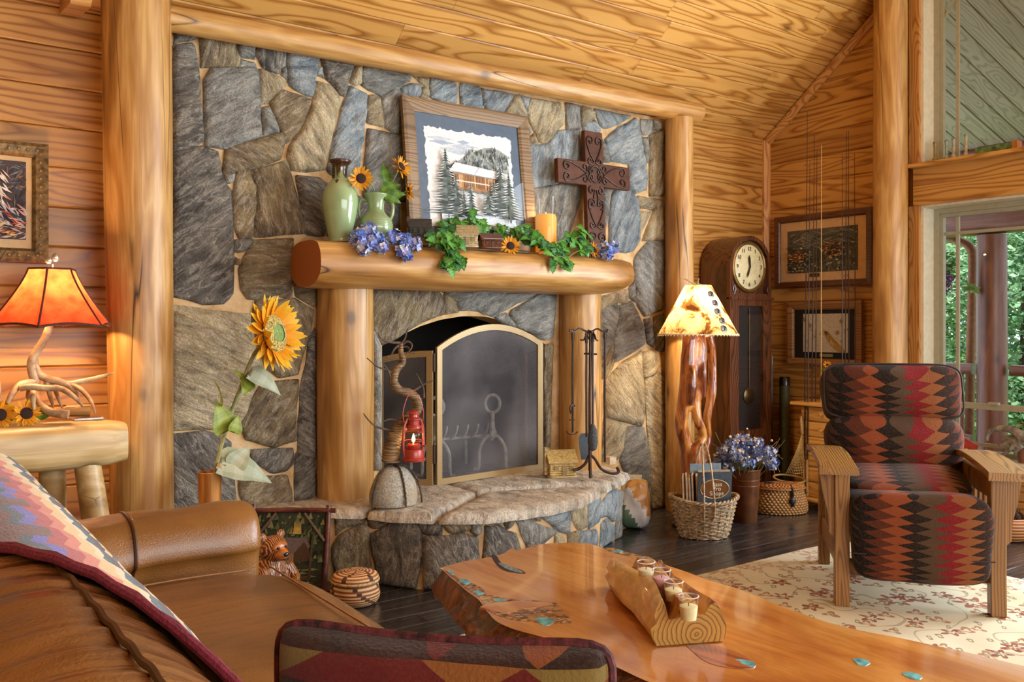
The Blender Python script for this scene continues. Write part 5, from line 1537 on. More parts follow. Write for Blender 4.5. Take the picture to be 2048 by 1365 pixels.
# ---- antler lamp
def zl(zx, zy, y=4.02): return aty(.2637 * zx, 500 + .2637 * zy, y - .07)
lp = thing('table_lamp', 'table lamp on an antler base with a glowing red panelled shade', 'lamp', (0.60, 3.95, TZ)); AO = Vector(lp.location)
t_ = NT('antler'); ANT = t_.set(Base_Color=t_.ramp(t_.noise(t_.obj(), 16, 4, .6, .5), [(0.3, '#6B4A2E'), (0.5, '#A8835A'), (0.66, '#CBAC82')]), Roughness=0.5, Normal=t_.bump(t_.noise(t_.obj(), 60, 3), .3, .003))
am = MB()
def ant(pts, r):
    cp = catmull([zl(p[0], p[1], p[2] if len(p) > 2 else 4.02) - AO for p in pts], 6)
    for q in cp: q.z = max(q.z, r[-1] * .5)
    am.tube(cp, lerp_list(r, len(cp)), 10)
ant([(385, 560), (365, 610), (325, 700), (255, 810), (240, 880), (255, 960), (272, 1020)], [.013, .015, .016, .018, .018, .017])
ant([(262, 830), (285, 930), (350, 975), (450, 1000), (530, 1035), (600, 1112)], [.013, .015, .015, .013, .005])
ant([(500, 1012), (560, 1008), (690, 982), (790, 955), (872, 930)], [.010, .010, .008, .002])
ant([(535, 1020), (620, 1065, 4.0), (690, 1150, 3.97), (725, 1246, 3.95)], [.010, .010, .008, .003])
ant([(280, 1000), (160, 1020, 3.98), (95, 1090, 3.95), (55, 1170, 3.93)], [.014, .013, .012, .008])
ant([(150, 1050, 3.95), (230, 1040, 3.94), (350, 1050, 3.93), (460, 1055, 3.93), (560, 1115, 3.91), (632, 1192, 3.90)], [.013, .013, .012, .010, .004])
ant([(265, 1010), (250, 1110, 3.95), (258, 1215, 3.93)], [.014, .012, .005])
ant([(230, 1020), (215, 1110, 4.05), (200, 1180, 4.06)], [.012, .010, .005])
ant([(350, 1000), (380, 1110, 4.06), (408, 1205, 4.08)], [.010, .009, .003])
ant([(400, 1010), (440, 1120, 4.08), (472, 1200, 4.10)], [.010, .008, .003])
ant([(260, 1020), (290, 1150, 3.97), (370, 1225, 3.94), (460, 1245, 3.93), (520, 1250, 3.92)], [.013, .014, .016, .018, .019])
am.build('antler_base', ANT, lp)
wbm = log_mb(zl(500, 1222, 4.06) - AO, zl(685, 1218, 4.04) - AO, .026, .026, seg=14, n=6, seed=77); wbm.build('wood_base', M['log_x'], lp, angle=50)
SC_ = zl(395, 560, 4.02) - AO                       # centre column of the shade
zb_, zt_ = 1.243 - TZ, 1.474 - TZ
t_ = NT('rawhide_red_shade'); _n = t_.noise(t_.obj(), 22, 4)
_c = t_.ramp(_n, [(0.3, '#A8302A'), (0.7, '#C2463A')])
_d = t_.n('BsdfDiffuse', Color=_c); _tl = t_.n('BsdfTranslucent', Color=t_.ramp(_n, [(0.3, '#E43C22'), (0.7, '#EE6038')]))
t_.t.links.new(t_.n('MixShader', Fac=0.62, i1=_d, i2=_tl), t_.out.inputs[0]); RAWRED = t_.mat
LACE = plain('leather_lacing', '#4E2218', 0.6, vary=.15)
NS = 6; cs_ = []
def sh(k, u, rb=.236, rt=.088):
    a = 2 * PI * k / NS + 0.18; r = rt + (rb - rt) * (1 - u) ** 1.25
    return Vector((SC_.x + r * math.cos(a), r * math.sin(a), zb_ + (zt_ - zb_) * u - .012 * (1 - u) * 0))
for k in range(NS):
    m = MB()
    m.grid(lambda u, v: sh(k, u).lerp(sh(k + 1, u), v) + Vector((0, 0, .012 * math.sin(PI * v) * (1 - u))), 10, 6)
    m.build('shade_panel', RAWRED, lp, angle=180)
ml = MB()
for k in range(NS):
    ml.tube([sh(k, u / 8) for u in range(9)], .0042, 6)
    ml.tube([sh(k, 0).lerp(sh(k + 1, 0), v / 8) + Vector((0, 0, .012 * math.sin(PI * v / 8))) for v in range(9)], .0050, 6); ml.tube([sh(k, 1), sh(k + 1, 1)], .0042, 6)
ml.build('lacing', LACE, lp)
fi = MB(); fi.tube([SC_ * 1.0 + Vector((0, 0, -SC_.z + zt_ - .02)), Vector((SC_.x, 0, zt_ + .02))], .006, 8)
fi.ball((SC_.x - .012, 0, zt_ + .035), (.014, .012, .014), 10, 6); fi.ball((SC_.x + .012, 0, zt_ + .048), (.014, .011, .018), 10, 6)
for k in range(3): fi.tube([(SC_.x, 0, zt_ - .01), (SC_.x + .085 * math.cos(k * 2.09), .085 * math.sin(k * 2.09), zt_ - .004)], .002, 5)
fi.build('finial', plain('silver_finial', '#C9C4B8', .25, metal=.8), lp)
t_ = NT('lit_bulb'); BULB = t_.set(Base_Color='#FFF2D8', Emission_Color='#FFD9A0', Emission_Strength=6.0)
MB().ball((SC_.x, 0, zb_ + .125), (.026, .026, .036), 14, 10).build('bulb', BULB, lp)
point_light('table_lamp_bulb', AO + Vector((SC_.x, 0, zb_ + .125)), 60, (1.0, 0.54, 0.26), 0.035)

# ---- small things on the table
def on_t(zx, y): p = zl(zx, 1250, y); return Vector((p.x, y, TZ))
p = on_t(215, 3.885); sunflower('yellow sunflower lying on the log table below the antlers', p + Vector((0, -.02, .045)), (.15, -1, .25), .058, [p + Vector((.02, .04, .010))], [(p + Vector((.03, .0, .02)), (.06, -.01, .03), .075), (p + Vector((-.03, .03, .02)), (-.05, .02, .03), .07)], seed=21)
p = on_t(10, 3.88); sunflower('yellow sunflower lying at the left edge of the log table', p + Vector((0, -.02, .045)), (-.1, -1, .2), .060, [p + Vector((.02, .04, .010))], [(p + Vector((.04, .01, .02)), (.07, 0, .02), .07)], seed=22)
p = on_t(690, 3.93)
ph = thing('phone', 'slim silver phone lying on the right end of the log table', 'phone', p, 0.05)
MB().cushion((0, 0, .0048), (.118, .055, .0085), 9, 5).build('phone_body', plain('silver_case', '#BDB4AE', .3, metal=.4), ph)
MB().box((0, 0, .0093), (.104, .046, .0008)).build('screen', plain('phone_screen', '#77706C', .15), ph, smooth=False)
p = Vector((aty(-34, 640, 3.97).x, 3.97, TZ))
vz = thing('vase', 'pale speckled vase with a dried twig behind the red lamp', 'vase', p)
MB().lathe([(0.001, 0), (.045, 0), (.060, .06), (.062, .14), (.045, .25), (.034, .34), (.040, .44), (.048, .52), (.042, .525), (.03, .50), (.001, .49)], 24, cap=False).build('body', plain('speckled_glaze', '#A9A294', .35, vary=.25, scale=60), vz)
MB().tube(catmull([(0, 0, .48), (.01, 0, .56), (.045, -.01, .62), (.075, -.01, .68)], 5), .003, 5, jitter=.3).build('twig', TW, vz)

# ---- painting
def strokes(add):
    rg = random.Random(9); x0, x1, y0, y1 = .115, .575, .10, .44
    add(rect(x0, y0, x1, y1), '#4A4040')
    def st(n, bx, cols, L, ang):
        for k in range(n):
            x, y = rg.uniform(bx[0], bx[1]), rg.uniform(bx[2], bx[3]); a = ang + rg.uniform(-.7, .7); l = L * rg.uniform(.4, 1.2); w = l * rg.uniform(.10, .22)
            c, s = math.cos(a), math.sin(a)
            q = [(x - c*l/2, y - s*l/2), (x + s*w/2, y - c*w/2), (x + c*l/2, y + s*l/2), (x - s*w/2, y + c*w/2)]
            add([(min(max(a_, x0), x1), min(max(b_, y0), y1)) for a_, b_ in q], rg.choice(cols))
    st(90, (x0, x1, .32, y1), ['#6E7480', '#8A8C92', '#4E4A54', '#A0703A', '#5A6472'], .06, .1)
    st(90, (.33, x1, .25, .40), ['#2E2428', '#40303A', '#5A4A50', '#7A6A60'], .05, 1.2)
    st(130, (x0, .40, .12, .36), ['#94402E', '#B4543C', '#A04434', '#CC8060', '#74301F'], .06, 1.9)
    st(150, (.22, .50, .20, .38), ['#EFE6D6', '#E3CBB8', '#F6F0E6', '#D8C0AC', '#C07A60'], .06, -.9)
    st(70, (.43, x1, .16, .24), ['#C84A28', '#D8D0D0', '#A8B4C0', '#2E2A34', '#E0A090'], .05, -.5)
    st(60, (.40, x1, y0, .17), ['#D89050', '#B0502E', '#C8B8A8', '#E8C070'], .05, .3)
GOLDF = plain('carved_gold_frame', '#7A6238', .45, vary=.25, scale=45, metal=.35)
pic, R_ = picture('ornate gold framed red and white painting on the wall above the lamp', (-0.045, YW - .006, 1.52), (1, 0, 0), (0, 0, 1), .66, .522, .062, GOLDF, strokes, depth=.036, mat_c='#D8BC8C', glass_on=False)
bd = MB()
for k in range(13):
    bd.ball(R_ @ Vector((.629, .045 + k * .036, .036)), .0085, 8, 5)
for k in range(17):
    for zz in (.031, .491): bd.ball(R_ @ Vector((.04 + k * .036, zz, .036)), .0085, 8, 5)
bd.build('beading', plain('gilt_beading', '#A58A54', .4, metal=.4), pic)

# ---- tall sunflower in a wooden vase
sv = thing('vase', 'tall hollowed wooden vase on the floor behind the sofa arm, holding a large sunflower', 'vase', (1.175, 3.85, 0))
MB().lathe([(.001, 0), (.043, 0), (.043, .2), (.045, .42), (.050, .60), (.052, .610), (.046, .612), (.040, .59), (.034, .3), (.001, .29)], 26, cap=False).build('body', logwood('turned_log_vase', 'Z', '#C98A3E', '#9A5A22', '#4A2610', .35, .5), sv)
hc_ = pt(549, 668, 3.82)
bs = thing('sunflower', 'large sunflower on a tall leafy stem in front of the stone wall', 'flower', (1.175, 3.85, .30)); BO = Vector(bs.location)
nf = Vector((.55, -.82, .16)).normalized()
cp = catmull([Vector((0, 0, 0)), pt(431, 945, 3.86) - BO, pt(455, 850, 3.88) - BO, pt(478, 785, 3.88) - BO, pt(508, 710, 3.88) - BO, pt(533, 682, 3.86) - BO, hc_ - BO - nf * .01], 6)
MB().tube(cp, .0095, 8).build('stem', plain('grey_green_stem', '#8C8A54', .5, vary=.15), bs)
M0 = Matrix.Translation(hc_ - BO) @ frame_from(nf).to_4x4()
t_ = NT('green_seed_centre'); _s = t_.sep(t_.obj())
def disc(r0, r1, z0, z1, nm, mat):
    MB().lathe([(r0, z0), ((r0 + r1) / 2, (z0 + z1) / 2 + .004), (r1, z1)], 28, mat=M0, cap=(r0 < .002)).build(nm, mat, bs)
disc(.001, .042, .012, .022, 'seed_centre', plain('moss_green_centre', '#7E9652', .85, vary=.15, scale=150, bump=.6))
disc(.041, .088, .026, .004, 'seed_ring', plain('speckled_seed_ring', '#B9A65C', .85, vary=.38, scale=170, bump=1.0))
disc(.001, .095, -.012, -.006, 'calyx', plain('calyx_green', '#6E7F3A', .6))
rg = random.Random(31)
for ly in range(3):
    for k in range(17):
        a = 2 * PI * (k + .33 * ly) / 17 + rg.uniform(-.1, .1); L = rg.uniform(.085, .105)
        el = (.55, .18, -.05)[ly] + rg.uniform(-.25, .2)
        inst('petal', PET_B[rg.randrange(3)], bs, M0 @ Matrix.Rotation(a, 4, 'Z') @ Matrix.Translation((0, .078, -.004 * ly)) @ Matrix.Rotation(el, 4, 'X') @ Matrix.Rotation(rg.uniform(-.35, .35), 4, 'Y') @ Matrix.Diagonal((L * 1.1, L, L, 1)))
def leaf_at(me, a, b, face, size, parent=bs, O=BO):
    a, b = Vector(a), Vector(b); d = (b - a).normalized(); f = Vector(face); x = d.cross(f).normalized(); z = x.cross(d)
    inst('leaf', me, parent, TRS(a - O, Matrix((x, d, z)).transposed(), size))
leaf_at(LEAF_HT, pt(450, 858, 3.83), pt(440, 800, 3.80), (.2, -1, .3), .125)
leaf_at(LEAF_HT, pt(468, 862, 3.80), pt(482, 830, 3.80), (.3, -1, .2), .07)
leaf_at(LEAF_HT, pt(441, 805, 3.86), pt(440, 757, 3.86), (1, -.3, .1), .11)
leaf_at(LEAF_HT, pt(492, 772, 3.86), pt(478, 735, 3.86), (.8, -.6, .1), .09)
leaf_at(LEAF_HT, pt(496, 765, 3.84), pt(490, 785, 3.80), (.2, -1, .5), .07)
leaf_at(LEAF_PALE, pt(505, 752, 3.85), pt(566, 780, 3.80), (-.1, -.5, 1), .15)
leaf_at(LEAF_PALE, pt(448, 932, 3.84), pt(548, 950, 3.78), (-.1, -.55, 1), .22)
leaf_at(LEAF_PALE, pt(470, 930, 3.84), pt(490, 905, 3.83), (0, -.8, .6), .10)
MB().tube([pt(436, 930, 3.86) - BO, pt(452, 931, 3.84) - BO], .003, 5).build('stem', STEM, bs)

# ---- twig framed picture leaning against the hearth
TWIG = logwood('dark_red_twig', 'X', '#6E3426', '#4E2118', '#2A120D', .5, .2)
tf = thing('framed_picture', 'twig framed cabin picture on the floor against the left end of the hearth', 'picture', (1.40, 4.02, 0))
xd = Vector((.31, -.245, 0)).normalized(); bk = Vector((-xd.y, xd.x, 0)); ud = (Vector((0, 0, 1)) + bk * .22).normalized(); nd = xd.cross(ud)
RT = Matrix((xd, ud, nd)).transposed().to_4x4(); WT, HT_ = .375, .385
for (a, b) in (((-.02, .015), (WT + .02, .015)), ((-.025, HT_ - .012), (WT + .025, HT_ - .006)), ((.012, 0), (.010, HT_ + .02)), ((WT - .012, 0), (WT - .008, HT_ + .02))):
    MB().tube(catmull([RT @ Vector((a[0], a[1], .02)), RT @ Vector(((a[0] + b[0]) / 2 + .003, (a[1] + b[1]) / 2 + .004, .022)), RT @ Vector((b[0], b[1], .02))], 6), .012, 9, jitter=.06).build('frame_twig', TWIG, tf)
for (a, b) in (((.02, HT_ * .62), (.12, HT_ - .02)), ((WT - .02, HT_ * .62), (WT - .12, HT_ - .02))):
    MB().tube([RT @ Vector((a[0], a[1], .03)), RT @ Vector((b[0], b[1], .03))], .007, 8, jitter=.06).build('brace_twig', plain('light_twig', '#5E4632', .7), tf)
ar = MB(); MB().box((WT/2, HT_/2, .008), (WT - .02, HT_ - .03, .010), mat=RT).build('backing', plain('dark_backing', '#1E1A14', .8), tf, smooth=False)
cn = [0]
def add_t(poly, col):
    cn[0] += 1; ar.add([RT @ Vector((x, y, .0136 + cn[0] * .00005)) for x, y in poly], [tuple(range(len(poly)))], 0, lin(col))
add_t(rect(.018, .02, WT - .018, HT_ - .02), '#39402E')
rg = random.Random(12)
for k in range(240):
    x, y = rg.uniform(.03, WT - .03), rg.uniform(.14, HT_ - .03); s = rg.uniform(.008, .03)
    add_t([(x - s*.5, y - s*.4), (x + s*.5, y - s*.3), (x + s*.15, y + s*.8)], rg.choice(['#4C5A3A', '#5E6B44', '#2C3226', '#6E7450', '#8A8050', '#3E4A34', '#1E2418']))
for k in range(6): add_t([(.205 + k*.006, .27), (.215 + k*.006, .27), (.21 + k*.006, .33)], '#B0944C')
add_t([(.13, .185), (.26, .18), (.29, .215), (.27, .25), (.15, .255)], '#6A5A58'); add_t([(.14, .14), (.215, .138), (.215, .182), (.14, .186)], '#7C5E42'); add_t([(.215, .138), (.29, .15), (.29, .19), (.26, .235), (.215, .182)], '#4A3626')
for k in range(9): add_t([(.145 + k*.008, .14), (.148 + k*.008, .14), (.148 + k*.008, .18), (.145 + k*.008, .18)], '#B08A5C')
for k in range(90):
    x, y = rg.uniform(.03, WT - .03), rg.uniform(.025, .13); s = rg.uniform(.01, .04)
    add_t([(x - s, y), (x, y - s*.15), (x + s, y), (x, y + s*.2)], rg.choice(['#6E6A40', '#4E4A2C', '#7E7A50', '#3A3826', '#5C4A30']))
add_t([(.13, .06), (.19, .075), (.26, .11), (.25, .095), (.19, .055)], '#4A2A20'); add_t([(.285, .05), (.30, .05), (.305, .26), (.297, .26)], '#4A3C28')
ar.build('print', ART, tf, smooth=False)

# ---- carved bear
br = thing('carved_bear', 'carved wooden bear figure standing behind the sofa arm, before the twig framed picture', 'bear', (1.365, 3.62, 0), .28)
br.scale = (1.12, 1.12, 1.06)
t_ = NT('carved_bear_wood'); _o = t_.obj(); _s = t_.sep(_o)
_w = t_.n('TexWave', 0, Vector=_o, Scale=42.0, Distortion=5.0, Detail=3.0, Detail_Scale=1.2)
_c = t_.ramp(_w, [(0.1, '#5A2A16'), (0.5, '#84441F'), (0.85, '#B0642C'), (0.98, '#CF9450')])
BEARM = t_.set(Base_Color=_c, Roughness=.3, Coat_Weight=.5, Normal=t_.bump(_w, .6, .006))
bm = MB()
bm.lathe([(.001, .0), (.062, .0), (.072, .05), (.076, .11), (.068, .17), (.055, .215), (.045, .24), (.001, .25)], 20, sy=.85)
bm.ball((0, -.012, .275), (.056, .052, .052), 16, 10)
for sg in (-1, 1):
    bm.ball((sg * .042, .0, .322), (.020, .012, .021), 10, 7)
    bm.tube([(sg * .055, -.02, .20), (sg * .072, -.05, .15), (sg * .040, -.085, .13)], [.026, .022, .018], 10); bm.tube([(sg * .035, -.02, .06), (sg * .042, -.06, .02)], [.030, .026], 10); bm.ball((sg * .042, -.065, .018), (.024, .034, .018), 10, 6)
o = bm.build('body', BEARM, br, angle=180)
md = o.modifiers.new('join', 'REMESH'); md.mode = 'VOXEL'; md.voxel_size = .0045; md.use_smooth_shade = True
BK = plain('black_paint', '#15100D', .3, coat=.4)
for sg in (-1, 1): MB().ball((sg * .018, -.067, .288), (.006, .004, .006), 8, 6).build('eye', BK, br)
MB().ball((0, -.058, .258), (.029, .033, .025), 14, 10).ball((0, -.052, .285), (.036, .014, .022), 12, 8).build('muzzle', plain('orange_carved_face', '#B5692C', .35, vary=.2, scale=50, coat=.4), br, angle=180)
MB().ball((0, -.091, .264), (.012, .006, .009), 10, 6).build('nose', BK, br)
MB().tube([(-.012, -.086, .245), (0, -.089, .241), (.012, -.086, .245)], .003, 6).build('mouth', BK, br)
MB().box((.02, -.10, .13), (.15, .006, .010)).build('crossbar', BK, br, smooth=False)
MB().box((-.02, -.10, .10), (.010, .008, .20)).build('upright', BK, br, smooth=False)
MB().box((0, 0, -.0), (.17, .15, .012)).build('base', plain('pale_wood_base', '#C79A5C', .5), br, smooth=False)
br.location.z = .007

# ---- coiled lidded basket
cb = thing('basket', 'round coiled basket with a lid on the floor before the hearth', 'basket', (1.745, 3.60, 0))
t_ = NT('coiled_grass'); _o = t_.obj(); _s = t_.sep(_o)
_rad = t_.math('SQRT', t_.math('ADD', t_.math('MULTIPLY', _s[0], _s[0]), t_.math('MULTIPLY', _s[1], _s[1])))
_an = t_.math('ARCTAN2', _s[1], _s[0])
_coil = t_.math('ADD', t_.math('MULTIPLY', _s[2], 1.0), _rad)
_ph = t_.math('ADD', t_.math('MULTIPLY', _an, 1.2), t_.math('MULTIPLY', t_.math('FLOOR', t_.math('MULTIPLY', _coil, 78.0)), 0.20))
_step = t_.math('GREATER_THAN', t_.math('SINE', t_.math('MULTIPLY', _ph, 4.17)), 0.86)
_row = t_.math('PINGPONG', t_.math('MULTIPLY', _coil, 78.0), 0.5)
_c = t_.ramp(_row, [(0.0, '#7A3F1E'), (0.22, '#A8632F'), (0.30, '#D9B583'), (0.5, '#E3C79C')])
_c = t_.mix(t_.math('MULTIPLY', _step, t_.math('GREATER_THAN', _row, .15)), _c, '#4A3326')
COIL = t_.set(Base_Color=_c, Roughness=.7, Normal=t_.bump(_row, .5, .006))
def coil_prof(pr, n=3):
    return [(p[0], p[2]) for p in catmull([(max(r, .0005), 0, z) for r, z in pr], n)]
MB().lathe(coil_prof([(0, .0), (.085, .0), (.108, .022), (.112, .05), (.104, .082), (.094, .104), (.090, .108)]), 40).build('body', COIL, cb, angle=180)
MB().lathe(coil_prof([(.098, .100), (.105, .106), (.104, .122), (.095, .132), (.06, .142), (.02, .147), (0, .147)]), 40, cap=False).build('lid', COIL, cb, angle=180)
rm = MB(); rm.tube([(.104 * math.cos(2*PI*k/48), .104 * math.sin(2*PI*k/48), .104) for k in range(49)], .007, 8); rm.build('lid_rim', plain('pale_coil', '#D4B07A', .7, vary=.2, scale=90), cb)
# ================================================================== right of the fireplace
def text_mesh(body, size, extrude=0.0006, align='CENTER'):
    cu = bpy.data.curves.new('lettering', 'FONT'); cu.body = body; cu.size = size; cu.extrude = extrude
    cu.align_x = align; cu.align_y = 'CENTER'; cu.resolution_u = 3
    o = bpy.data.objects.new('lettering', cu); COL.objects.link(o)
    dg = bpy.context.evaluated_depsgraph_get()
    me = bpy.data.meshes.new_from_object(o.evaluated_get(dg))
    bpy.data.objects.remove(o); return me

# ---- floor lamp with a burl trunk
fl_ = thing('floor_lamp', 'floor lamp with a twisted burl wood trunk and a spotted rawhide cone shade', 'lamp', (4.19, 3.76, 0)); FLO = Vector(fl_.location)
t_ = NT('twisted_burl_wood'); _o = t_.obj(); _s = t_.sep(_o)
_n = t_.noise(t_.comb(t_.math('MULTIPLY', _s[0], 11.0), t_.math('MULTIPLY', _s[1], 11.0), t_.math('MULTIPLY', _s[2], 2.4)), 1.5, 5, .6, .8)
_c = t_.ramp(_n, [(0.28, '#2C120A'), (0.40, '#6A2E12'), (0.50, '#A85A20'), (0.60, '#D08A3C'), (0.75, '#DDA04E')])
BURL = t_.set(Base_Color=_c, Roughness=.25, Coat_Weight=.6, Coat_Roughness=.1, Normal=t_.bump(_n, .7, .02))
tm = MB()
def fz_(zx, zy, y): return aty(1250 + .293 * zx, 700 + .293 * zy, y) - FLO
for pts, r in (([(455, 1150, 3.76), (440, 880, 3.77), (415, 650, 3.78), (385, 500, 3.77), (410, 330, 3.75), (430, 150, 3.74), (440, -40, 3.74), (450, -105, 3.74)], [.052, .050, .042, .040, .046, .050, .046, .044]),
               ([(490, 1150, 3.74), (500, 880, 3.72), (485, 700, 3.72), (535, 590, 3.71), (495, 470, 3.71), (480, 330, 3.73), (500, 150, 3.72), (505, 0, 3.73), (500, -105, 3.74)], [.050, .046, .036, .026, .028, .040, .044, .048, .046]),
               ([(480, 1150, 3.78), (530, 760, 3.77), (565, 600, 3.77), (560, 470, 3.76), (590, 300, 3.75), (598, 120, 3.75), (585, 0, 3.75), (560, -105, 3.75)], [.045, .036, .026, .026, .030, .026, .034, .044]),
               ([(450, 380, 3.70), (455, 250, 3.69), (460, 120, 3.69)], [.022, .034, .018]), ([(540, 330, 3.69), (530, 150, 3.68), (545, 50, 3.70)], [.014, .024, .012])):
    cp = catmull([fz_(*p) for p in pts], 8)
    for q in cp: q.z = max(q.z, .012)
    rr_ = [r_ * (1 + .12 * mnoise.noise(q * 9)) for r_, q in zip(lerp_list(r, len(cp)), cp)]
    tm.tube(cp, rr_, 14)
tm.tube([fz_(480, 1250, 3.76) * 1, fz_(480, 1000, 3.76)], [.075, .055], 14)
o = tm.build('burl_trunk', BURL, fl_, angle=180); md = o.modifiers.new('join', 'REMESH'); md.mode = 'VOXEL'; md.voxel_size = .009; md.use_smooth_shade = True
MB().lathe([(.001, .0), (.150, .0), (.155, .012), (.150, .030), (.138, .036), (.001, .038)], 36, c=(-.05, -.02, .001), cap=False).build('base', plain('dark_walnut_base', '#3E2214', .35, coat=.4), fl_, angle=50)
sx = aty(1396, 660, 3.76).x - FLO.x
z0s, z1s, r0s, r1s = 1.190, 1.498, .247, .082
def hide():
    t = NT('spotted_rawhide'); o = t.obj()
    n = t.noise(o, 8.5, 5, .62, .6); n2 = t.noise(o, 3.0, 2)
    f = t.math('ADD', n, t.math('MULTIPLY', t.math('SUBTRACT', n2, .5), .5))
    c = t.ramp(f, [(0.42, '#DCC094'), (0.53, '#CDAA72'), (0.58, '#7A5026'), (0.68, '#341E0E')])
    d = t.n('BsdfDiffuse', Color=c); tl = t.n('BsdfTranslucent', Color=c)
    t.t.links.new(t.n('MixShader', Fac=.42, i1=d, i2=tl), t.out.inputs[0]); return t.mat
MB().grid(lambda u, v: Vector((sx + (r0s + (r1s - r0s) * u) * math.cos(2*PI*v), (r0s + (r1s - r0s) * u) * math.sin(2*PI*v), z0s + (z1s - z0s) * u)), 12, 48, closed_v=True).build('shade', hide(), fl_, angle=180)
m = MB()
for k in range(64):
    a0, a1 = 2*PI*k/64, 2*PI*(k+.55)/64
    m.tube([(sx + r0s*math.cos(a0), r0s*math.sin(a0), z0s + .004), (sx + (r0s+.003)*math.cos((a0+a1)/2), (r0s+.003)*math.sin((a0+a1)/2), z0s - .008), (sx + r0s*math.cos(a1), r0s*math.sin(a1), z0s + .004)], .0035, 5)
m.tube([(sx + r0s*math.cos(2*PI*k/64), r0s*math.sin(2*PI*k/64), z0s) for k in range(65)], .003, 5)
m.build('shade_lacing', plain('pale_lacing', '#E8D8B4', .7), fl_)
CON = plain('silver_disc', '#8E8A84', .35, vary=.1, metal=.6)
az = -PI/2 - YAW + math.radians(90) * 0 ; az = math.atan2(-.69, -.76) + .72
for k, u in enumerate((.80, .62, .45, .27, .11)):
    r = r0s + (r1s - r0s) * u; a = az + .05 * (k % 2)
    c = Vector((sx + r * math.cos(a), r * math.sin(a), z0s + (z1s - z0s) * u)); nv = Vector((math.cos(a) * .88, math.sin(a) * .88, .47)).normalized()
    R = frame_from(nv)
    MB().lathe([(.001, .006), (.016, .005), (.023, .003), (.024, .0)], 18, mat=TRS(c + nv * .002, R), cap=False).build('concho', CON, fl_)
    tb = MB()
    for sg in (-1, 1): tb.tube([c + nv * .008, c + nv * .012 + R @ Vector((sg * .012, .006, 0)), c + nv * .008 + R @ Vector((sg * .022 + .006, -.012, 0))], .0028, 5)
    tb.build('leather_tie', BK, fl_)
hm_ = MB(); cp = catmull([Vector((sx + .02, -.04, z1s - .01)), aty(1393, 570, 3.72) - FLO, aty(1378, 562, 3.70) - FLO, aty(1361, 554, 3.69) - FLO], 6); hm_.tube(cp, lerp_list([.010, .008, .002], len(cp)), 8)
cp = catmull([Vector((sx + .02, -.04, z1s - .01)), aty(1396, 568, 3.70) - FLO, aty(1398, 557, 3.69) - FLO], 5); hm_.tube(cp, lerp_list([.009, .006, .002], len(cp)), 8)
hm_.build('antler_finial', ANT, fl_)
hp = MB(); hp.tube([(sx, 0, 1.12), (sx, 0, z1s + .01)], .007, 8)
for k in range(3): hp.tube([(sx, 0, z1s - .005), (sx + r1s * math.cos(k * 2.09 + .4), r1s * math.sin(k * 2.09 + .4), z1s - .005)], .0025, 5)
hp.build('harp', BROWN_IRON, fl_)
MB().ball((sx + .05, 0, 1.33), (.028, .028, .038), 12, 8).build('bulb', BULB, fl_)
point_light('floor_lamp_bulb', FLO + Vector((sx, 0, 1.33)), 27, (1.0, 0.72, 0.44), 0.035)

# ---- grandfather clock
ck = thing('grandfather_clock', 'tall dark wooden grandfather clock with a round arched top against the back wall', 'clock', (5.065, 4.19, 0))
WALN = wood('dark_walnut', 'Z', '#6A3C20', '#54301A', '#331A0D', freq=60, width_axis='X', knots=False, rough=.32, coat=.5)
CW2, CD = .228, .135                                # half width, half depth
def arch_poly(w, z0, zs, n=18, k=1.0):
    return [(-w, z0), (w, z0)] + [(w * math.cos(PI * i / n), zs + w * k * math.sin(PI * i / n)) for i in range(n + 1)]
ZSP = 1.660
MB().prism(arch_poly(CW2, .03, ZSP), 'Y', -CD + .03, CD).build('case', WALN, ck, angle=30)
fr_ = MB()
def front_ring(outer, inner, y0, y1):
    n = len(outer)
    fr_.add([(a, y0, b) for a, b in outer] + [(a, y0, b) for a, b in inner] + [(a, y1, b) for a, b in outer] + [(a, y1, b) for a, b in inner],
            [f for k in range(n) for f in ((k, (k+1) % n, n+(k+1) % n, n+k), (k, 2*n+k, 2*n+(k+1) % n, (k+1) % n), (n+k, n+(k+1) % n, 3*n+(k+1) % n, 3*n+k))])
front_ring(arch_poly(CW2, 1.445, ZSP), arch_poly(CW2 - .030, 1.475, ZSP), -CD, -CD + .03)
front_ring([(-CW2, .30), (CW2, .30), (CW2, 1.43), (-CW2, 1.43)], [(-.135, .50), (.135, .50), (.135, 1.385), (-.135, 1.385)], -CD, -CD + .03)
front_ring([(-CW2, .03), (CW2, .03), (CW2, .285), (-CW2, .285)], [(-.16, .08), (.16, .08), (.16, .235), (-.16, .235)], -CD, -CD + .03)
fr_.build('front_frame', WALN, ck, smooth=False)
m = MB(); m.box((0, -.005, .045), (CW2*2 + .05, CD*2 + .03, .07)); m.build('plinth', WALN, ck, smooth=False)
for zz in (1.437, .292): MB().box((0, -CD - .004, zz), (CW2*2 + .01, .03, .018)).build('moulding', WALN, ck, smooth=False)
m = MB(); DZ = 1.665
m.tube([(.172 * math.cos(2*PI*k/40), -CD + .022, DZ + .172 * math.sin(2*PI*k/40)) for k in range(41)], .014, 8)
m.build('dial_bezel', plain('brass_bezel', '#8A6A34', .35, metal=.7), ck)
RX = Matrix.Rotation(PI/2, 4, 'X')
MB().lathe([(.001, .004), (.160, .004), (.165, .0)], 40, mat=Matrix.Translation((0, -CD + .022, DZ)) @ RX, cap=False).build('dial', plain('cream_dial', '#E4D6A6', .45, vary=.05), ck)
NUM = plain('black_numerals', '#241C14', .5)
for k in range(1, 13):
    a = PI/2 - k * PI/6; me = text_mesh(str(k), .040); me.materials.append(NUM)
    inst('numeral', me, ck, Matrix.Translation((.128 * math.cos(a), -CD + .014, DZ + .128 * math.sin(a))) @ RX)
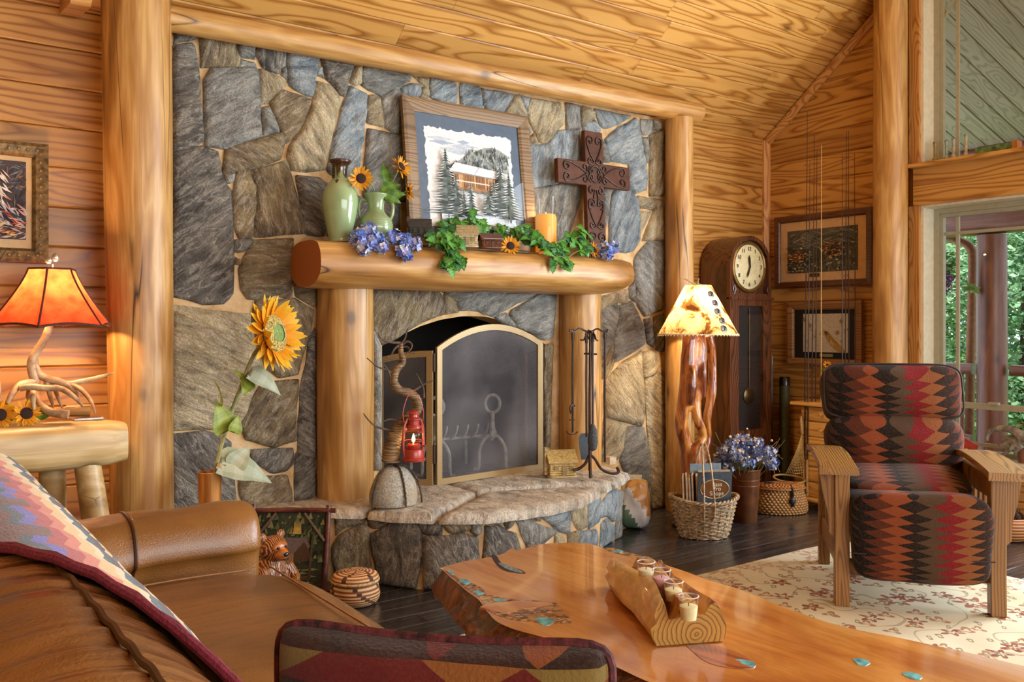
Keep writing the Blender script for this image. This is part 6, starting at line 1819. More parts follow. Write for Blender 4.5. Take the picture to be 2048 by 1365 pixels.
for (a, L, w) in ((math.radians(97), .085, .009), (math.radians(247), .085, .007)):
    c_, s_ = math.cos(a), math.sin(a)
    MB().prism([(-.01*c_ - w*s_*.5, -.01*s_ + w*c_*.5), (-.01*c_ + w*s_*.5, -.01*s_ - w*c_*.5), (L*.7*c_ + w*s_, L*.7*s_ - w*c_), (L*c_, L*s_), (L*.7*c_ - w*s_, L*.7*s_ + w*c_)], 'Y', -CD + .006, -CD + .009, mat=Matrix.Translation((0, 0, DZ))).build('clock_hand', NUM, ck, smooth=False)
m = MB(); m.ball((0, -CD + .004, DZ), (.155, .016, .155), 28, 12); m.build('dial_glass', glass('dial_crystal', ior=1.2), ck, angle=180)
MB().box((0, -CD + .028, .945), (.27, .004, .885)).build('door_back', plain('clock_inside', '#1E120A', .6), ck, smooth=False)
m = MB(); m.tube([(0, -CD + .018, 1.37), (0, -CD + .018, .78)], .004, 6); m.build('pendulum_rod', plain('brass_rod', '#5A4628', .3, metal=.8), ck)
MB().lathe([(.001, .008), (.05, .005), (.058, 0)], 24, mat=Matrix.Translation((0, -CD + .018, .74)) @ RX, cap=False).build('pendulum_bob', plain('brass_bob', '#5E4A2A', .3, metal=.8), ck)
MB().box((0, -CD + .004, .945), (.27, .003, .885)).build('door_glass', glass('clock_door_glass', ior=1.55), ck, smooth=False)
m = MB()
for sg in (-1, 1): m.tube(catmull([(sg * .19, -CD - .002, 1.465), (sg * .175, -CD - .004, 1.50), (sg * .19, -CD - .004, 1.53), (sg * .20, -CD - .002, 1.50), (sg*.188, -CD - .002, 1.485)], 5), .006, 6)
m.build('carving', WALN, ck)

# ---- pictures on the right wall
DARKF = wood('dark_picture_frame', 'Y', '#6A3A20', '#54301A', '#3A1E0F', freq=60, width_axis='Z', knots=False, rough=.35, coat=.3)
LIGHTF = wood('brown_barnwood_frame', 'Y', '#A87A48', '#8A5E34', '#6A4424', freq=60, width_axis='Z', knots=False, rough=.5)
def birds(add):
    rg = random.Random(6); x0, x1, y0, y1 = .115, .69, .118, .425
    add(rect(x0 - .006, y0 - .006, x1 + .006, y1 + .006), '#6A5236'); add(rect(x0, y0, x1, y1), '#5A5A4E')
    for k in range(160):
        x, y = rg.uniform(x0, x1), rg.uniform(y0 + .17, y1); L = rg.uniform(.03, .12); w = rg.uniform(.003, .010); a = rg.uniform(-.5, .5)
        q = [(x, y), (x + L*math.cos(a), y + L*math.sin(a)), (x + L*math.cos(a), y + L*math.sin(a) + w), (x, y + w)]
        add([(min(max(p, x0), x1), min(max(r, y0), y1)) for p, r in q], rg.choice(['#7A7C74', '#4A4A40', '#8E8E86', '#3E3C32', '#6A5E48', '#9A9688']))
    for k in range(420):
        x, y = rg.uniform(x0, x1), y0 + .19 * rg.random() ** 1.3; s = rg.uniform(.003, .014)
        add([(min(max(p, x0), x1), max(r, y0)) for p, r in ((x - s, y), (x, y - s*.6), (x + s, y), (x, y + s*.7))], rg.choice(['#2E2A20', '#6A6048', '#A89A78', '#4A4030', '#8A7A5A', '#C8BC9C', '#3A3426']))
    for (cx_, cy_, s) in ((.52, .265, .075), (.225, .225, .055)):
        for k in range(130):
            a = rg.uniform(0, 2*PI); r = s * math.sqrt(rg.random()); x, y = cx_ + r*math.cos(a)*1.25, cy_ + r*math.sin(a)*.8; q = rg.uniform(.005, .014)
            add([(x - q, y), (x, y - q*.4), (x + q*1.2, y + q*.3), (x, y + q*.5)], rg.choice(['#8A5A34', '#B07C48', '#5A3A22', '#C8A06A', '#7A4A2A', '#3E2A1A']))
pA, RA = picture('large dark framed print of birds in dry grass on the right wall', (XW - .024, 4.232, 1.523), (0, -1, 0), (0, 0, 1), .81, .545, .050, DARKF, birds, depth=.03, mat_c='#D6AE7E')
MB().box((.345, .092, .0145), (.085, .026, .003), mat=RA).build('plaque', plain('brass_plaque', '#6A4E2A', .4, metal=.5), pA, smooth=False)
def trout(add):
    rg = random.Random(8); x0, x1, y0, y1 = .135, .505, .105, .385
    add(rect(x0, y0, x1, y1), '#D9CDB4')
    for k in range(120):
        x, y = rg.uniform(x0 + .01, x1 - .02), rg.choice([rg.uniform(y1 - .05, y1 - .01), rg.uniform(y0 + .01, y0 + .09), rg.uniform(y0, y1)]); s = rg.uniform(.004, .014)
        a = rg.uniform(0, PI)
        add([(x, y), (x + s*math.cos(a), y + s*math.sin(a)), (x + s*.5*math.cos(a + .5), y + s*.5*math.sin(a + .5))], rg.choice(['#5A5A3E', '#7A6A4A', '#3E4A3A', '#8A7A58', '#A89A70']))
    body = [(.315, .255), (.335, .262), (.36, .245), (.40, .20), (.44, .165), (.48, .125), (.49, .108), (.45, .108), (.40, .135), (.36, .18), (.33, .225)]
    add(body, '#B8924A'); add([(.315, .255), (.335, .262), (.352, .245), (.335, .226)], '#8A4A2A'); add([(.37, .20), (.40, .165), (.385, .145), (.365, .165)], '#C8B070')
    for k in range(40):
        t = rg.random(); x, y = .34 + t*.13 + rg.uniform(-.006, .012), .235 - t*.115 + rg.uniform(-.006, .012); add([(x, y), (x + .004, y), (x + .002, y + .004)], '#4A2E1A')
    for (x, y) in ((.15, .34), (.46, .33), (.20, .30), (.43, .25)):
        for k in range(7):
            a = k*.9; add([(x, y), (x + .022*math.cos(a), y + .022*math.sin(a)), (x + .012*math.cos(a + .5), y + .012*math.sin(a + .5))], rg.choice(['#7A4A3A', '#5A4A34', '#8E5A44']))
pB, RB = picture('smaller framed trout print with a black mat under the bird print', (XW - .024, 4.12, .945), (0, -1, 0), (0, 0, 1), .62, .475, .060, LIGHTF, trout, depth=.03, mat_c='#16120F')
MB().box((.33, .083, .0145), (.11, .022, .003), mat=RB).build('plaque', plain('gilt_plaque', '#B0A070', .4, metal=.4), pB, smooth=False)

# ---- rod rack chest
chs = thing('drawer_chest', 'narrow pine chest of six drawers with rod holders, against the right wall behind the recliner', 'chest', (5.36, 3.555, 0))
PINEY = wood('yellow_pine_drawers', 'Y', '#E0AE62', '#CC9448', '#B07830', freq=34, width_axis='Z', knots=False, coat=.3)
MB().box((0, 0, .365), (.33, .34, .62)).build('body', PINEY, chs, smooth=False)
for (z, h) in ((.708, .024), (.058, .03)):
    o = MB().box((-.03, .0, z), (.42, .44, h)).build('board', PINEY, chs, smooth=False); b_ = o.modifiers.new('edge', 'BEVEL'); b_.width = .01; b_.segments = 2
for k in range(6):
    z = .640 - k * .1035
    o = MB().box((-.172, 0, z), (.022, .325, .094)).build('drawer', PINEY, chs, smooth=False); b_ = o.modifiers.new('edge', 'BEVEL'); b_.width = .004; b_.segments = 2
    kn = MB(); kn.lathe([(.006, 0), (.006, .008), (.014, .016), (.012, .024), (.001, .027)], 14, mat=Matrix.Translation((-.182, 0, z)) @ Matrix.Rotation(-PI/2, 4, 'Y'), cap=False); kn.build('knob', PINEY, o)
for (a, b) in ((-.16, .15), (.12, .15), (-.16, -.15), (.12, -.15)): MB().lathe([(.022, 0), (.026, .044)], 12, c=(a, b, 0)).build('foot', plain('dark_foot', '#2E1E14', .5), chs)
CORK = plain('cork_grip', '#C29A62', .8, vary=.2, scale=120)
RODD = plain('dark_rod_blank', '#2A1710', .3, coat=.5); RODL = plain('pale_rod_blank', '#D8B682', .35, coat=.4)
def rod(label, x, y, ztop, lean, pale=False, group=None, seat=0.075, ztopx=0):
    t = thing('fishing_rod', label, 'fishing rod', (x, y, seat))
    top = Vector((lean[0], lean[1], ztop - seat)); n = Vector((-1, 0, 0))
    MB().tube([Vector((0, 0, .02)), top * .5, top], [.0050, .0040, .0018], 6).build('blank', RODL if pale else RODD, t)
    MB().lathe([(.010, .0), (.012, .03), (.0095, .12), (.011, .20), (.008, .25)], 10).build('grip', CORK, t)
    g = MB()
    for k in range(6):
        f = .26 + .72 * (k / 5) ** .8; c = top * f + Vector((-.010, 0, 0)); r = .009 * (1 - .6 * k / 5)
        g.tube([c + Vector((-r + r*math.cos(2*PI*q/10), 0, r*math.sin(2*PI*q/10))) for q in range(11)], .0012, 4)
    g.build('line_guides', BK, t, stuff=True)
    return t
ROD = [('tallest dark fishing rod at the far left of the rack', 1608, 1615, 225, 0), ('short dark fishing rod just right of the tallest one in the rack', 1614, 1620, 320, 0), ('third dark fishing rod from the left in the rack', 1622, 1629, 270, 0),
       ('fourth dark fishing rod from the left, beside the pale cane rod', 1630, 1634, 300, 0), ('pale cane coloured fishing rod in the rack', 1642, 1643, 290, 1), ('leftmost short dark rod of the right hand group behind the recliner', 1684, 1685, 310, 0),
       ('second dark rod of the right hand group behind the recliner', 1689, 1693, 262, 0), ('third dark rod of the right hand group behind the recliner', 1698, 1697, 262, 0), ('rightmost dark fishing rod beside the log post', 1712, 1709, 307, 0)]
for i, (lb, pb_, pt_, py_, pale) in enumerate(ROD):
    xx = 5.175 + (.02 * i if i < 5 else .06 + .04 * (i - 5)); xx = 5.165 if i < 2 else xx
    b = atx(pb_, 805, xx); tp_ = atx(pt_, py_, xx + .02)
    rod(lb, b.x, b.y, tp_.z, (tp_.x - b.x, tp_.y - b.y), pale)
rl = thing('fishing_reel', 'dark fly reel on the leftmost rod at the foot of the rack', 'reel', atd(1604, 985, 5.98))
MB().lathe([(.001, -.012), (.030, -.012), (.032, -.008), (.024, -.006), (.024, .006), (.032, .008), (.030, .012), (.001, .012)], 20, mat=Matrix.Rotation(PI/2, 4, 'X') @ Matrix.Rotation(.7, 4, 'Y')).build('spool', plain('dark_reel', '#3A2A22', .3, metal=.6), rl); MB().tube([(.02, -.014, 0), (.02, -.03, 0)], .004, 6).build('handle', plain('reel_handle', '#B0A898', .3, metal=.7), rl)
fp_ = thing('flower', 'small yellow flower in a stem vase on the drawer chest above the recliner', 'flower', (5.30, 3.50, .721)); q0 = Vector(fp_.location)
MB().lathe([(.001, 0), (.02, 0), (.024, .03), (.01, .08), (.012, .10)], 14, cap=False).build('vase', plain('green_glass_vase', '#5E7A4A', .15), fp_)
tpv = atd(1655, 730, depth(q0)) - q0
MB().tube(catmull([(0, 0, .05), tpv * .5, tpv], 5), .003, 5).build('stem', STEM, fp_)
sunflower_head(fp_, .030, TRS(tpv, frame_from((-.7, -.6, .2))), 8, seed=3, seed_r=.5); sunflower_head(fp_, .024, TRS(tpv + Vector((0, 0, -.035)), frame_from((-.9, -.3, .1))), 8, seed=4, seed_r=.5)
for k in range(4): inst('leaf', LEAF_OV, fp_, TRS(tpv * (.45 + .12 * k), frame_from((-.5, -.6, .6), (math.cos(k * 2.2), math.sin(k * 2.2), .2)), .06))

# ---- long cases in the corner
cs1 = thing('rod_case', 'dark brown round topped wooden case leaning in the corner right of the clock', 'case', (5.43, 4.21, 0))
o = MB().prism([(-.045, 0), (.045, 0)] + [(.045 * math.cos(PI*k/10), 1.0 + .045 * math.sin(PI*k/10)) for k in range(11)], 'Y', -.03, .03).build('case', plain('dark_case', '#2C170E', .4, coat=.3), cs1, angle=40); cs1.rotation_euler = (0, 0, -.7)
MB().prism([(-.032, .06), (.032, .06)] + [(.032 * math.cos(PI*k/10), .97 + .032 * math.sin(PI*k/10)) for k in range(11)], 'Y', -.034, -.0301).build('panel', plain('dark_case_panel', '#3C2214', .4), cs1, smooth=False)
cs2 = thing('rod_tube', 'green rod tube with a black cap standing beside the dark case in the corner', 'tube', (5.515, 4.105, 0))
MB().lathe([(.038, 0), (.038, .80)], 20).build('tube', plain('olive_tube', '#4A4A2A', .55), cs2); MB().lathe([(.041, .795), (.041, .85), (.034, .86), (.001, .86)], 20, cap=False).build('cap', BK, cs2)

# ---- wicker creel and landing net
def wicker(name, c0, c1, sx, sz, hz=2.0):
    t = NT(name); o = t.obj(); s = t.sep(o)
    a = t.math('ARCTAN2', s[1], s[0])
    row = t.math('MULTIPLY', s[2], sz); colm = t.math('MULTIPLY', a, sx)
    par = t.math('MULTIPLY', t.math('FLOOR', row), PI)
    w = t.math('MULTIPLY', t.math('ADD', t.math('SINE', t.math('ADD', colm, par)), 1.0), .5)
    r = t.math('SINE', t.math('MULTIPLY', t.math('FRACT', row), PI))
    h = t.math('MULTIPLY', w, r)
    c = t.ramp(t.math('ADD', t.math('MULTIPLY', h, .75), t.math('MULTIPLY', t.noise(o, 30, 2), .3)), [(0.1, c0), (0.5, c1), (0.9, c1)])
    return t.set(Base_Color=c, Roughness=.6, Normal=t.bump(h, .9, .010))
WICK = wicker('tan_wicker', '#6A3E18', '#CC9656', 34, 62)
cre = thing('creel', 'wicker fishing creel with a leather strap on the floor before the drawer chest', 'creel', (4.885, 3.67, 0), -.55)
def super_lathe(m, prof, rx, ry, flatback=.55, seg=40, cap=True):
    vs = []; n = len(prof)
    for (k, z) in prof:
        for i in range(seg):
            a = 2*PI*i/seg; c_, s_ = math.cos(a), math.sin(a); yy = s_ * ry * k
            if yy > 0: yy *= flatback
            vs.append((c_ * rx * k, yy, z))
    fs = [(i*seg+k, i*seg+(k+1) % seg, (i+1)*seg+(k+1) % seg, (i+1)*seg+k) for i in range(n-1) for k in range(seg)]
    if cap: fs += [tuple(reversed(range(seg))), tuple(range((n-1)*seg, n*seg))]
    return m.add(vs, fs)
super_lathe(MB(), [(.96, .004), (1.0, .02), (.99, .06), (.92, .11), (.84, .15), (.80, .165)], .185, .13).build('body', WICK, cre, angle=60)
super_lathe(MB(), [(.84, .160), (.88, .170), (.86, .185), (.70, .196), (.35, .203), (.02, .205)], .185, .13).build('lid', wicker('lid_wicker', '#7A3F14', '#D28C48', 30, 120), cre, angle=60)
m = MB(); m.tube([(.163 * math.cos(2*PI*k/40), (.115 if math.sin(2*PI*k/40) < 0 else .063) * math.sin(2*PI*k/40), .166) for k in range(41)], .007, 6, jitter=.2); m.build('rim', plain('wicker_rim', '#A66A30', .6, vary=.25, scale=120), cre)
MB().box((-.09, -.03, .2015), (.055, .04, .004)).build('lid_opening', plain('dark_hole', '#1E100A', .8), cre, smooth=False)
m = MB(); m.tube(catmull([(.03, -.085, .192), (.03, -.118, .165), (.03, -.128, .11), (.03, -.138, .06)], 5), .013, 8, flat=.4); m.build('strap', BK, cre)
m = MB(); m.ball((.03, -.136, .10), (.020, .010, .026), 12, 8); m.build('buckle', plain('dark_buckle', '#3A3A3C', .35, metal=.6), cre)
net = thing('landing_net', 'landing net with a wooden hoop and knotted mesh behind the creel', 'net', atd(1578, 958, 6.02)); NO = Vector(net.location)
WO = plain('bent_wood_hoop', '#B08A4A', .4, coat=.3)
hoop = [Vector((.095 * math.cos(2*PI*k/30) * .81, .06 * math.sin(2*PI*k/30) - .095 * math.cos(2*PI*k/30) * .59, .02 * math.sin(2*PI*k/30))) for k in range(31)]
MB().tube(hoop, .007, 8).build('hoop', WO, net)
m = MB(); ap = atd(1604, 868, 6.0) - NO; bl, brr = atd(1571, 950, 6.0) - NO, atd(1606, 952, 6.0) - NO
NN = 9
for k in range(NN + 1):
    a, b = bl.lerp(brr, k / NN), ap + Vector((0, 0, -.004 * k)); m.tube(catmull([a, a.lerp(b, .5) + Vector((-.012 * math.sin(PI * k / NN), -.01, 0)), b], 4), .0018, 4)
for k in range(1, 15):
    t = k / 15; m.tube([bl.lerp(ap, t), bl.lerp(brr, .5).lerp(ap, t) + Vector((-.012 * (1 - t), -.01, -.006)), brr.lerp(ap, t)], .0018, 4)
m.build('mesh_bag', plain('net_cord', '#B99A5C', .8), net, angle=180, stuff=True)
MB().tube([ap, ap + Vector((0, .01, .12))], .010, 8).build('handle', WO, net)

# ---- tall metal bucket of dried blue flowers
bu = thing('bucket', 'tall brown metal flower bucket holding dried blue flowers, behind the willow basket', 'bucket', (4.47, 3.63, 0))
COPPER = plain('brown_patinated_metal', '#7A4A2A', .42, vary=.12, scale=14, metal=.35)
MB().lathe([(.001, .004), (.072, .0), (.076, .006), (.098, .325), (.103, .333), (.100, .338), (.094, .330), (.075, .05), (.001, .05)], 36, cap=False).build('body', COPPER, bu, angle=50)
m = MB()
for z in (.27, .235): r = .0765 + .0218 * (z - .006) / .32; m.tube([(r * math.cos(2*PI*k/36), r * math.sin(2*PI*k/36), z) for k in range(37)], .0032, 6)
m.build('band', COPPER, bu)
df = thing('dried_flowers', 'bunch of dried blue and white flowers standing in the tall brown metal bucket', 'flowers', (4.47, 3.63, .10))
rg = random.Random(17); m = MB(); sm = MB()
for k in range(84):
    a, r = rg.uniform(0, 2*PI), .20 * math.sqrt(rg.random()); h = .305 + .085 * (1 - (r/.19) ** 2) + rg.uniform(-.05, .05)
    c = Vector((r * math.cos(a), r * math.sin(a) * .9, h)); sm.tube([(rg.uniform(-.03, .03), rg.uniform(-.03, .03), -.02), (c.x * .35, c.y * .35, .16), c], .0018, 4)
    blossom_cluster(m, c, (.034, .034, .030), 16, rg, white=.2, size=.015, blues=('#7088C8', '#8AA0D8', '#A6B6E0', '#566CAE'))
    for q in range(3): m.ball(c + Vector((rg.gauss(0, .022), rg.gauss(0, .022), rg.gauss(0.012, .018))), rg.uniform(.006, .010), 6, 4, 0, lin(rg.choice(['#E6DCC4', '#D8C8A4', '#EDE8DC'])))
m.build('florets', BLUE, df, angle=180, stuff=True); sm.build('stems', plain('dry_stem', '#7A7A4A', .8), df, stuff=True)
sp = MB()
for k in range(22):
    a = rg.uniform(0, 2*PI); r = rg.uniform(.17, .27); sp.tube(catmull([(.03 * math.cos(a), .03 * math.sin(a), .22), (r * .7 * math.cos(a), r * .7 * math.sin(a), .34), (r * math.cos(a), r * math.sin(a), rg.uniform(.20, .46))], 4), .0013, 4)
sp.build('wispy_grass', plain('dry_grass', '#A89878', .8), df, stuff=True)

# ---- willow basket with magazines
wb_ = thing('basket', 'oval woven willow basket with a tall handle, full of magazines, before the floor lamp', 'basket', (3.955, 3.515, 0), -.62); WIL = plain('willow_strand', '#BC9E78', .55, vary=.22, scale=60, coat=.2)
RXB, RYB, HB = .172, .128, .222
def bk_pt(a, z, off=0.0):
    k = .78 + .34 * (z / HB) ** .8
    return Vector(((RXB * k + off) * math.cos(a), (RYB * k + off) * math.sin(a), z + .012 * (z / HB) * math.cos(2 * a)))
NST = 22; m = MB()
for k in range(NST): a = 2*PI*k/NST; m.tube([bk_pt(a, z) for z in (.0, .05, .1, .15, .2, .215)], .0042, 6)
m.build('stakes', WIL, wb_)
NR = 19
for rw in range(NR):
    z = .008 + rw * (HB - .012) / NR
    pts = []
    for q in range(NST * 3 + 1):
        a = 2*PI*q/(NST*3); ph = (q / 3.0 + rw) * PI
        pts.append(bk_pt(a, z + .0015 * math.sin(q * .9 + rw), .0055 * math.cos(ph)))
    MB().tube(pts, .0054, 6, cap=False).build('willow_strand', WIL, wb_)
m = MB()
for s in range(3):
    m.tube([bk_pt(2*PI*q/120, HB + .006, .003) + Vector((0, 0, .008 * math.sin(q * 2*PI/120*14 + s*2.09))) + (bk_pt(2*PI*q/120, HB) - Vector((0, 0, HB))).normalized() * (.008 * math.cos(q*2*PI/120*14 + s*2.09)) for q in range(121)], .0062, 6, cap=False)
m.build('braided_rim', WIL, wb_)
MB().lathe([(.001, .0), (.78, .0), (.78, .010), (.001, .010)], 30, c=(0, 0, .002), sx=RXB, sy=RYB, cap=False).build('bottom', plain('willow_bottom', '#7E6444', .7), wb_)
for sg in (-1, 1):
    MB().tube(catmull([bk_pt(PI/2*1.12 if sg < 0 else PI/2*.88, .14, .008), bk_pt(PI/2, HB + .02, .004) + Vector((sg*.03, 0, 0)), Vector((sg * .022, .085, .44)), Vector((sg * .010, 0, .545)), Vector((sg * .022, -.085, .44)), bk_pt(-PI/2, HB + .02, .004) + Vector((sg*.03, 0, 0)), bk_pt(-PI/2, .14, .010) + Vector((sg*.03, 0, 0))], 7), .0055, 7).build('handle', WIL, wb_)
def magazine(label, c, rz, lean, w, h, t_, cover, page='#E0D8C6', art=None):
    t = thing('magazine', label, 'magazine', c, rz); t.rotation_euler = (lean, 0, rz)
    MB().box((0, 0, h/2), (w, t_, h * .99)).build('pages', plain('magazine_pages_' + cover, page, .8), t, smooth=False)
    for sg in (-1, 1): MB().box((0, sg * (t_/2 + .0007), h/2), (w + .004, .0012, h)).build('cover', plain('magazine_cover_%s%d' % (cover, sg), cover, .25, coat=.4), t, smooth=False)
    return t
WB = Vector(wb_.location); rz0 = -.62
def inb(x, y, z=.03): c_, s_ = math.cos(rz0), math.sin(rz0); return WB + Vector((x*c_ - y*s_, x*s_ + y*c_, z))
mag = magazine('glossy magazine at the front of the willow basket with a shop logo in an oval', inb(.045, -.045), rz0 + .12, .10, .20, .365, .006, '#4E5660')
lm = MB(); lm.lathe([(.001, .0008), (1.0, .0008), (1.0, 0)], 40, sx=.086, sy=.056, mat=Matrix.Translation((.0, -.0046, .265)) @ RX, cap=False); lm.build('logo_oval', plain('logo_brown', '#7A4A22', .3, coat=.4), mag)
rm = MB(); rm.tube([(.086 * math.cos(2*PI*k/40), -.0056, .265 + .056 * math.sin(2*PI*k/40)) for k in range(41)], .0022, 5); rm.build('logo_ring', plain('logo_gold', '#D8C48A', .3), mag)
LET = plain('logo_lettering', '#EDE6D2', .4)
for tx, zz in (('Bass', .292), ('Pro', .266), ('Shops', .238)):
    me = text_mesh(tx, .036); me.materials.append(LET); inst('lettering', me, mag, Matrix.Translation((.012, -.0058, zz)) @ RX)
for i, (x, y, rz, cov, h, lb) in enumerate(((-.105, .010, 1.35, '#5E3A26', .275, 'brown covered magazine at the left end of the willow basket'), (-.085, .015, 1.38, '#B9A27A', .28, 'tan magazine second from the left in the willow basket'), (-.066, .02, 1.36, '#6A7078', .27, 'grey magazine third from the left in the willow basket'),
                                             (-.045, .02, 1.30, '#8A5228', .285, 'rust coloured magazine in the middle of the willow basket'), (-.022, .02, 1.34, '#C28A34', .28, 'yellow brown magazine beside the logo magazine'), (.03, .055, .15, '#7E8C94', .335, 'tall blue grey magazine at the back of the willow basket'), (.075, .035, .05, '#B8A488', .30, 'pale tan magazine behind the logo magazine'))):
    magazine(lb, inb(x, y), rz0 + rz, -.04, .19 if rz < 1 else .15, h + .055, .010 if rz > 1 else .005, cov)

# ---- basket of pine cones by the window wall
pc = thing('basket', 'small coiled basket of pine cones on the floor under the window, right of the recliner', 'basket', (5.335, 2.43, 0))
t_ = NT('banded_coils'); _s = t_.sep(t_.obj()); _r = t_.math('PINGPONG', t_.math('MULTIPLY', _s[2], 55.0), .5)
MB().lathe(coil_prof([(0, 0), (.085, 0), (.115, .03), (.128, .08), (.126, .12), (.120, .135), (.112, .13), (.108, .08), (.08, .03), (0, .03)]), 36, cap=False).build('body', t_.set(Base_Color=t_.ramp(_r, [(0, '#5A2E18'), (.25, '#A86A38'), (.5, '#C89058')]), Roughness=.6, Normal=t_.bump(_r, .6, .008)), pc, angle=180)
CONE = plain('pine_cone_scale', '#4A3222', .7, vary=.25, scale=90); CTIP = plain('pine_cone_tip', '#B9A68C', .7, vary=.2, scale=90)
def cone_mesh():
    m = MB(); m.lathe([(.002, -.035), (.014, -.02), (.016, .0), (.010, .025), (.002, .038)], 10, cap=False)
    for k in range(58):
        t = k / 58; a = k * 2.4; z = -.032 + .066 * t; r = .028 * math.sin(PI * (.12 + .86 * t)) + .004
        d = Vector((math.cos(a), math.sin(a), 0)); s = Vector((-math.sin(a), math.cos(a), 0)); w = .008 * (1 - .5 * t)
        b, e = d * r * .4 + Vector((0, 0, z)), d * r + Vector((0, 0, z + .007))
        m.add([b - s * w * .5, b + s * w * .5, e + s * w, e - s * w, e + d * .002 + Vector((0, 0, .003))], [(0, 1, 2, 3)], 0); m.add([e - s * w, e + s * w, e + d * .003 + Vector((0, 0, .004))], [(0, 1, 2)], 1)
    return m.mesh('pine_cone', [CONE, CTIP], angle=180)
CME = cone_mesh(); rg = random.Random(4); PCO = Vector(pc.location)
LBS = ('topmost pine cone in the coiled basket under the window', 'pine cone on the left of the heap in the coiled basket', 'pine cone on the right of the heap in the coiled basket', 'pine cone at the front of the heap in the coiled basket', 'pine cone at the back of the heap in the coiled basket', 'pine cone low in the middle of the coiled basket')
for lb, (x, y, z) in zip(LBS, ((0, 0, .19), (-.06, .02, .145), (.055, -.02, .145), (-.01, -.065, .14), (.01, .06, .145), (0, 0, .10))):
    o = bpy.data.objects.new('pine_cone', CME); COL.objects.link(o); o.location = PCO + Vector((x, y, z)); o.rotation_euler = (rg.uniform(-1, 1), rg.uniform(-1, 1), rg.uniform(0, 6)); o.scale = (1.05,) * 3
    tag(o, lb, 'pine cone', 'pine cones in the basket')

# ---- things on the window sills
ZS = .411
dw = thing('driftwood', 'grey driftwood branch on the window sill at the right edge', 'driftwood', atx(2030, 900, 5.60) * 1); DO = Vector((atx(2030, 900, 5.60).x, atx(2030, 900, 5.60).y, ZS)); dw.location = DO
t_ = NT('weathered_driftwood'); _n = t_.noise(t_.obj(), 18, 4, .6, .8); DW = t_.set(Base_Color=t_.ramp(_n, [(.3, '#4E4840'), (.5, '#857C6E'), (.7, '#B0A898')]), Roughness=.8, Normal=t_.bump(_n, .6, .008))
def wz(zx, zy, x=5.58): return atx(1848 + .1465 * zx, 700 + .1465 * zy, x) - DO
m = MB()
for pts, r in (([(855, 1245), (880, 1140), (960, 1085), (1100, 1075), (1230, 1105), (1330, 1180), (1500, 1250)], [.012, .014, .017, .020, .026, .034, .034]), ([(965, 1325), (1080, 1290), (1200, 1245), (1330, 1230)], [.004, .014, .020, .028]), ([(1060, 1440), (1150, 1380), (1250, 1290), (1340, 1240)], [.006, .014, .018, .024]), ([(1240, 1440), (1260, 1380), (1330, 1300)], [.008, .012, .02]), ([(1050, 1245), (1090, 1205), (1180, 1200), (1300, 1215)], [.006, .012, .014, .02])):
    cp = catmull([wz(*p) for p in pts], 6)
    for q in cp: q.z = max(q.z, r[0])
    m.tube(cp, lerp_list(r, len(cp)), 9, jitter=.07)
o = m.build('branch', DW, dw, angle=180); md = o.modifiers.new('join', 'REMESH'); md.mode = 'VOXEL'; md.voxel_size = .005; md.use_smooth_shade = True
pl = thing('potted_plant', 'pale green leafy plant behind the driftwood on the window sill', 'plant', DO + Vector((.05, -.04, 0))); rg = random.Random(5); PLO = Vector(pl.location)
MB().lathe([(.001, 0), (.04, 0), (.052, .08), (.055, .085), (.048, .08), (.001, .07)], 20, cap=False).build('pot', plain('clay_pot', '#8A5A44', .7), pl)
PGL = leaf_mesh('leaf_bright', OVAL, lin('#8AA86A'), lin('#D2DEB8'), .2, .5)
c = wz(1365, 1000, 5.66) + DO - PLO
for k in range(26):
    a = rg.uniform(0, 2*PI); d = Vector((math.cos(a), math.sin(a), rg.uniform(-.2, 1.2))); b = Vector((0, 0, .08)).lerp(c, rg.uniform(.3, 1.0))
    inst('leaf', PGL, pl, TRS(b, frame_from(Vector((0, 0, 1)) + d * .2, Vector((-d.y, d.x, 0))), rg.uniform(.06, .10)))
MB().tube(catmull([(0, 0, .06), c * .5 + Vector((0, 0, .05)), c], 5), .005, 6).build('stem', STEM, pl)
cb_ = thing('catalogue', 'open red and white catalogue lying on the window sill behind the recliner arm', 'magazine', Vector((5.53, 2.72, ZS)), .1)
m = MB(); m.cushion((0, 0, .012), (.18, .40, .022), 8, 6); m.build('pages', plain('catalogue_pages', '#C9BDB4', .35, vary=.3, scale=9, coat=.3), cb_)
for (y, c, w) in ((.11, '#B05A4E', .10), (-.02, '#7E98A0', .09), (-.14, '#B04E44', .08)): MB().box((-.02, y, .0236), (.12, w, .001)).build('printed_photo', plain('photo_' + c, c, .3, vary=.3, scale=20), cb_, smooth=False)
rb = thing('book', 'red book standing tilted on the window sill behind the catalogue', 'book', Vector((5.60, 2.80, ZS + .01)), .3); MB().box((0, 0, .05), (.02, .12, .10), rot=Matrix.Rotation(.5, 3, 'X')).build('cover', plain('red_book', '#A83A2C', .4), rb, smooth=False); MB().box((.0, .004, .054), (.016, .122, .09), rot=Matrix.Rotation(.5, 3, 'X')).build('pages', plain('book_pages', '#E0D6C4', .8), rb, smooth=False)
SA = Vector((5.595, 0, 2.307))
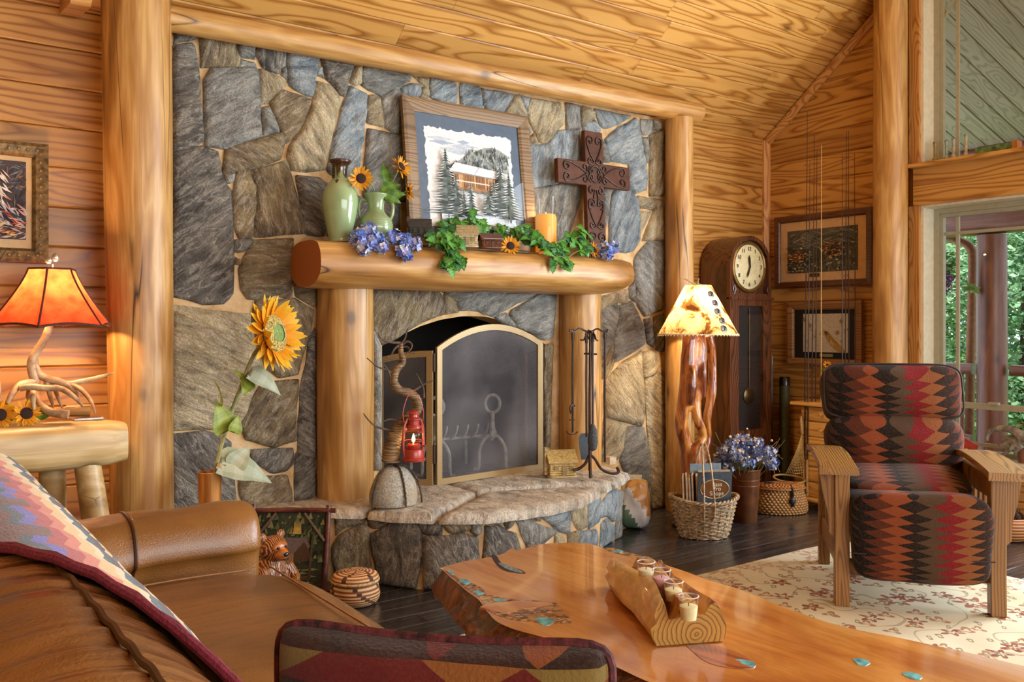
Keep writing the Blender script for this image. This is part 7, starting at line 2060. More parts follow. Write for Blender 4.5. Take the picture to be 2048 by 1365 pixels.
for i, (px, h, colr, lb) in enumerate(((1870, .135, '#8A7C4A', 'small olive bud vase at the left end of the upper window ledge'), (1893, .135, '#8FA39A', 'small blue green bud vase second on the upper window ledge'), (1907, .14, '#A9A894', 'small grey bud vase third on the upper window ledge'), (1932, .15, '#B2A88A', 'small cream bud vase fourth on the upper window ledge'))):
    p = atx(px, 320, 5.60); t = thing('bud_vase', lb, 'vase', (5.60, p.y, 2.307))
    MB().lathe([(.001, 0), (.014, 0), (.019, .012), (.018, .026), (.010, .036), (.0085, h * .7), (.0115, h), (.008, h), (.006, .05)], 18, cap=False).build('body', plain('bud_vase_' + colr, colr, .25, coat=.5), t); MB().lathe([(.0125, h - .006), (.0128, h), (.010, h + .002)], 16, cap=False).build('rim', plain('bud_rim_' + colr, tuple(c * .6 for c in lin(colr)), .3), t)
gb = thing('carved_boat', 'green painted wooden box with an orange end on the upper window ledge', 'box', (5.60, atx(1998, 310, 5.60).y, 2.307))
MB().box((0, .02, .026), (.06, .22, .05)).build('box_body', plain('green_paint_worn', '#5E7A4E', .5, vary=.25, scale=30), gb, smooth=False); MB().box((0, -.105, .030), (.066, .03, .058)).build('box_end', plain('orange_end', '#B5702E', .5), gb, smooth=False); MB().box((0, .02, .053), (.05, .20, .006)).build('box_lid', plain('dark_green_lid', '#3E5A3A', .5), gb, smooth=False)
gb.name = 'wooden_box'
# ================================================================== rug
def rug_material():
    t = NT('floral_cream_rug'); o = t.obj(); s = t.sep(o)
    base = t.ramp(t.noise(o, 3, 3), [(.3, '#C2B698'), (.7, '#D8CDB2')])
    def motif(scale, off, thr, c, col, ang):
        v = t.vmath('ADD', o, off)
        vo = t.t.nodes.new('ShaderNodeTexVoronoi'); vo.voronoi_dimensions = '2D'; vo.inputs['Scale'].default_value = scale; vo.inputs['Randomness'].default_value = .75
        wv = t.vmath('ADD', v, t.vmath('MULTIPLY', t.n('TexNoise', 1, Vector=v, Scale=9.0, Detail=2.0), (.05, .05, 0)))
        t.t.links.new(wv, vo.inputs['Vector'])
        d = vo.outputs['Distance']; p = t.sep(vo.outputs['Position']); q = t.sep(t.vmath('MULTIPLY', wv, (1, 1, 1)))
        an = t.math('ARCTAN2', t.math('SUBTRACT', q[1], t.math('DIVIDE', p[1], 1.0)), t.math('SUBTRACT', q[0], p[0]))
        pet = t.math('ADD', thr, t.math('MULTIPLY', t.math('SINE', t.math('MULTIPLY', an, ang)), thr * .45))
        a = t.math('LESS_THAN', d, pet); b = t.math('GREATER_THAN', d, t.math('MULTIPLY', pet, .45))
        return t.mix(t.math('MULTIPLY', t.math('MULTIPLY', a, b), .85), c, col)
    vine = t.noise(o, 3.2, 1, .4)
    vl = t.math('LESS_THAN', t.math('ABSOLUTE', t.math('SUBTRACT', vine, .5)), .008)
    c = t.mix(t.math('MULTIPLY', vl, .55), base, '#8C7A5A')
    c = motif(2.6, (0, 0, 0), .15, c, '#8E4436', 6.0)
    c = motif(6.5, (.37, .11, 0), .18, c, '#9C6A4C', 3.0)
    c = motif(4.4, (.81, .53, 0), .15, c, '#7C3A30', 5.0)
    c = motif(8.0, (.2, .93, 0), .12, c, '#7E7456', 2.0)
    ex = t.math('MINIMUM', t.math('SUBTRACT', 4.51, s[0]), t.math('SUBTRACT', 2.96, s[1]))
    c = t.mix(t.math('LESS_THAN', ex, .18), c, t.mix(.35, c, '#D9CFB8'))
    w = t.n('TexWave', 0, Vector=o, Scale=70.0, Distortion=1.0)
    return t.set(Base_Color=c, Roughness=.95, Specular_IOR_Level=.1, Normal=t.bump(t.math('ADD', w, t.noise(o, 240, 2)), .4, .004))
o = MB().cushion(((1.72 + 4.51) / 2, (.1 + 2.96) / 2, .006), (2.79, 2.86, .012), 40, 8).build('area_rug', rug_material(), angle=60)
tag(o, 'large cream rug with dark red floral pattern under the coffee table and recliner', 'rug')
o.location.z = .0005

# ================================================================== recliner
def stripe_cloth(name, axis, zaxis, scale, stops, freq, amp, rough=.9, sheen=.10, fine=140):
    t = NT(name); o = t.obj(); s = t.sep(o); a = s['XYZ'.index(axis)]
    zz = t.math('MULTIPLY', s['XYZ'.index(zaxis)], freq) if isinstance(zaxis, str) else t.math('MULTIPLY', t.math('ADD', s[zaxis[0]], t.math('MULTIPLY', s[zaxis[1]], -1.0)), freq)
    zig = t.math('MULTIPLY', t.math('PINGPONG', zz, .5), 2.0)
    zig2 = t.math('MULTIPLY', t.math('PINGPONG', t.math('ADD', t.math('MULTIPLY', zz, .5), .25), .5), 2.0)
    w = t.math('ADD', t.math('MULTIPLY', a, scale), t.math('ADD', t.math('MULTIPLY', t.math('MULTIPLY', t.math('SUBTRACT', zig, .5), amp), t.math('SUBTRACT', t.math('MULTIPLY', t.math('FLOOR', t.math('MULTIPLY', t.math('FRACT', t.math('ADD', t.math('MULTIPLY', a, scale * 5.0), 10.25 + 0.0)), 2.0)), 2.0), 1.0)), t.math('MULTIPLY', t.math('SUBTRACT', zig2, .5), amp * .12)))
    f = t.math('FRACT', t.math('ADD', w, 10.5))
    c = t.ramp(f, stops, 'CONSTANT')
    fine_n = t.noise(o, fine, 3, .6)
    c = t.mix(t.ramp(fine_n, [(.42, 0.0), (.75, .25)]), c, (.13, .075, .045))
    return t.set(Base_Color=c, Roughness=rough, Specular_IOR_Level=.15, Sheen_Weight=sheen, Sheen_Roughness=.4, Normal=t.bump(t.math('ADD', fine_n, t.math('MULTIPLY', t.noise(o, 7, 2), 1.4)), .35, .012))
CLOTH_STOPS = [(0.0000, '#3A2A24'), (0.1000, '#15100E'), (0.2000, '#4E2414'), (0.3000, '#7E3E20'), (0.4000, '#1C1410'), (0.5000, '#4A3626'), (0.6000, '#70171A'), (0.7000, '#7E4A28'), (0.8000, '#2A1C16'), (0.9000, '#5A2A18')]
CHAIRC = stripe_cloth('woven_diamond_stripe_upholstery', 'X', (2, 1), 1.42, CLOTH_STOPS, 27.0, .092)
OAK = wood('chair_oak', 'Z', '#96682F', '#805426', '#5A3A1A', freq=80, width_axis='X', knots=False, rough=.4, coat=.25)
OAKY = wood('chair_oak_arm', 'Y', '#A67A3C', '#8C602E', '#66441F', freq=80, width_axis='X', knots=False, rough=.38, coat=.3)
rc = thing('recliner', 'wooden armed recliner in striped red, black and rust cloth on the rug by the window', 'armchair', (3.915, 2.255, .0125), -math.radians(49.5))
def bar(name, c, size, mat=OAK, rot=None, bev=.005, parent=rc):
    o = MB().box(c, size, rot=rot).build(name, mat, parent, smooth=False)
    b_ = o.modifiers.new('edge', 'BEVEL'); b_.width = bev; b_.segments = 2; return o
def leg(sx, y0, y1, w, d, zt, flare):
    m = MB(); vs = []
    for z, f in ((0, flare), (.10, flare * .4), (.2, 0), (zt, 0)):
        for (a, b) in ((-w/2, -d/2), (w/2, -d/2), (w/2, d/2), (-w/2, d/2)): vs.append((sx + a, y0 + b + (y1 - y0) * (1 - z / zt) + (f if b > 0 else 0) * 0 - f * .5, z))
    m.add(vs, [(3, 2, 1, 0)] + [(i*4+k, i*4+(k+1) % 4, (i+1)*4+(k+1) % 4, (i+1)*4+k) for i in range(3) for k in range(4)] + [(12, 13, 14, 15)])
    o = m.build('leg', OAK, rc, smooth=False); b_ = o.modifiers.new('edge', 'BEVEL'); b_.width = .004; b_.segments = 2
for sg in (-1, 1):
    X = sg * .312
    leg(X, -.335, -.335, .062, .060, .590, .012)
    leg(X, .315, .345, .055, .060, .575, -.02)
    bar('arm_rail', (X, -.01, .535), (.030, .62, .095)); bar('side_rail', (X, -.01, .20), (.030, .62, .10))
    for k in range(7): bar('slat', (X, -.235 + k * .077, .365), (.014, .030, .26), bev=.003)
    # broad arm board, bowed and thickest in the middle
    m = MB(); prof = []
    def armfn(u, v):
        y = -.440 + .88 * u; w = .155 * (1 - .30 * max(0, (u - .35) / .65) ** 1.4); zc = .606 + .030 * math.sin(PI * min(1, u * 1.05)) - .045 * max(0, u - .6)
        a = v * 4
        cor = [(-w/2, 0), (w/2, 0), (w/2, .026), (-w/2, .026)]; k = int(a) % 4; f = a - int(a)
        p, q = cor[k], cor[(k + 1) % 4]
        return (X + sg * .022 + p[0] + (q[0] - p[0]) * f, y, zc + p[1] + (q[1] - p[1]) * f - .014)
    m.grid(armfn, 16, 4, closed_v=True); nv = len(m.v); m.f += [(3, 2, 1, 0), (nv-4, nv-3, nv-2, nv-1)]; m.m += [0, 0]; m.c += [None, None]
    o = m.build('arm', OAKY, rc, smooth=True, angle=30); b_ = o.modifiers.new('edge', 'BEVEL'); b_.width = .004; b_.segments = 2; b_.limit_method = 'ANGLE'
    # corbel on the outer side of the front leg
    m = MB(); m.prism([(0, .585), (.062, .585), (.050, .50), (.026, .40), (.022, .32), (0, .30)], 'Y', -.352, -.318, mat=Matrix.Translation((X + sg * .031, 0, 0)) @ Matrix.Diagonal((sg, 1, 1, 1)))
    m.build('corbel', OAK, rc, smooth=False)
bar('front_rail', (0, -.30, .16), (.57, .03, .07)); bar('back_rail', (0, .31, .22), (.57, .03, .09))
def cloth_puff(amp=.010, sc=6, tuft=0.0):
    def f(q, p):
        n = mnoise.noise(Vector((q.x * sc, q.y * sc * 2, q.z * sc))) * amp
        return (q.x, q.y + n * (1 if abs(p[1]) > .5 else .3) - tuft * 0, q.z + n * .6)
    return f
RL = Matrix.Rotation(-math.radians(17), 4, 'X')
def cush(name, c, size, tilt, k=4.5, amp=.012, n=14, mat=CHAIRC, bulge=.0):
    M_ = Matrix.Translation(c) @ Matrix.Rotation(math.radians(tilt), 4, 'X')
    def pf(q, p):
        nn = mnoise.noise(Vector((q.x * 6 + c[2] * 9, q.y * 5, q.z * 9))) * amp
        wr = .5 * amp * math.sin(q.z * 60 + 4 * mnoise.noise(Vector((q.x * 5, 0, q.z * 3))))* (1 - abs(p[0]) ** 2)
        b = bulge * (1 - (2 * q.x / size[0]) ** 2) * (1 - (2 * q.z / size[2]) ** 2)
        return (q.x * (1 + .02 * math.sin(q.z * 20)), q.y + (nn + wr * .4 - b if p[1] < 0 else nn), q.z + nn * .4)
    o = MB().cushion((0, 0, 0), size, k, n, mat=M_, puff=pf).build(name, mat, rc, angle=180)
    return o
PIP = plain('dark_piping', '#2A1E1A', .8)
cush('seat_cushion', (0, -.09, .415), (.555, .56, .17), 4, 5)
cush('lumbar_roll', (0, -.02, .500), (.56, .42, .10), 10, 3.2)
cush('back_cushion', (0, .235, .620), (.63, .19, .330), -17, 5, bulge=.03)
cush('head_cushion', (0, .322, .882), (.655, .20, .290), -17, 5.2, bulge=.03)
cush('leg_rest', (0, -.375, .325), (.560, .13, .385), -2, 5.5, amp=.006, bulge=.02)
m = MB(); m.tube([(-.278, -.44, .255), (0, -.452, .252), (.278, -.44, .250)], .0035, 6); m.build('seam', PIP, rc)
for zc, yc, sx_, sz_ in ((.882, .322, .655, .290),):
    m = MB(); pts = []
    for q in range(41):
        a = 2*PI*q/40; c_, s_ = math.cos(a), math.sin(a); e = 2/6
        v = Matrix.Rotation(math.radians(-17), 4, 'X') @ Vector((sx_/2*.985 * math.copysign(abs(c_)**e, c_), -.082, sz_/2*.97 * math.copysign(abs(s_)**e, s_)))
        pts.append(v + Vector((0, yc, zc)))
    m.tube(pts, .0045, 6); m.build('piping', PIP, rc)
MB().box((0, .40, .70), (.50, .02, .42), rot=Matrix.Rotation(math.radians(-17), 3, 'X')).build('back_board', PIP, rc, smooth=False)

# ================================================================== coffee table
TT = .45
t_ = NT('honey_burl_table_top'); _s = t_.sep(t_.obj())
_v = t_.comb(t_.math('MULTIPLY', _s[0], 5.5), t_.math('MULTIPLY', _s[1], 1.7), 0.0)
_a = t_.noise(_v, 1.0, 6, .58, 1.1); _f = t_.noise(t_.comb(t_.math('MULTIPLY', _s[0], 60.0), t_.math('MULTIPLY', _s[1], 5.0), 0.0), 1.0, 3, .6, .4); _bg2 = t_.noise(t_.obj(), 1.7, 3, .5, .6)
_c = t_.ramp(t_.math('ADD', t_.math('MULTIPLY', _a, .6), t_.math('MULTIPLY', _bg2, .4)), [(.30, '#7E3C18'), (.40, '#AC622C'), (.49, '#C8843E'), (.58, '#D99C52'), (.72, '#E0AA64')])
_c = t_.mix(t_.ramp(_f, [(.40, 0.0), (.72, .40)]), _c, '#A5602A')
_vo = t_.t.nodes.new('ShaderNodeTexVoronoi'); _vo.inputs['Scale'].default_value = 2.6; t_.t.links.new(t_.comb(_s[0], _s[1], 0.0), _vo.inputs['Vector'])
_k = t_.math('MULTIPLY', t_.ramp(_vo.outputs['Distance'], [(0, 1.0), (.03, .8), (.06, 0.0)]), t_.math('GREATER_THAN', t_.sep(_vo.outputs['Color'])[0], .55))
_c = t_.mix(t_.math('MULTIPLY', _k, .7), _c, '#5A2A12')
HONEY = t_.set(Base_Color=_c, Roughness=.2, Coat_Weight=1.0, Coat_Roughness=.06, Normal=t_.bump(_f, .02, .002))
t_ = NT('rough_bark_edge'); _n = t_.noise(t_.obj(), 14, 5, .65, 1.2); BARKE = t_.set(Base_Color=t_.ramp(_n, [(.3, '#2A150B'), (.48, '#6A3A1C'), (.62, '#9A5E2E'), (.75, '#B9793E')]), Roughness=.45, Coat_Weight=.3, Normal=t_.bump(_n, .9, .02))
ct = thing('coffee_table', 'live edge burl wood coffee table with turquoise inlays, glossy honey coloured top', 'table', (1.8, 1.5, 0)); CTO = Vector(ct.location)
OUT = [(880, 1137), (925, 1124), (968, 1117), (1005, 1109), (1022, 1098), (1038, 1101), (1085, 1089), (1165, 1087), (1210, 1097), (1260, 1112), (1330, 1130), (1400, 1155), (1480, 1180), (1560, 1212), (1640, 1240), (1720, 1262), (1800, 1277), (1900, 1299), (2048, 1333)]
out = [atz(a, b, TT).to_2d() for a, b in OUT] + [Vector(p) for p in ((2.22, .80), (2.15, .55), (1.95, .42), (1.70, .44), (1.52, .58), (1.44, .85), (1.43, 1.15))] + [atz(a, b, TT).to_2d() for a, b in ((1290, 1362), (1205, 1322), (1110, 1282), (1010, 1252), (975, 1225), (955, 1198), (925, 1176), (898, 1152))]
op_ = []
cl = catmull([(p.x, p.y, 0) for p in out + [out[0]]], 5)[:-1]
for i, q in enumerate(cl):
    n = mnoise.noise(Vector((q.x * 9, q.y * 9, 1))) * .006; op_.append(Vector((q.x + n, q.y + n)))
cen = Vector((1.8, 1.45)); nO = len(op_)
m = MB(); vs = []
rings = ((TT, 0.0), (TT - .008, -.006), (TT - .03, .004), (TT - .06, .018), (TT - .085, .024), (TT - .105, .010), (TT - .11, -.03))
for ri, (z, off) in enumerate(rings):
    for i, p in enumerate(op_):
        left = max(0.0, min(1.0, (1.62 - p.x) / .2)); d = (p - cen).normalized()
        rough = (mnoise.noise(Vector((p.x * 16, p.y * 16, z * 30))) * .022 + mnoise.noise(Vector((p.x * 45, p.y * 45, z * 60))) * .008) * (1 if 1 < ri < 6 else 0) * (.25 + .75 * left)
        e = off * (.4 + 2.0 * left) + rough
        vs.append(Vector((p.x + d.x * e, p.y + d.y * e, z)) - CTO)
m.add(vs, [(r*nO+i, (r+1)*nO+i, (r+1)*nO+(i+1) % nO, r*nO+(i+1) % nO) for r in range(1, len(rings) - 1) for i in range(nO)] + [tuple(reversed(range((len(rings)-1)*nO, len(rings)*nO)))], 1)
m.f.append(tuple(range(nO))); m.m.append(0); m.c.append(None)
for i in range(nO): m.f.append((i, nO + i, nO + (i + 1) % nO, (i + 1) % nO)); m.m.append(0); m.c.append(None)
m.build('table_top', [HONEY, BARKE], ct, angle=35)
def inlay(name, px, mat, lift, th=.0004, rag=.003):
    pts = [atz(a, b, TT) for a, b in px]; cp = catmull(pts + [pts[0]], 4)[:-1]; n = len(cp)
    cp = [q + Vector((mnoise.noise(q * 60) * rag, mnoise.noise(q * 60 + Vector((5, 5, 5))) * rag, 0)) for q in cp]
    c = sum(cp, Vector()) / n; m = MB()
    m.add([q + Vector((0, 0, -.004)) - CTO for q in cp] + [c + (q - c) * .97 + Vector((0, 0, lift + th)) - CTO for q in cp] + [c + (q - c) * .80 + Vector((0, 0, lift + th * 1.3)) - CTO for q in cp],
          [(k, (k+1) % n, n+(k+1) % n, n+k) for k in range(n)] + [(n+k, n+(k+1) % n, 2*n+(k+1) % n, 2*n+k) for k in range(n)] + [tuple(range(2*n, 3*n))])
    return m.build(name, mat, ct, angle=40)
t_ = NT('crushed_bark_resin'); _v = t_.t.nodes.new('ShaderNodeTexVoronoi'); _v.inputs['Scale'].default_value = 95.0; t_.t.links.new(t_.obj(), _v.inputs['Vector'])
CRUSH = t_.set(Base_Color=t_.ramp(t_.sep(_v.outputs['Color'])[0], [(0, '#3A1E0E'), (.35, '#7A4A22'), (.7, '#B0783C'), (1, '#C99858')]), Roughness=.3, Coat_Weight=.7, Normal=t_.bump(_v.outputs['Distance'], .4, .003))
TURQ = plain('turquoise_stone', '#62B4BC', .25, vary=.2, scale=45, coat=.8)
VOID = plain('dark_void', '#24120A', .3, coat=.6, vary=.2); REDW = wood('red_heartwood', 'Y', '#B5602E', '#964620', '#6A2C14', freq=40, width_axis='X', knots=False, rough=.2, coat=1.0, bump=.02)
inlay('bark_inclusion', [(884, 1139), (905, 1152), (950, 1170), (968, 1186), (1000, 1196), (1040, 1201), (1110, 1206), (1125, 1218), (1148, 1246), (1120, 1250), (1060, 1247), (1010, 1238), (975, 1222), (958, 1196), (930, 1178), (900, 1152)], CRUSH, .0004)
inlay('wood_island', [(958, 1216), (985, 1206), (1060, 1204), (1108, 1209), (1090, 1214), (1045, 1220), (1010, 1228)], HONEY, .0010, .0004)
for px in ([(893, 1143), (900, 1142), (908, 1148), (904, 1151)], [(918, 1161), (928, 1159), (941, 1166), (934, 1171), (924, 1168)], [(945, 1184), (955, 1182), (968, 1188), (957, 1192)], [(985, 1200), (1000, 1198), (1013, 1201), (1000, 1205), (990, 1204)], [(1068, 1238), (1085, 1235), (1108, 1240), (1105, 1250), (1085, 1251), (1076, 1246)],
           [(1470, 1321), (1485, 1320), (1512, 1328), (1506, 1336), (1488, 1331)], [(1706, 1320), (1722, 1319), (1742, 1326), (1735, 1332), (1716, 1331)], [(1803, 1346), (1822, 1345), (1843, 1354), (1838, 1362), (1815, 1357)], [(1222, 1103), (1235, 1101), (1248, 1104), (1238, 1107)]):
    inlay('turquoise_inlay', px, TURQ, .0008, .0004, .006)
inlay('dark_void', [(980, 1112), (990, 1110), (1000, 1126), (1040, 1140), (1052, 1148), (1030, 1147), (1000, 1138)], VOID, .0003, .0003); inlay('grey_inlay', [(994, 1126), (1010, 1129), (1030, 1137), (1046, 1146), (1030, 1145), (1008, 1136)], plain('grey_resin', '#8E9A9A', .3, vary=.3, scale=120, coat=.8), .0006, .0003)
inlay('bark_inclusion', [(1205, 1097), (1225, 1097), (1262, 1107), (1300, 1118), (1310, 1123), (1270, 1116), (1225, 1106)], CRUSH, .0003, .0003)
inlay('red_heartwood', [(1370, 1292), (1420, 1290), (1480, 1308), (1512, 1330), (1500, 1340), (1440, 1335), (1400, 1318)], REDW, .0004, .0006)
for k, (a, b) in enumerate(((1.82, 1.95), (1.80, .92))):
    mm = log_mb((0, 0, 0), (0, 0, .345), .17, .15, seg=24, n=8, seed=400 + k, wob=.12); o = mm.build('leg', BARKE, ct, angle=50); o.location = (a - 1.8, b - 1.5, .013)

# ---- log candle holder
A0, A1 = Vector((1.640, 1.500, TT + .003)), Vector((1.885, 1.925, TT + .003)); dA = (A1 - A0); LA = dA.length; dA /= LA; wA = Vector((dA.y, -dA.x, 0))
chd = thing('candle_holder', 'split log candle holder with a carved groove on the coffee table', 'candle holder', A0)
SECT = [(-.088, 0), (.088, .0), (.094, .012), (.086, .040), (.066, .072), (.052, .090), (.044, .084), (.040, .062), (.030, .056), (.020, .092), (.0, .100), (-.018, .096), (-.030, .060), (-.044, .052), (-.054, .078), (-.068, .096), (-.088, .090), (-.104, .070), (-.100, .052), (-.112, .036), (-.104, .010)]
t_ = NT('carved_pale_log'); _o = t_.obj(); _s = t_.sep(_o); _n = t_.noise(_o, 22, 3)
_h = t_.math('ADD', _s[2], t_.math('MULTIPLY', _n, .012))
CANDW = t_.set(Base_Color=t_.mix(t_.ramp(t_.noise(_o, 12, 4, .6, 1.0), [(.42, 0.0), (.6, 1.0)]), '#D8A860', '#8A4A20'), Roughness=.35, Coat_Weight=.5, Normal=t_.bump(_n, .3, .004))
CANDL = plain('pale_sapwood', '#EBCB92', .35, vary=.1, scale=18, coat=.5)
m = MB(); NS_ = 22; nS = len(SECT)
def csec(u, k):
    x, z = SECT[k]; t = u
    sc = (.80 + .20 * math.sin(PI * min(1, .22 + .78 * (1 - abs(t - .45))))) ; tw = .010 * math.sin(t * 5 + k * .4); lift = .80 + .20 * min(1, 1.6 * (1 - t))
    return dA * (t * LA + (.02 * math.sin(k) if t in (0, 1) else 0)) + wA * (x * sc + tw) + Vector((0, 0, max(0, z * 1.18 * lift * (1 + .05 * mnoise.noise(Vector((t * 4, k * .3, 2)))))))
vs = [csec(i / (NS_ - 1), k) for i in range(NS_) for k in range(nS)]
m.add(vs, [])
for i in range(NS_ - 1):
    for k in range(nS):
        m.f.append((i*nS+k, (i+1)*nS+k, (i+1)*nS+(k+1) % nS, i*nS+(k+1) % nS)); m.m.append(1 if k in (1, 2, 3, 15, 16, 17, 18, 19, 20) else 0); m.c.append(None)
m.f.append(tuple(range(nS))); m.m.append(2); m.c.append(None); m.f.append(tuple(reversed(range((NS_-1)*nS, NS_*nS)))); m.m.append(2); m.c.append(None)
t_ = NT('ringed_end_grain'); _s = t_.sep(t_.obj())
_l = t_.math('ADD', t_.math('MULTIPLY', _s[0], wA.x), t_.math('MULTIPLY', _s[1], wA.y)); _l = t_.math('SUBTRACT', _l, .02); _z = t_.math('SUBTRACT', _s[2], .022)
_rr = t_.math('ADD', t_.math('SQRT', t_.math('ADD', t_.math('MULTIPLY', _l, _l), t_.math('MULTIPLY', _z, _z))), t_.math('MULTIPLY', t_.noise(t_.obj(), 25, 2), .012))
ENDG = t_.set(Base_Color=t_.ramp(t_.math('FRACT', t_.math('MULTIPLY', _rr, 85.0)), [(0, '#A97A34'), (.6, '#B98C42'), (.85, '#5E3A14'), (1, '#A97A34')]), Roughness=.4, Coat_Weight=.4)
m.build('carved_log', [CANDW, CANDL, ENDG], chd, angle=50)
CUPG = glass('votive_glass'); 
for i, (px, py, wcol, lb) in enumerate(((1377, 1243, '#E3DCA8', 'cream candle in a small glass cup, nearest of four in the log holder'), (1347, 1205, '#E6DFB4', 'cream candle in a small glass cup, second nearest in the log holder'), (1323, 1180, '#D9A8B4', 'pink candle in a small glass cup, third in the log holder'), (1292, 1163, '#E6E0BC', 'pale candle in a small glass cup at the far end of the log holder'))):
    base = atz(px, py, TT + (.074 if i == 0 else .088)); h = .062 if i == 0 else .054
    t = thing('votive_candle', lb, 'candle', base, group=None)
    MB().lathe([(.001, .0), (.020, .0), (.026, h), (.0245, h), (.019, .004), (.001, .004)], 24, cap=False).build('glass_cup', CUPG, t, angle=50)
    MB().lathe([(.001, .005), (.0185, .005), (.0225, h * .60), (.020, h * .62), (.001, h * .60)], 20, cap=False).build('wax', plain('wax_' + str(i), wcol, .45, vary=.04), t)
    MB().lathe([(.0235, h - .002), (.0262, h), (.0235, h + .001)], 24, cap=False).build('rim', plain('frosted_rim', '#E4E4E0', .2), t); MB().tube([(0, 0, h * .6), (.001, 0, h * .72)], .001, 4).build('wick', BK, t)

# ================================================================== leather sofa
def leather(name, base, dark, wrinkle=.5, dirv=None):
    t = NT(name); o = t.obj(); s = t.sep(o)
    n = t.noise(o, 3.0, 3); fine = t.noise(o, 220, 3, .6)
    wv = t.noise(t.comb(t.math('MULTIPLY', s[0], 4.0), t.math('MULTIPLY', s[1], 15.0), t.math('MULTIPLY', s[2], 5.0)), 1.0, 2, .45, .7)
    c = t.ramp(n, [(.3, dark), (.55, base), (.75, base)])
    h = t.math('ADD', t.math('MULTIPLY', wv, wrinkle), t.math('MULTIPLY', fine, .05))
    return t.set(Base_Color=c, Roughness=t.ramp(fine, [(.3, .17), (.7, .27)]), Specular_IOR_Level=.55, Coat_Weight=.3, Coat_Roughness=.2, Normal=t.bump(h, .7, .05))
LEA = leather('brown_leather_back', '#8E5C2E', '#6A4020', .8); LEA2 = leather('brown_leather_smooth', '#8E5E2C', '#6E4620', .14)
THREAD = plain('tan_stitching', '#9A6838', .7); SEAMD = plain('dark_leather_welt', '#4A2A16', .45)
so = thing('sofa', 'brown leather sofa with a rolled back and arms, seen from behind its left end', 'sofa', (.45, 1.9, 0)); SO = Vector(so.location)
PROF = [(-.13, .10), (-.14, .40), (-.12, .66), (-.06, .83), (.04, .925), (.14, .950), (.22, .930), (.29, .872), (.335, .78), (.355, .66), (.345, .50), (.33, .36)]
PC = catmull([(a, b, 0) for a, b in PROF], 6); PL = [0]
for a, b in zip(PC, PC[1:]): PL.append(PL[-1] + (b - a).length)
def prof(t):
    L = t * PL[-1]; i = max(k for k in range(len(PL)) if PL[k] <= L + 1e-9); i = min(i, len(PC) - 2); f = (L - PL[i]) / (PL[i+1] - PL[i]); q = PC[i].lerp(PC[i+1], f); d = (PC[i+1] - PC[i]).normalized()
    return Vector((q.x, q.y)), Vector((-d.y, d.x))
Y0S, Y1S = .62, 2.96
def backpt(t, y, off=0.0, wr=1.0):
    p, n = prof(t)
    e = min((y - Y0S), (Y1S - y)) ; rd = .07; k = 1 - math.sqrt(max(0, 1 - (1 - min(1, e / rd)) ** 2)) if e < rd else 0
    w = wr * (.0032 * math.sin(y * 96 + 9 * t + 3 * mnoise.noise(Vector((t * 3, y * 2, 0)))) * math.exp(-((t - .52) / .22) ** 2) + .010 * mnoise.noise(Vector((t * 6, y * 4, 7))))
    p = p + n * (off + w - .06 * k)
    return Vector((p.x, y, p.y)) - SO
m = MB(); m.grid(lambda u, v: backpt(v, Y0S + (Y1S - Y0S) * u), 110, 60); nv_ = 60
m.f += [tuple(range(60)), tuple(reversed(range(109*60, 110*60)))]; m.m += [0, 0]; m.c += [None, None]
m.build('back', LEA, so, angle=180)
for tt in (.612,):
    m = MB(); m.tube([backpt(tt + .010 * math.sin(y * 3), y, .004, .5) for y in [Y0S + (Y1S - Y0S) * k / 240 for k in range(241)]], .0042, 6); m.build('welt', SEAMD, so)
def arm(y0, y1, x0, x1, ztop):
    m = MB(); ym, ry = (y0 + y1) / 2, abs(y1 - y0) / 2
    sec = [(-ry * .8, .06), (-ry * .8, ztop - ry * 1.6), (-ry, ztop - ry), (-ry * .72, ztop - ry * .28), (0, ztop), (ry * .72, ztop - ry * .28), (ry, ztop - ry), (ry * .8, ztop - ry * 1.6), (ry * .8, .06)]
    cp = catmull([(a, b, 0) for a, b in sec], 5); n = len(cp); NX = 44
    def fn(u, v):
        q = cp[int(round(v * (n - 1)))]; x = x0 + (x1 - x0) * u; e = max(0, (u - .80) / .20); k = math.sqrt(max(0, 1 - e ** 2.2)) if e > 0 else 1
        k = .35 + .65 * k
        wob = .006 * mnoise.noise(Vector((x * 7, q.x * 9, q.y * 9)))
        zc = ztop - ry
        return Vector((x + (0 if e < 1 else 0), ym + q.x * (.72 + .28 * k) + wob, zc + (q.y - zc) * ((.86 + .14 * k) if q.y > zc else 1) + wob)) - SO
    m.grid(fn, NX, n)
    m.f += [tuple(range(n)), tuple(reversed(range((NX-1)*n, NX*n)))]; m.m += [0, 0]; m.c += [None, None]
    o = m.build('arm', LEA2, so, angle=180)
    w = MB(); xs_ = x0 + (x1 - x0) * .50
    w.tube([Vector((xs_ + .02 * math.sin(k * .12), ym + q.x * 1.01 , q.y + .002)) - SO for k, q in enumerate(cp)], .006, 6); w.build('welt', SEAMD, o)
arm(2.76, 3.02, .20, 1.015, .665); arm(.62, .86, .20, 1.085, .60)
MB().cushion(Vector((.58, 1.81, .185)) - SO, (.84, 2.24, .25), 9, 10).build('base', LEA2, so, angle=60)
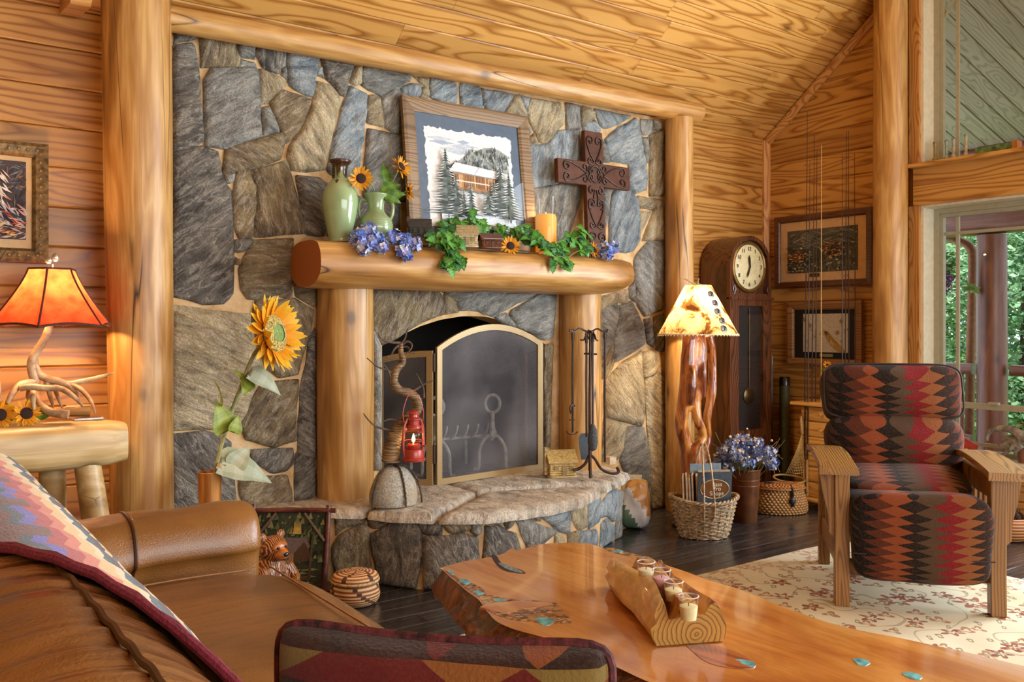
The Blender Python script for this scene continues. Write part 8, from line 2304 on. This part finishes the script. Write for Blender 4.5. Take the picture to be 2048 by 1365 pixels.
def seat(y0, y1):
    c = Vector((.712, (y0 + y1) / 2, .387)) - SO
    def pf(q, p): return (q.x, q.y, q.z + (.022 * (1 - (q.x / .40) ** 2) if p[2] > 0 else 0) + .006 * mnoise.noise(q * 5))
    o = MB().cushion(c, (.80, y1 - y0 - .006, .175), 4.2, 18, puff=pf).build('seat_cushion', LEA2, so, angle=180)
    w = MB(); w.tube([c + Vector((-.30 + .0165 * k, (y1 - y0) / 2 - .045, .088 + .020 * (1 - ((-.30 + .0165 * k) / .40) ** 2) - .010)) for k in range(33)], .003, 5)
    w.tube([c + Vector((.300, -(y1 - y0) / 2 + .05 + (y1 - y0 - .1) * k / 20, .0955)) for k in range(21)], .0032, 5); w.build('stitching', THREAD, o)
seat(.87, 1.80); seat(1.80, 2.755)
for (a, b) in ((-.02, .72), (-.02, 2.86), (1.0, .72), (1.0, 2.86)): MB().lathe([(.025, 0), (.03, .065)], 12, c=Vector((a, b, 0)) - SO).build('leg', plain('dark_sofa_foot', '#2E1A10', .5), so)

# ---- throw blanket over the sofa back
def blanket_mat():
    t = NT('woven_southwest_throw'); uv = t.n('TexCoord', 2); s = t.sep(uv); u, v = s[0], s[1]
    def stepz(x, f): return t.math('DIVIDE', t.math('FLOOR', t.math('MULTIPLY', t.math('MULTIPLY', t.math('PINGPONG', t.math('MULTIPLY', x, f), .5), 2.0), 4.0)), 4.0)
    zig = t.math('MULTIPLY', t.math('PINGPONG', t.math('MULTIPLY', u, 13.0), .5), 2.0)
    w = t.math('ADD', v, t.math('MULTIPLY', t.math('SUBTRACT', zig, .5), .050))
    c1 = t.ramp(w, [(0, '#6E3A26'), (.06, '#2E7A4A'), (.11, '#6E3A26'), (.24, '#1E4A5A'), (.285, '#5A5ACA'), (.335, '#B5302C'), (.40, '#DB7A5E'), (.455, '#E6C68A'), (.52, '#E9D9B4'), (.56, '#2A5A6A'), (.60, '#3A3A4A'), (.66, '#E2C48E'), (.70, '#2A6A7A'), (.735, '#E8CFA0'), (.79, '#6E4234'), (.86, '#2A5A6A'), (.90, '#6E4234')], 'CONSTANT')
    gap = t.math('GREATER_THAN', t.math('PINGPONG', t.math('MULTIPLY', u, 6.5), .5), .36)
    inner = t.math('MULTIPLY', gap, t.math('LESS_THAN', v, .36))
    c = t.mix(inner, c1, '#6A3826')
    f = t.noise(t.obj(), 260, 3)
    c = t.mix(t.math('MULTIPLY', f, .30), c, '#8A5A40')
    return t.set(Base_Color=c, Roughness=.95, Specular_IOR_Level=.1, Sheen_Weight=.3, Normal=t.bump(f, .5, .004))
bl_ = thing('throw_blanket', 'southwest patterned wool throw with a maroon edge draped over the sofa back', 'blanket', (.1, 2.2, .95)); BLO = Vector(bl_.location)
def yedge(t): return 1.66 - .14 * (t / .52) if t < .52 else 1.52 - .80 * ((t - .52) / .22) ** .9 if t < .74 else .72
def yfar(t): return 2.50
m = MB(); T0, T1 = .08, .735
def bfn(u, v):
    t = T0 + (T1 - T0) * v; ye = max(yedge(t), .68); y = ye + (yfar(t) - ye) * u
    return backpt(t, y, .011 + .004 * mnoise.noise(Vector((t * 9, y * 5, 3))), .6) + SO - BLO
m.grid(bfn, 70, 70, uv=lambda u, v: (u, v)); 
# the pattern follows the cloth: u along the sofa in metres, v from the rear hem to the front hem
for i in range(70):
    for j in range(70):
        t = T0 + (T1 - T0) * j / 69; ye = max(yedge(t), .68); m.uv[i*70+j] = ((ye + (2.50 - ye) * i / 69) * .62, min(1, max(0, (t - .548) / .19)))
o = m.build('cloth', blanket_mat(), bl_, angle=180); md = o.modifiers.new('thick', 'SOLIDIFY'); md.thickness = .007; md.offset = -1
mm = MB()
for dy in (0.0, .012): mm.tube([backpt(t, max(yedge(t), .69) + dy, .014, .6) + SO - BLO for t in [T0 + (T1 - T0) * k / 70 for k in range(71)]], .0062, 8)
mm.build('maroon_binding', plain('maroon_binding', '#7A2438', .85, vary=.15, scale=200, bump=.4), bl_)

# ---- throw pillow in the foreground
PS = [(0, '#6A2E1C'), (.10, '#2A1A14'), (.20, '#8A4A26'), (.30, '#5E4A30'), (.40, '#7A1F20'), (.52, '#2E1E18'), (.62, '#9A5A2E'), (.74, '#7E6A44'), (.86, '#4A241A')]
def triangle_cloth():
    t = NT('woven_triangle_pillow'); o = t.obj(); s = t.sep(o)
    v = t.math('MULTIPLY', s[2], 27.0); row = t.math('FLOOR', v); fz = t.math('FRACT', v)
    x = t.math('ADD', t.math('MULTIPLY', s[0], 7.0), t.math('MULTIPLY', row, .37)); tri = t.math('MULTIPLY', t.math('PINGPONG', x, .5), 2.0)
    up = t.math('GREATER_THAN', tri, fz); cell = t.math('FLOOR', t.math('ADD', x, t.math('MULTIPLY', t.math('SUBTRACT', 1.0, up), .5)))
    h = t.n('TexWhiteNoise', 0, p_noise_dimensions='3D', Vector=t.comb(cell, row, t.math('MULTIPLY', up, 3.0)))
    c = t.ramp(h, [(0, '#7A3A1C'), (.15, '#341A10'), (.27, '#86481F'), (.42, '#5A4820'), (.54, '#641A16'), (.68, '#2A1810'), (.80, '#8E5826'), (.92, '#7A6430')], 'CONSTANT')
    n = t.noise(o, 160, 3, .6); c = t.mix(t.ramp(n, [(.42, 0), (.75, .25)]), c, (.14, .07, .03))
    return t.set(Base_Color=c, Roughness=.9, Specular_IOR_Level=.15, Sheen_Weight=.3, Normal=t.bump(n, .4, .006))
PILC = triangle_cloth()
a_, b_ = Vector((.450, 1.215, 0)), Vector((.785, .850, 0)); pm = (a_ + b_) / 2
pwl = thing('throw_pillow', 'red, brown and black triangle patterned throw pillow with corded edge in the foreground', 'pillow', (pm.x, pm.y, .499), math.atan2(b_.y - a_.y, b_.x - a_.x))
PWW, PWH = (b_ - a_).length * 1.0, .327
def pil(u, v, sg):
    x, z = -1 + 2 * u, -1 + 2 * v
    k = (1 - abs(x) ** 2.6) ** .5 * (1 - abs(z) ** 2.6) ** .5 if abs(x) < 1 and abs(z) < 1 else 0
    q_ = max(1.0, (abs(x) ** 9 + abs(z) ** 9) ** (1 / 9)); x, z = x / q_, z / q_
    px_ = x * (1 - .045 * (1 - z * z)) ; pz_ = z * (1 - .10 * (1 - x * x) * (1.0 if z > 0 else .4))
    n = mnoise.noise(Vector((x * 3, z * 3, sg))) * .008
    return Vector((px_ * PWW / 2, sg * (.075 * k ** .8 + n * k), PWH / 2 + pz_ * PWH / 2))
TLT = Matrix.Rotation(-.10, 4, 'X')
m = MB(); N_ = 30
for sg in (-1, 1): m.grid(lambda u, v: TLT @ pil(u, v, sg), N_, N_)
m.build('cover', PILC, pwl, angle=180)
ed = [pil(u, 0, 0) for u in [k/20 for k in range(20)]] + [pil(1, k/20, 0) for k in range(20)] + [pil(1 - k/20, 1, 0) for k in range(20)] + [pil(0, 1 - k/20, 0) for k in range(21)]
MB().tube([TLT @ q for q in ed], .0075, 8).build('cord_edge', plain('dark_red_cord', '#5A1F22', .8, vary=.3, scale=60, bump=.5), pwl)
# ================================================================== porch and garden outside the window
RLOG = logwood('stained_porch_log', 'Z', '#8A5238', '#6E3C28', '#3E2016', .4, .35); RLOGY = logwood('stained_porch_rail', 'Y', '#8E5A40', '#73422E', '#43241A', .35, .4)
GREYB = wood('grey_green_porch_boards', 'X', '#BCB19A', '#AAA08A', '#928A76', freq=34, width_axis='Y', knots=False, rough=.7, coat=0, tone=.06)
DECK = plain('porch_deck_board', '#7A6450', .7, vary=.15, scale=8)
pf = MB().box((7.0, .6, -.17), (2.4, 8.0, .10)).build('porch_floor', DECK, smooth=False); struct(pf)
for k in range(60):
    y = 4.4 - k * .13
    MB().box((7.0, y, -.105), (2.4, .122, .03)).build('deck_board', DECK, pf, smooth=False)
pcg = MB(); pcg.add([(5.76, 4.8, 3.62), (8.3, 4.8, 2.86), (8.3, -3, 2.86), (5.76, -3, 3.62), (5.76, 4.8, 3.68), (8.3, 4.8, 2.92), (8.3, -3, 2.92), (5.76, -3, 3.68)], [(0, 3, 2, 1), (4, 5, 6, 7), (0, 1, 5, 4), (1, 2, 6, 5), (2, 3, 7, 6), (3, 0, 4, 7)])
pcg = pcg.build('porch_ceiling', GREYB, smooth=False); struct(pcg)
for k in range(40):
    y = 4.75 - k * .17; m = MB()
    m.add([(5.78, y, 3.612), (8.28, y, 2.864), (8.28, y - .164, 2.864), (5.78, y - .164, 3.612), (5.78, y - .006, 3.597), (8.28, y - .006, 2.849), (8.28, y - .158, 2.849), (5.78, y - .158, 3.597)], [(0, 1, 5, 4), (1, 2, 6, 5), (2, 3, 7, 6), (3, 0, 4, 7), (4, 5, 6, 7)])
    m.build('ceiling_board', GREYB, pcg, smooth=False)
def outlog(name, label, cat, p0, p1, r, seed, mat, group=None):
    o = log_mb(p0, p1, r, r * .95, seg=18, n=10, seed=seed).build(name, mat, angle=50); return tag(o, label, cat, group)
pp = atd(1984, 700, 1); dx_ = ray(1984); XP = 7.75; yp = XP / dx_[0] * dx_[1]
outlog('porch_post', 'thick reddish porch log post seen through the lower window', 'post', (XP, yp, -.12), (XP, yp, 2.02), .125, 501, RLOG)
outlog('porch_beam', 'reddish porch log beam seen along the top of the lower window', 'beam', (XP, 5.2, 2.155), (XP, -1.0, 2.155), .13, 502, RLOGY)
outlog('gutter_beam', 'dark eave beam under the outer edge of the porch ceiling', 'beam', (8.22, 4.8, 2.83), (8.22, -3, 2.83), .05, 503, RLOGY)
rl_ = thing('porch_railing', 'peeled log porch railing left of the porch post', 'railing', (XP, yp + .8, 0))
def rrel(p): return Vector(p) - Vector((XP, yp + .8, 0))
for (z, r, nm) in ((.865, .050, 'top_rail'), (.235, .055, 'bottom_rail')):
    mm = log_mb((XP, yp + .16, z), (XP, yp + 2.6, z), r, r * 1.02, seg=14, n=8, seed=int(z * 1000)); mm.v = [tuple(rrel(v)) for v in mm.v]; mm.build(nm, RLOGY, rl_, angle=50)
for k in range(17):
    y = yp + .27 + .14 * k; mm = log_mb((XP, y, .27), (XP, y, .83), .030, .028, seg=10, n=5, seed=600 + k); mm.v = [tuple(rrel(v)) for v in mm.v]; mm.build('baluster', RLOG, rl_, angle=50)
r2 = thing('porch_railing', 'peeled log porch railing right of the porch post, at the edge of the photo', 'railing', (XP, yp - 1.4, 0)); R2O = Vector(r2.location)
for (z, r, nm) in ((.865, .050, 'top_rail'), (.235, .055, 'bottom_rail')):
    mm = log_mb((XP, yp - .16, z), (XP, yp - 2.6, z), r, r, seg=14, n=8, seed=int(z * 1000) + 7); mm.v = [tuple(Vector(v) - R2O) for v in mm.v]; mm.build(nm, RLOGY, r2, angle=50)
for k in range(16):
    y = yp - .42 - .14 * k; mm = log_mb((XP, y, .27), (XP, y, .83), .030, .028, seg=10, n=5, seed=700 + k); mm.v = [tuple(Vector(v) - R2O) for v in mm.v]; mm.build('baluster', RLOG, r2, angle=50)
ds = thing('downspout', 'brown metal downspout bending in from the eave beside the porch post', 'downspout', (7.95, 3.7, 0)); DSO = Vector(ds.location)
def xo(px, py, x=7.95): return atx(px, py, x) - DSO
m = MB(); cp = catmull([xo(1870, 468), xo(1905, 478), xo(1930, 487), xo(1943, 500), xo(1946, 530), xo(1944, 620), xo(1941, 740), xo(1938, 950)], 6); m.tube(cp, .042, 10, flat=.7); m.build('pipe', plain('copper_brown_pipe', '#9A6A48', .45, metal=.2), ds)
# ---- hanging basket plant and garden trees
def leaf_cloud(m, c, rad, n, rg, size, cols, squash=1.0):
    c = Vector(c)
    for k in range(n):
        d = Vector((rg.gauss(0, 1), rg.gauss(0, 1), rg.gauss(0, 1))).normalized() * rg.uniform(.55, 1.0)
        p = c + Vector((d.x * rad[0], d.y * rad[1], d.z * rad[2]))
        s = size * rg.uniform(.6, 1.3); a = Vector((rg.uniform(-1, 1), rg.uniform(-1, 1), rg.uniform(-.6, .6))).normalized(); b = a.orthogonal().normalized(); col = lin(rg.choice(cols))
        m.add([p - a * s, p + b * s * .55 + Vector((0, 0, s * .2)), p + a * s, p - b * s * .55], [(0, 1, 2, 3)], 0, col)
FOL = vcol('tree_leaves', .6, .2, .15, 3.0, trans=.55); BARKT = plain('tree_bark', '#4A3A2A', .9, vary=.3, scale=14, bump=.5)
rg = random.Random(77)
hb = thing('hanging_plant', 'purple flowered hanging plant on the porch at the left of the lower window', 'plant', atx(1886, 560, 7.5)); HBO = Vector(hb.location)
m = MB()
for k in range(70):
    p = atx(1886 + rg.gauss(0, 8), 560 + rg.gauss(0, 14), 7.5 + rg.uniform(-.1, .1)) - HBO; blossom_cluster(m, p, (.02, .02, .02), 2, rg, .1, .028, ('#6A3A7A', '#8A4A8E', '#5A2E5E'))
leaf_cloud(m, (0, 0, .12), (.12, .14, .14), 60, rg, .04, ('#5E8A3E', '#7EA858', '#4A7034')); leaf_cloud(m, atx(1944, 578, 7.6) - HBO, (.04, .06, .04), 14, rg, .045, ('#8AA860', '#A9C078'))
m.build('foliage', BLUE, hb, angle=180, stuff=True); MB().tube([(0, 0, .0), (0, 0, .60)], .006, 5).build('hanger', BK, hb)
TREES = [(13.5, 9.6, 4.6, 3.0, 0), (14.0, 7.4, 4.2, 2.6, 1), (13.0, 5.6, 4.4, 2.4, 2), (16.0, 8.6, 7.5, 3.4, 1), (15.5, 5.8, 7.0, 3.2, 0), (14.5, 3.6, 5.4, 2.6, 2), (18.0, 11.5, 8.0, 3.6, 0), (18.5, 7.0, 9.0, 3.8, 2), (17.0, 3.4, 8.0, 3.4, 1)]
TLB = ['bright green leafy tree beyond the porch, behind the downspout', 'yellow green tree beyond the porch, left of the porch post', 'blue green tree beyond the porch, right of the porch post', 'tall tree far behind the porch post, left of it', 'tall tree far behind the porch post', 'blue green bush at the right edge of the window view', 'farthest tree at the left of the window view', 'tallest far tree behind the porch post', 'far tree at the right edge of the window view']
PAL = [('#6A9E4A', '#8CBC62', '#AED284', '#54843C'), ('#7CAE52', '#A2C870', '#BEDC90', '#628E44'), ('#6E9A6C', '#92B890', '#B4D0B2', '#567C58')]
for (x, y, h, r, pal), lb in zip(TREES, TLB):
    t = thing('tree', lb, 'tree', (x, y, -.8)); m = MB()
    for k in range(16):
        z = h * (.12 + .85 * rg.random()); rr = r * .55 * math.sin(PI * min(1, .25 + .7 * (1 - z / h))) * rg.uniform(.7, 1.1)
        leaf_cloud(m, (rg.uniform(-.5, .5) * r, rg.uniform(-.5, .5) * r, z), (rr, rr, rr * .7), 760, rg, .052, PAL[pal])
    m.build('foliage', FOL, t, angle=180, stuff=True)
    MB().tube(catmull([(0, 0, 0), (.1, .05, h * .4), (-.05, 0, h * .8)], 4), [.16] * 3 + lerp_list([.15, .05], 6), 9).build('trunk', BARKT, t)
t_ = NT('grass_bank'); _n = t_.noise(t_.obj(), 2.5, 5)
GRS = t_.set(Base_Color=t_.ramp(_n, [(.3, '#2E4A20'), (.5, '#5A8038'), (.7, '#84A858')]), Roughness=.9, Normal=t_.bump(_n, .8, .1))
g = MB(); g.add([(8.25, -8, -.85), (26, -8, .6), (26, 26, .6), (8.25, 26, -.85)], [(0, 1, 2, 3)]); g = g.build('lawn', GRS, smooth=False); struct(g)
# ================================================================== repeats share a group
GROUPS = {'fishing_rod': 'fishing rods standing in the rack', 'votive_candle': 'votive candles in the log holder', 'model_cabin': 'model log cabins on the mantel and hearth',
          'bud_vase': 'bud vases on the upper window ledge', 'sunflower': 'artificial sunflowers', 'magazine': 'magazines in the willow basket', 'tree': 'trees beyond the porch',
          'fire_tool': 'fire tools on the stand', 'ivy': 'ivy along the mantel', 'blue_blossoms': 'sprays of blue blossoms on the mantel', 'log_post': 'log posts of the room',
          'porch_railing': 'porch railings', 'framed_picture': 'framed pictures', 'wood_block': 'wooden blocks on the mantel'}
for o in SC.objects:
    if o.parent is None and 'category' in o and 'group' not in o:
        st = o.name.split('.')[0]
        if st in GROUPS and o['label'] != 'open red and white catalogue lying on the window sill behind the recliner arm': o['group'] = GROUPS[st]
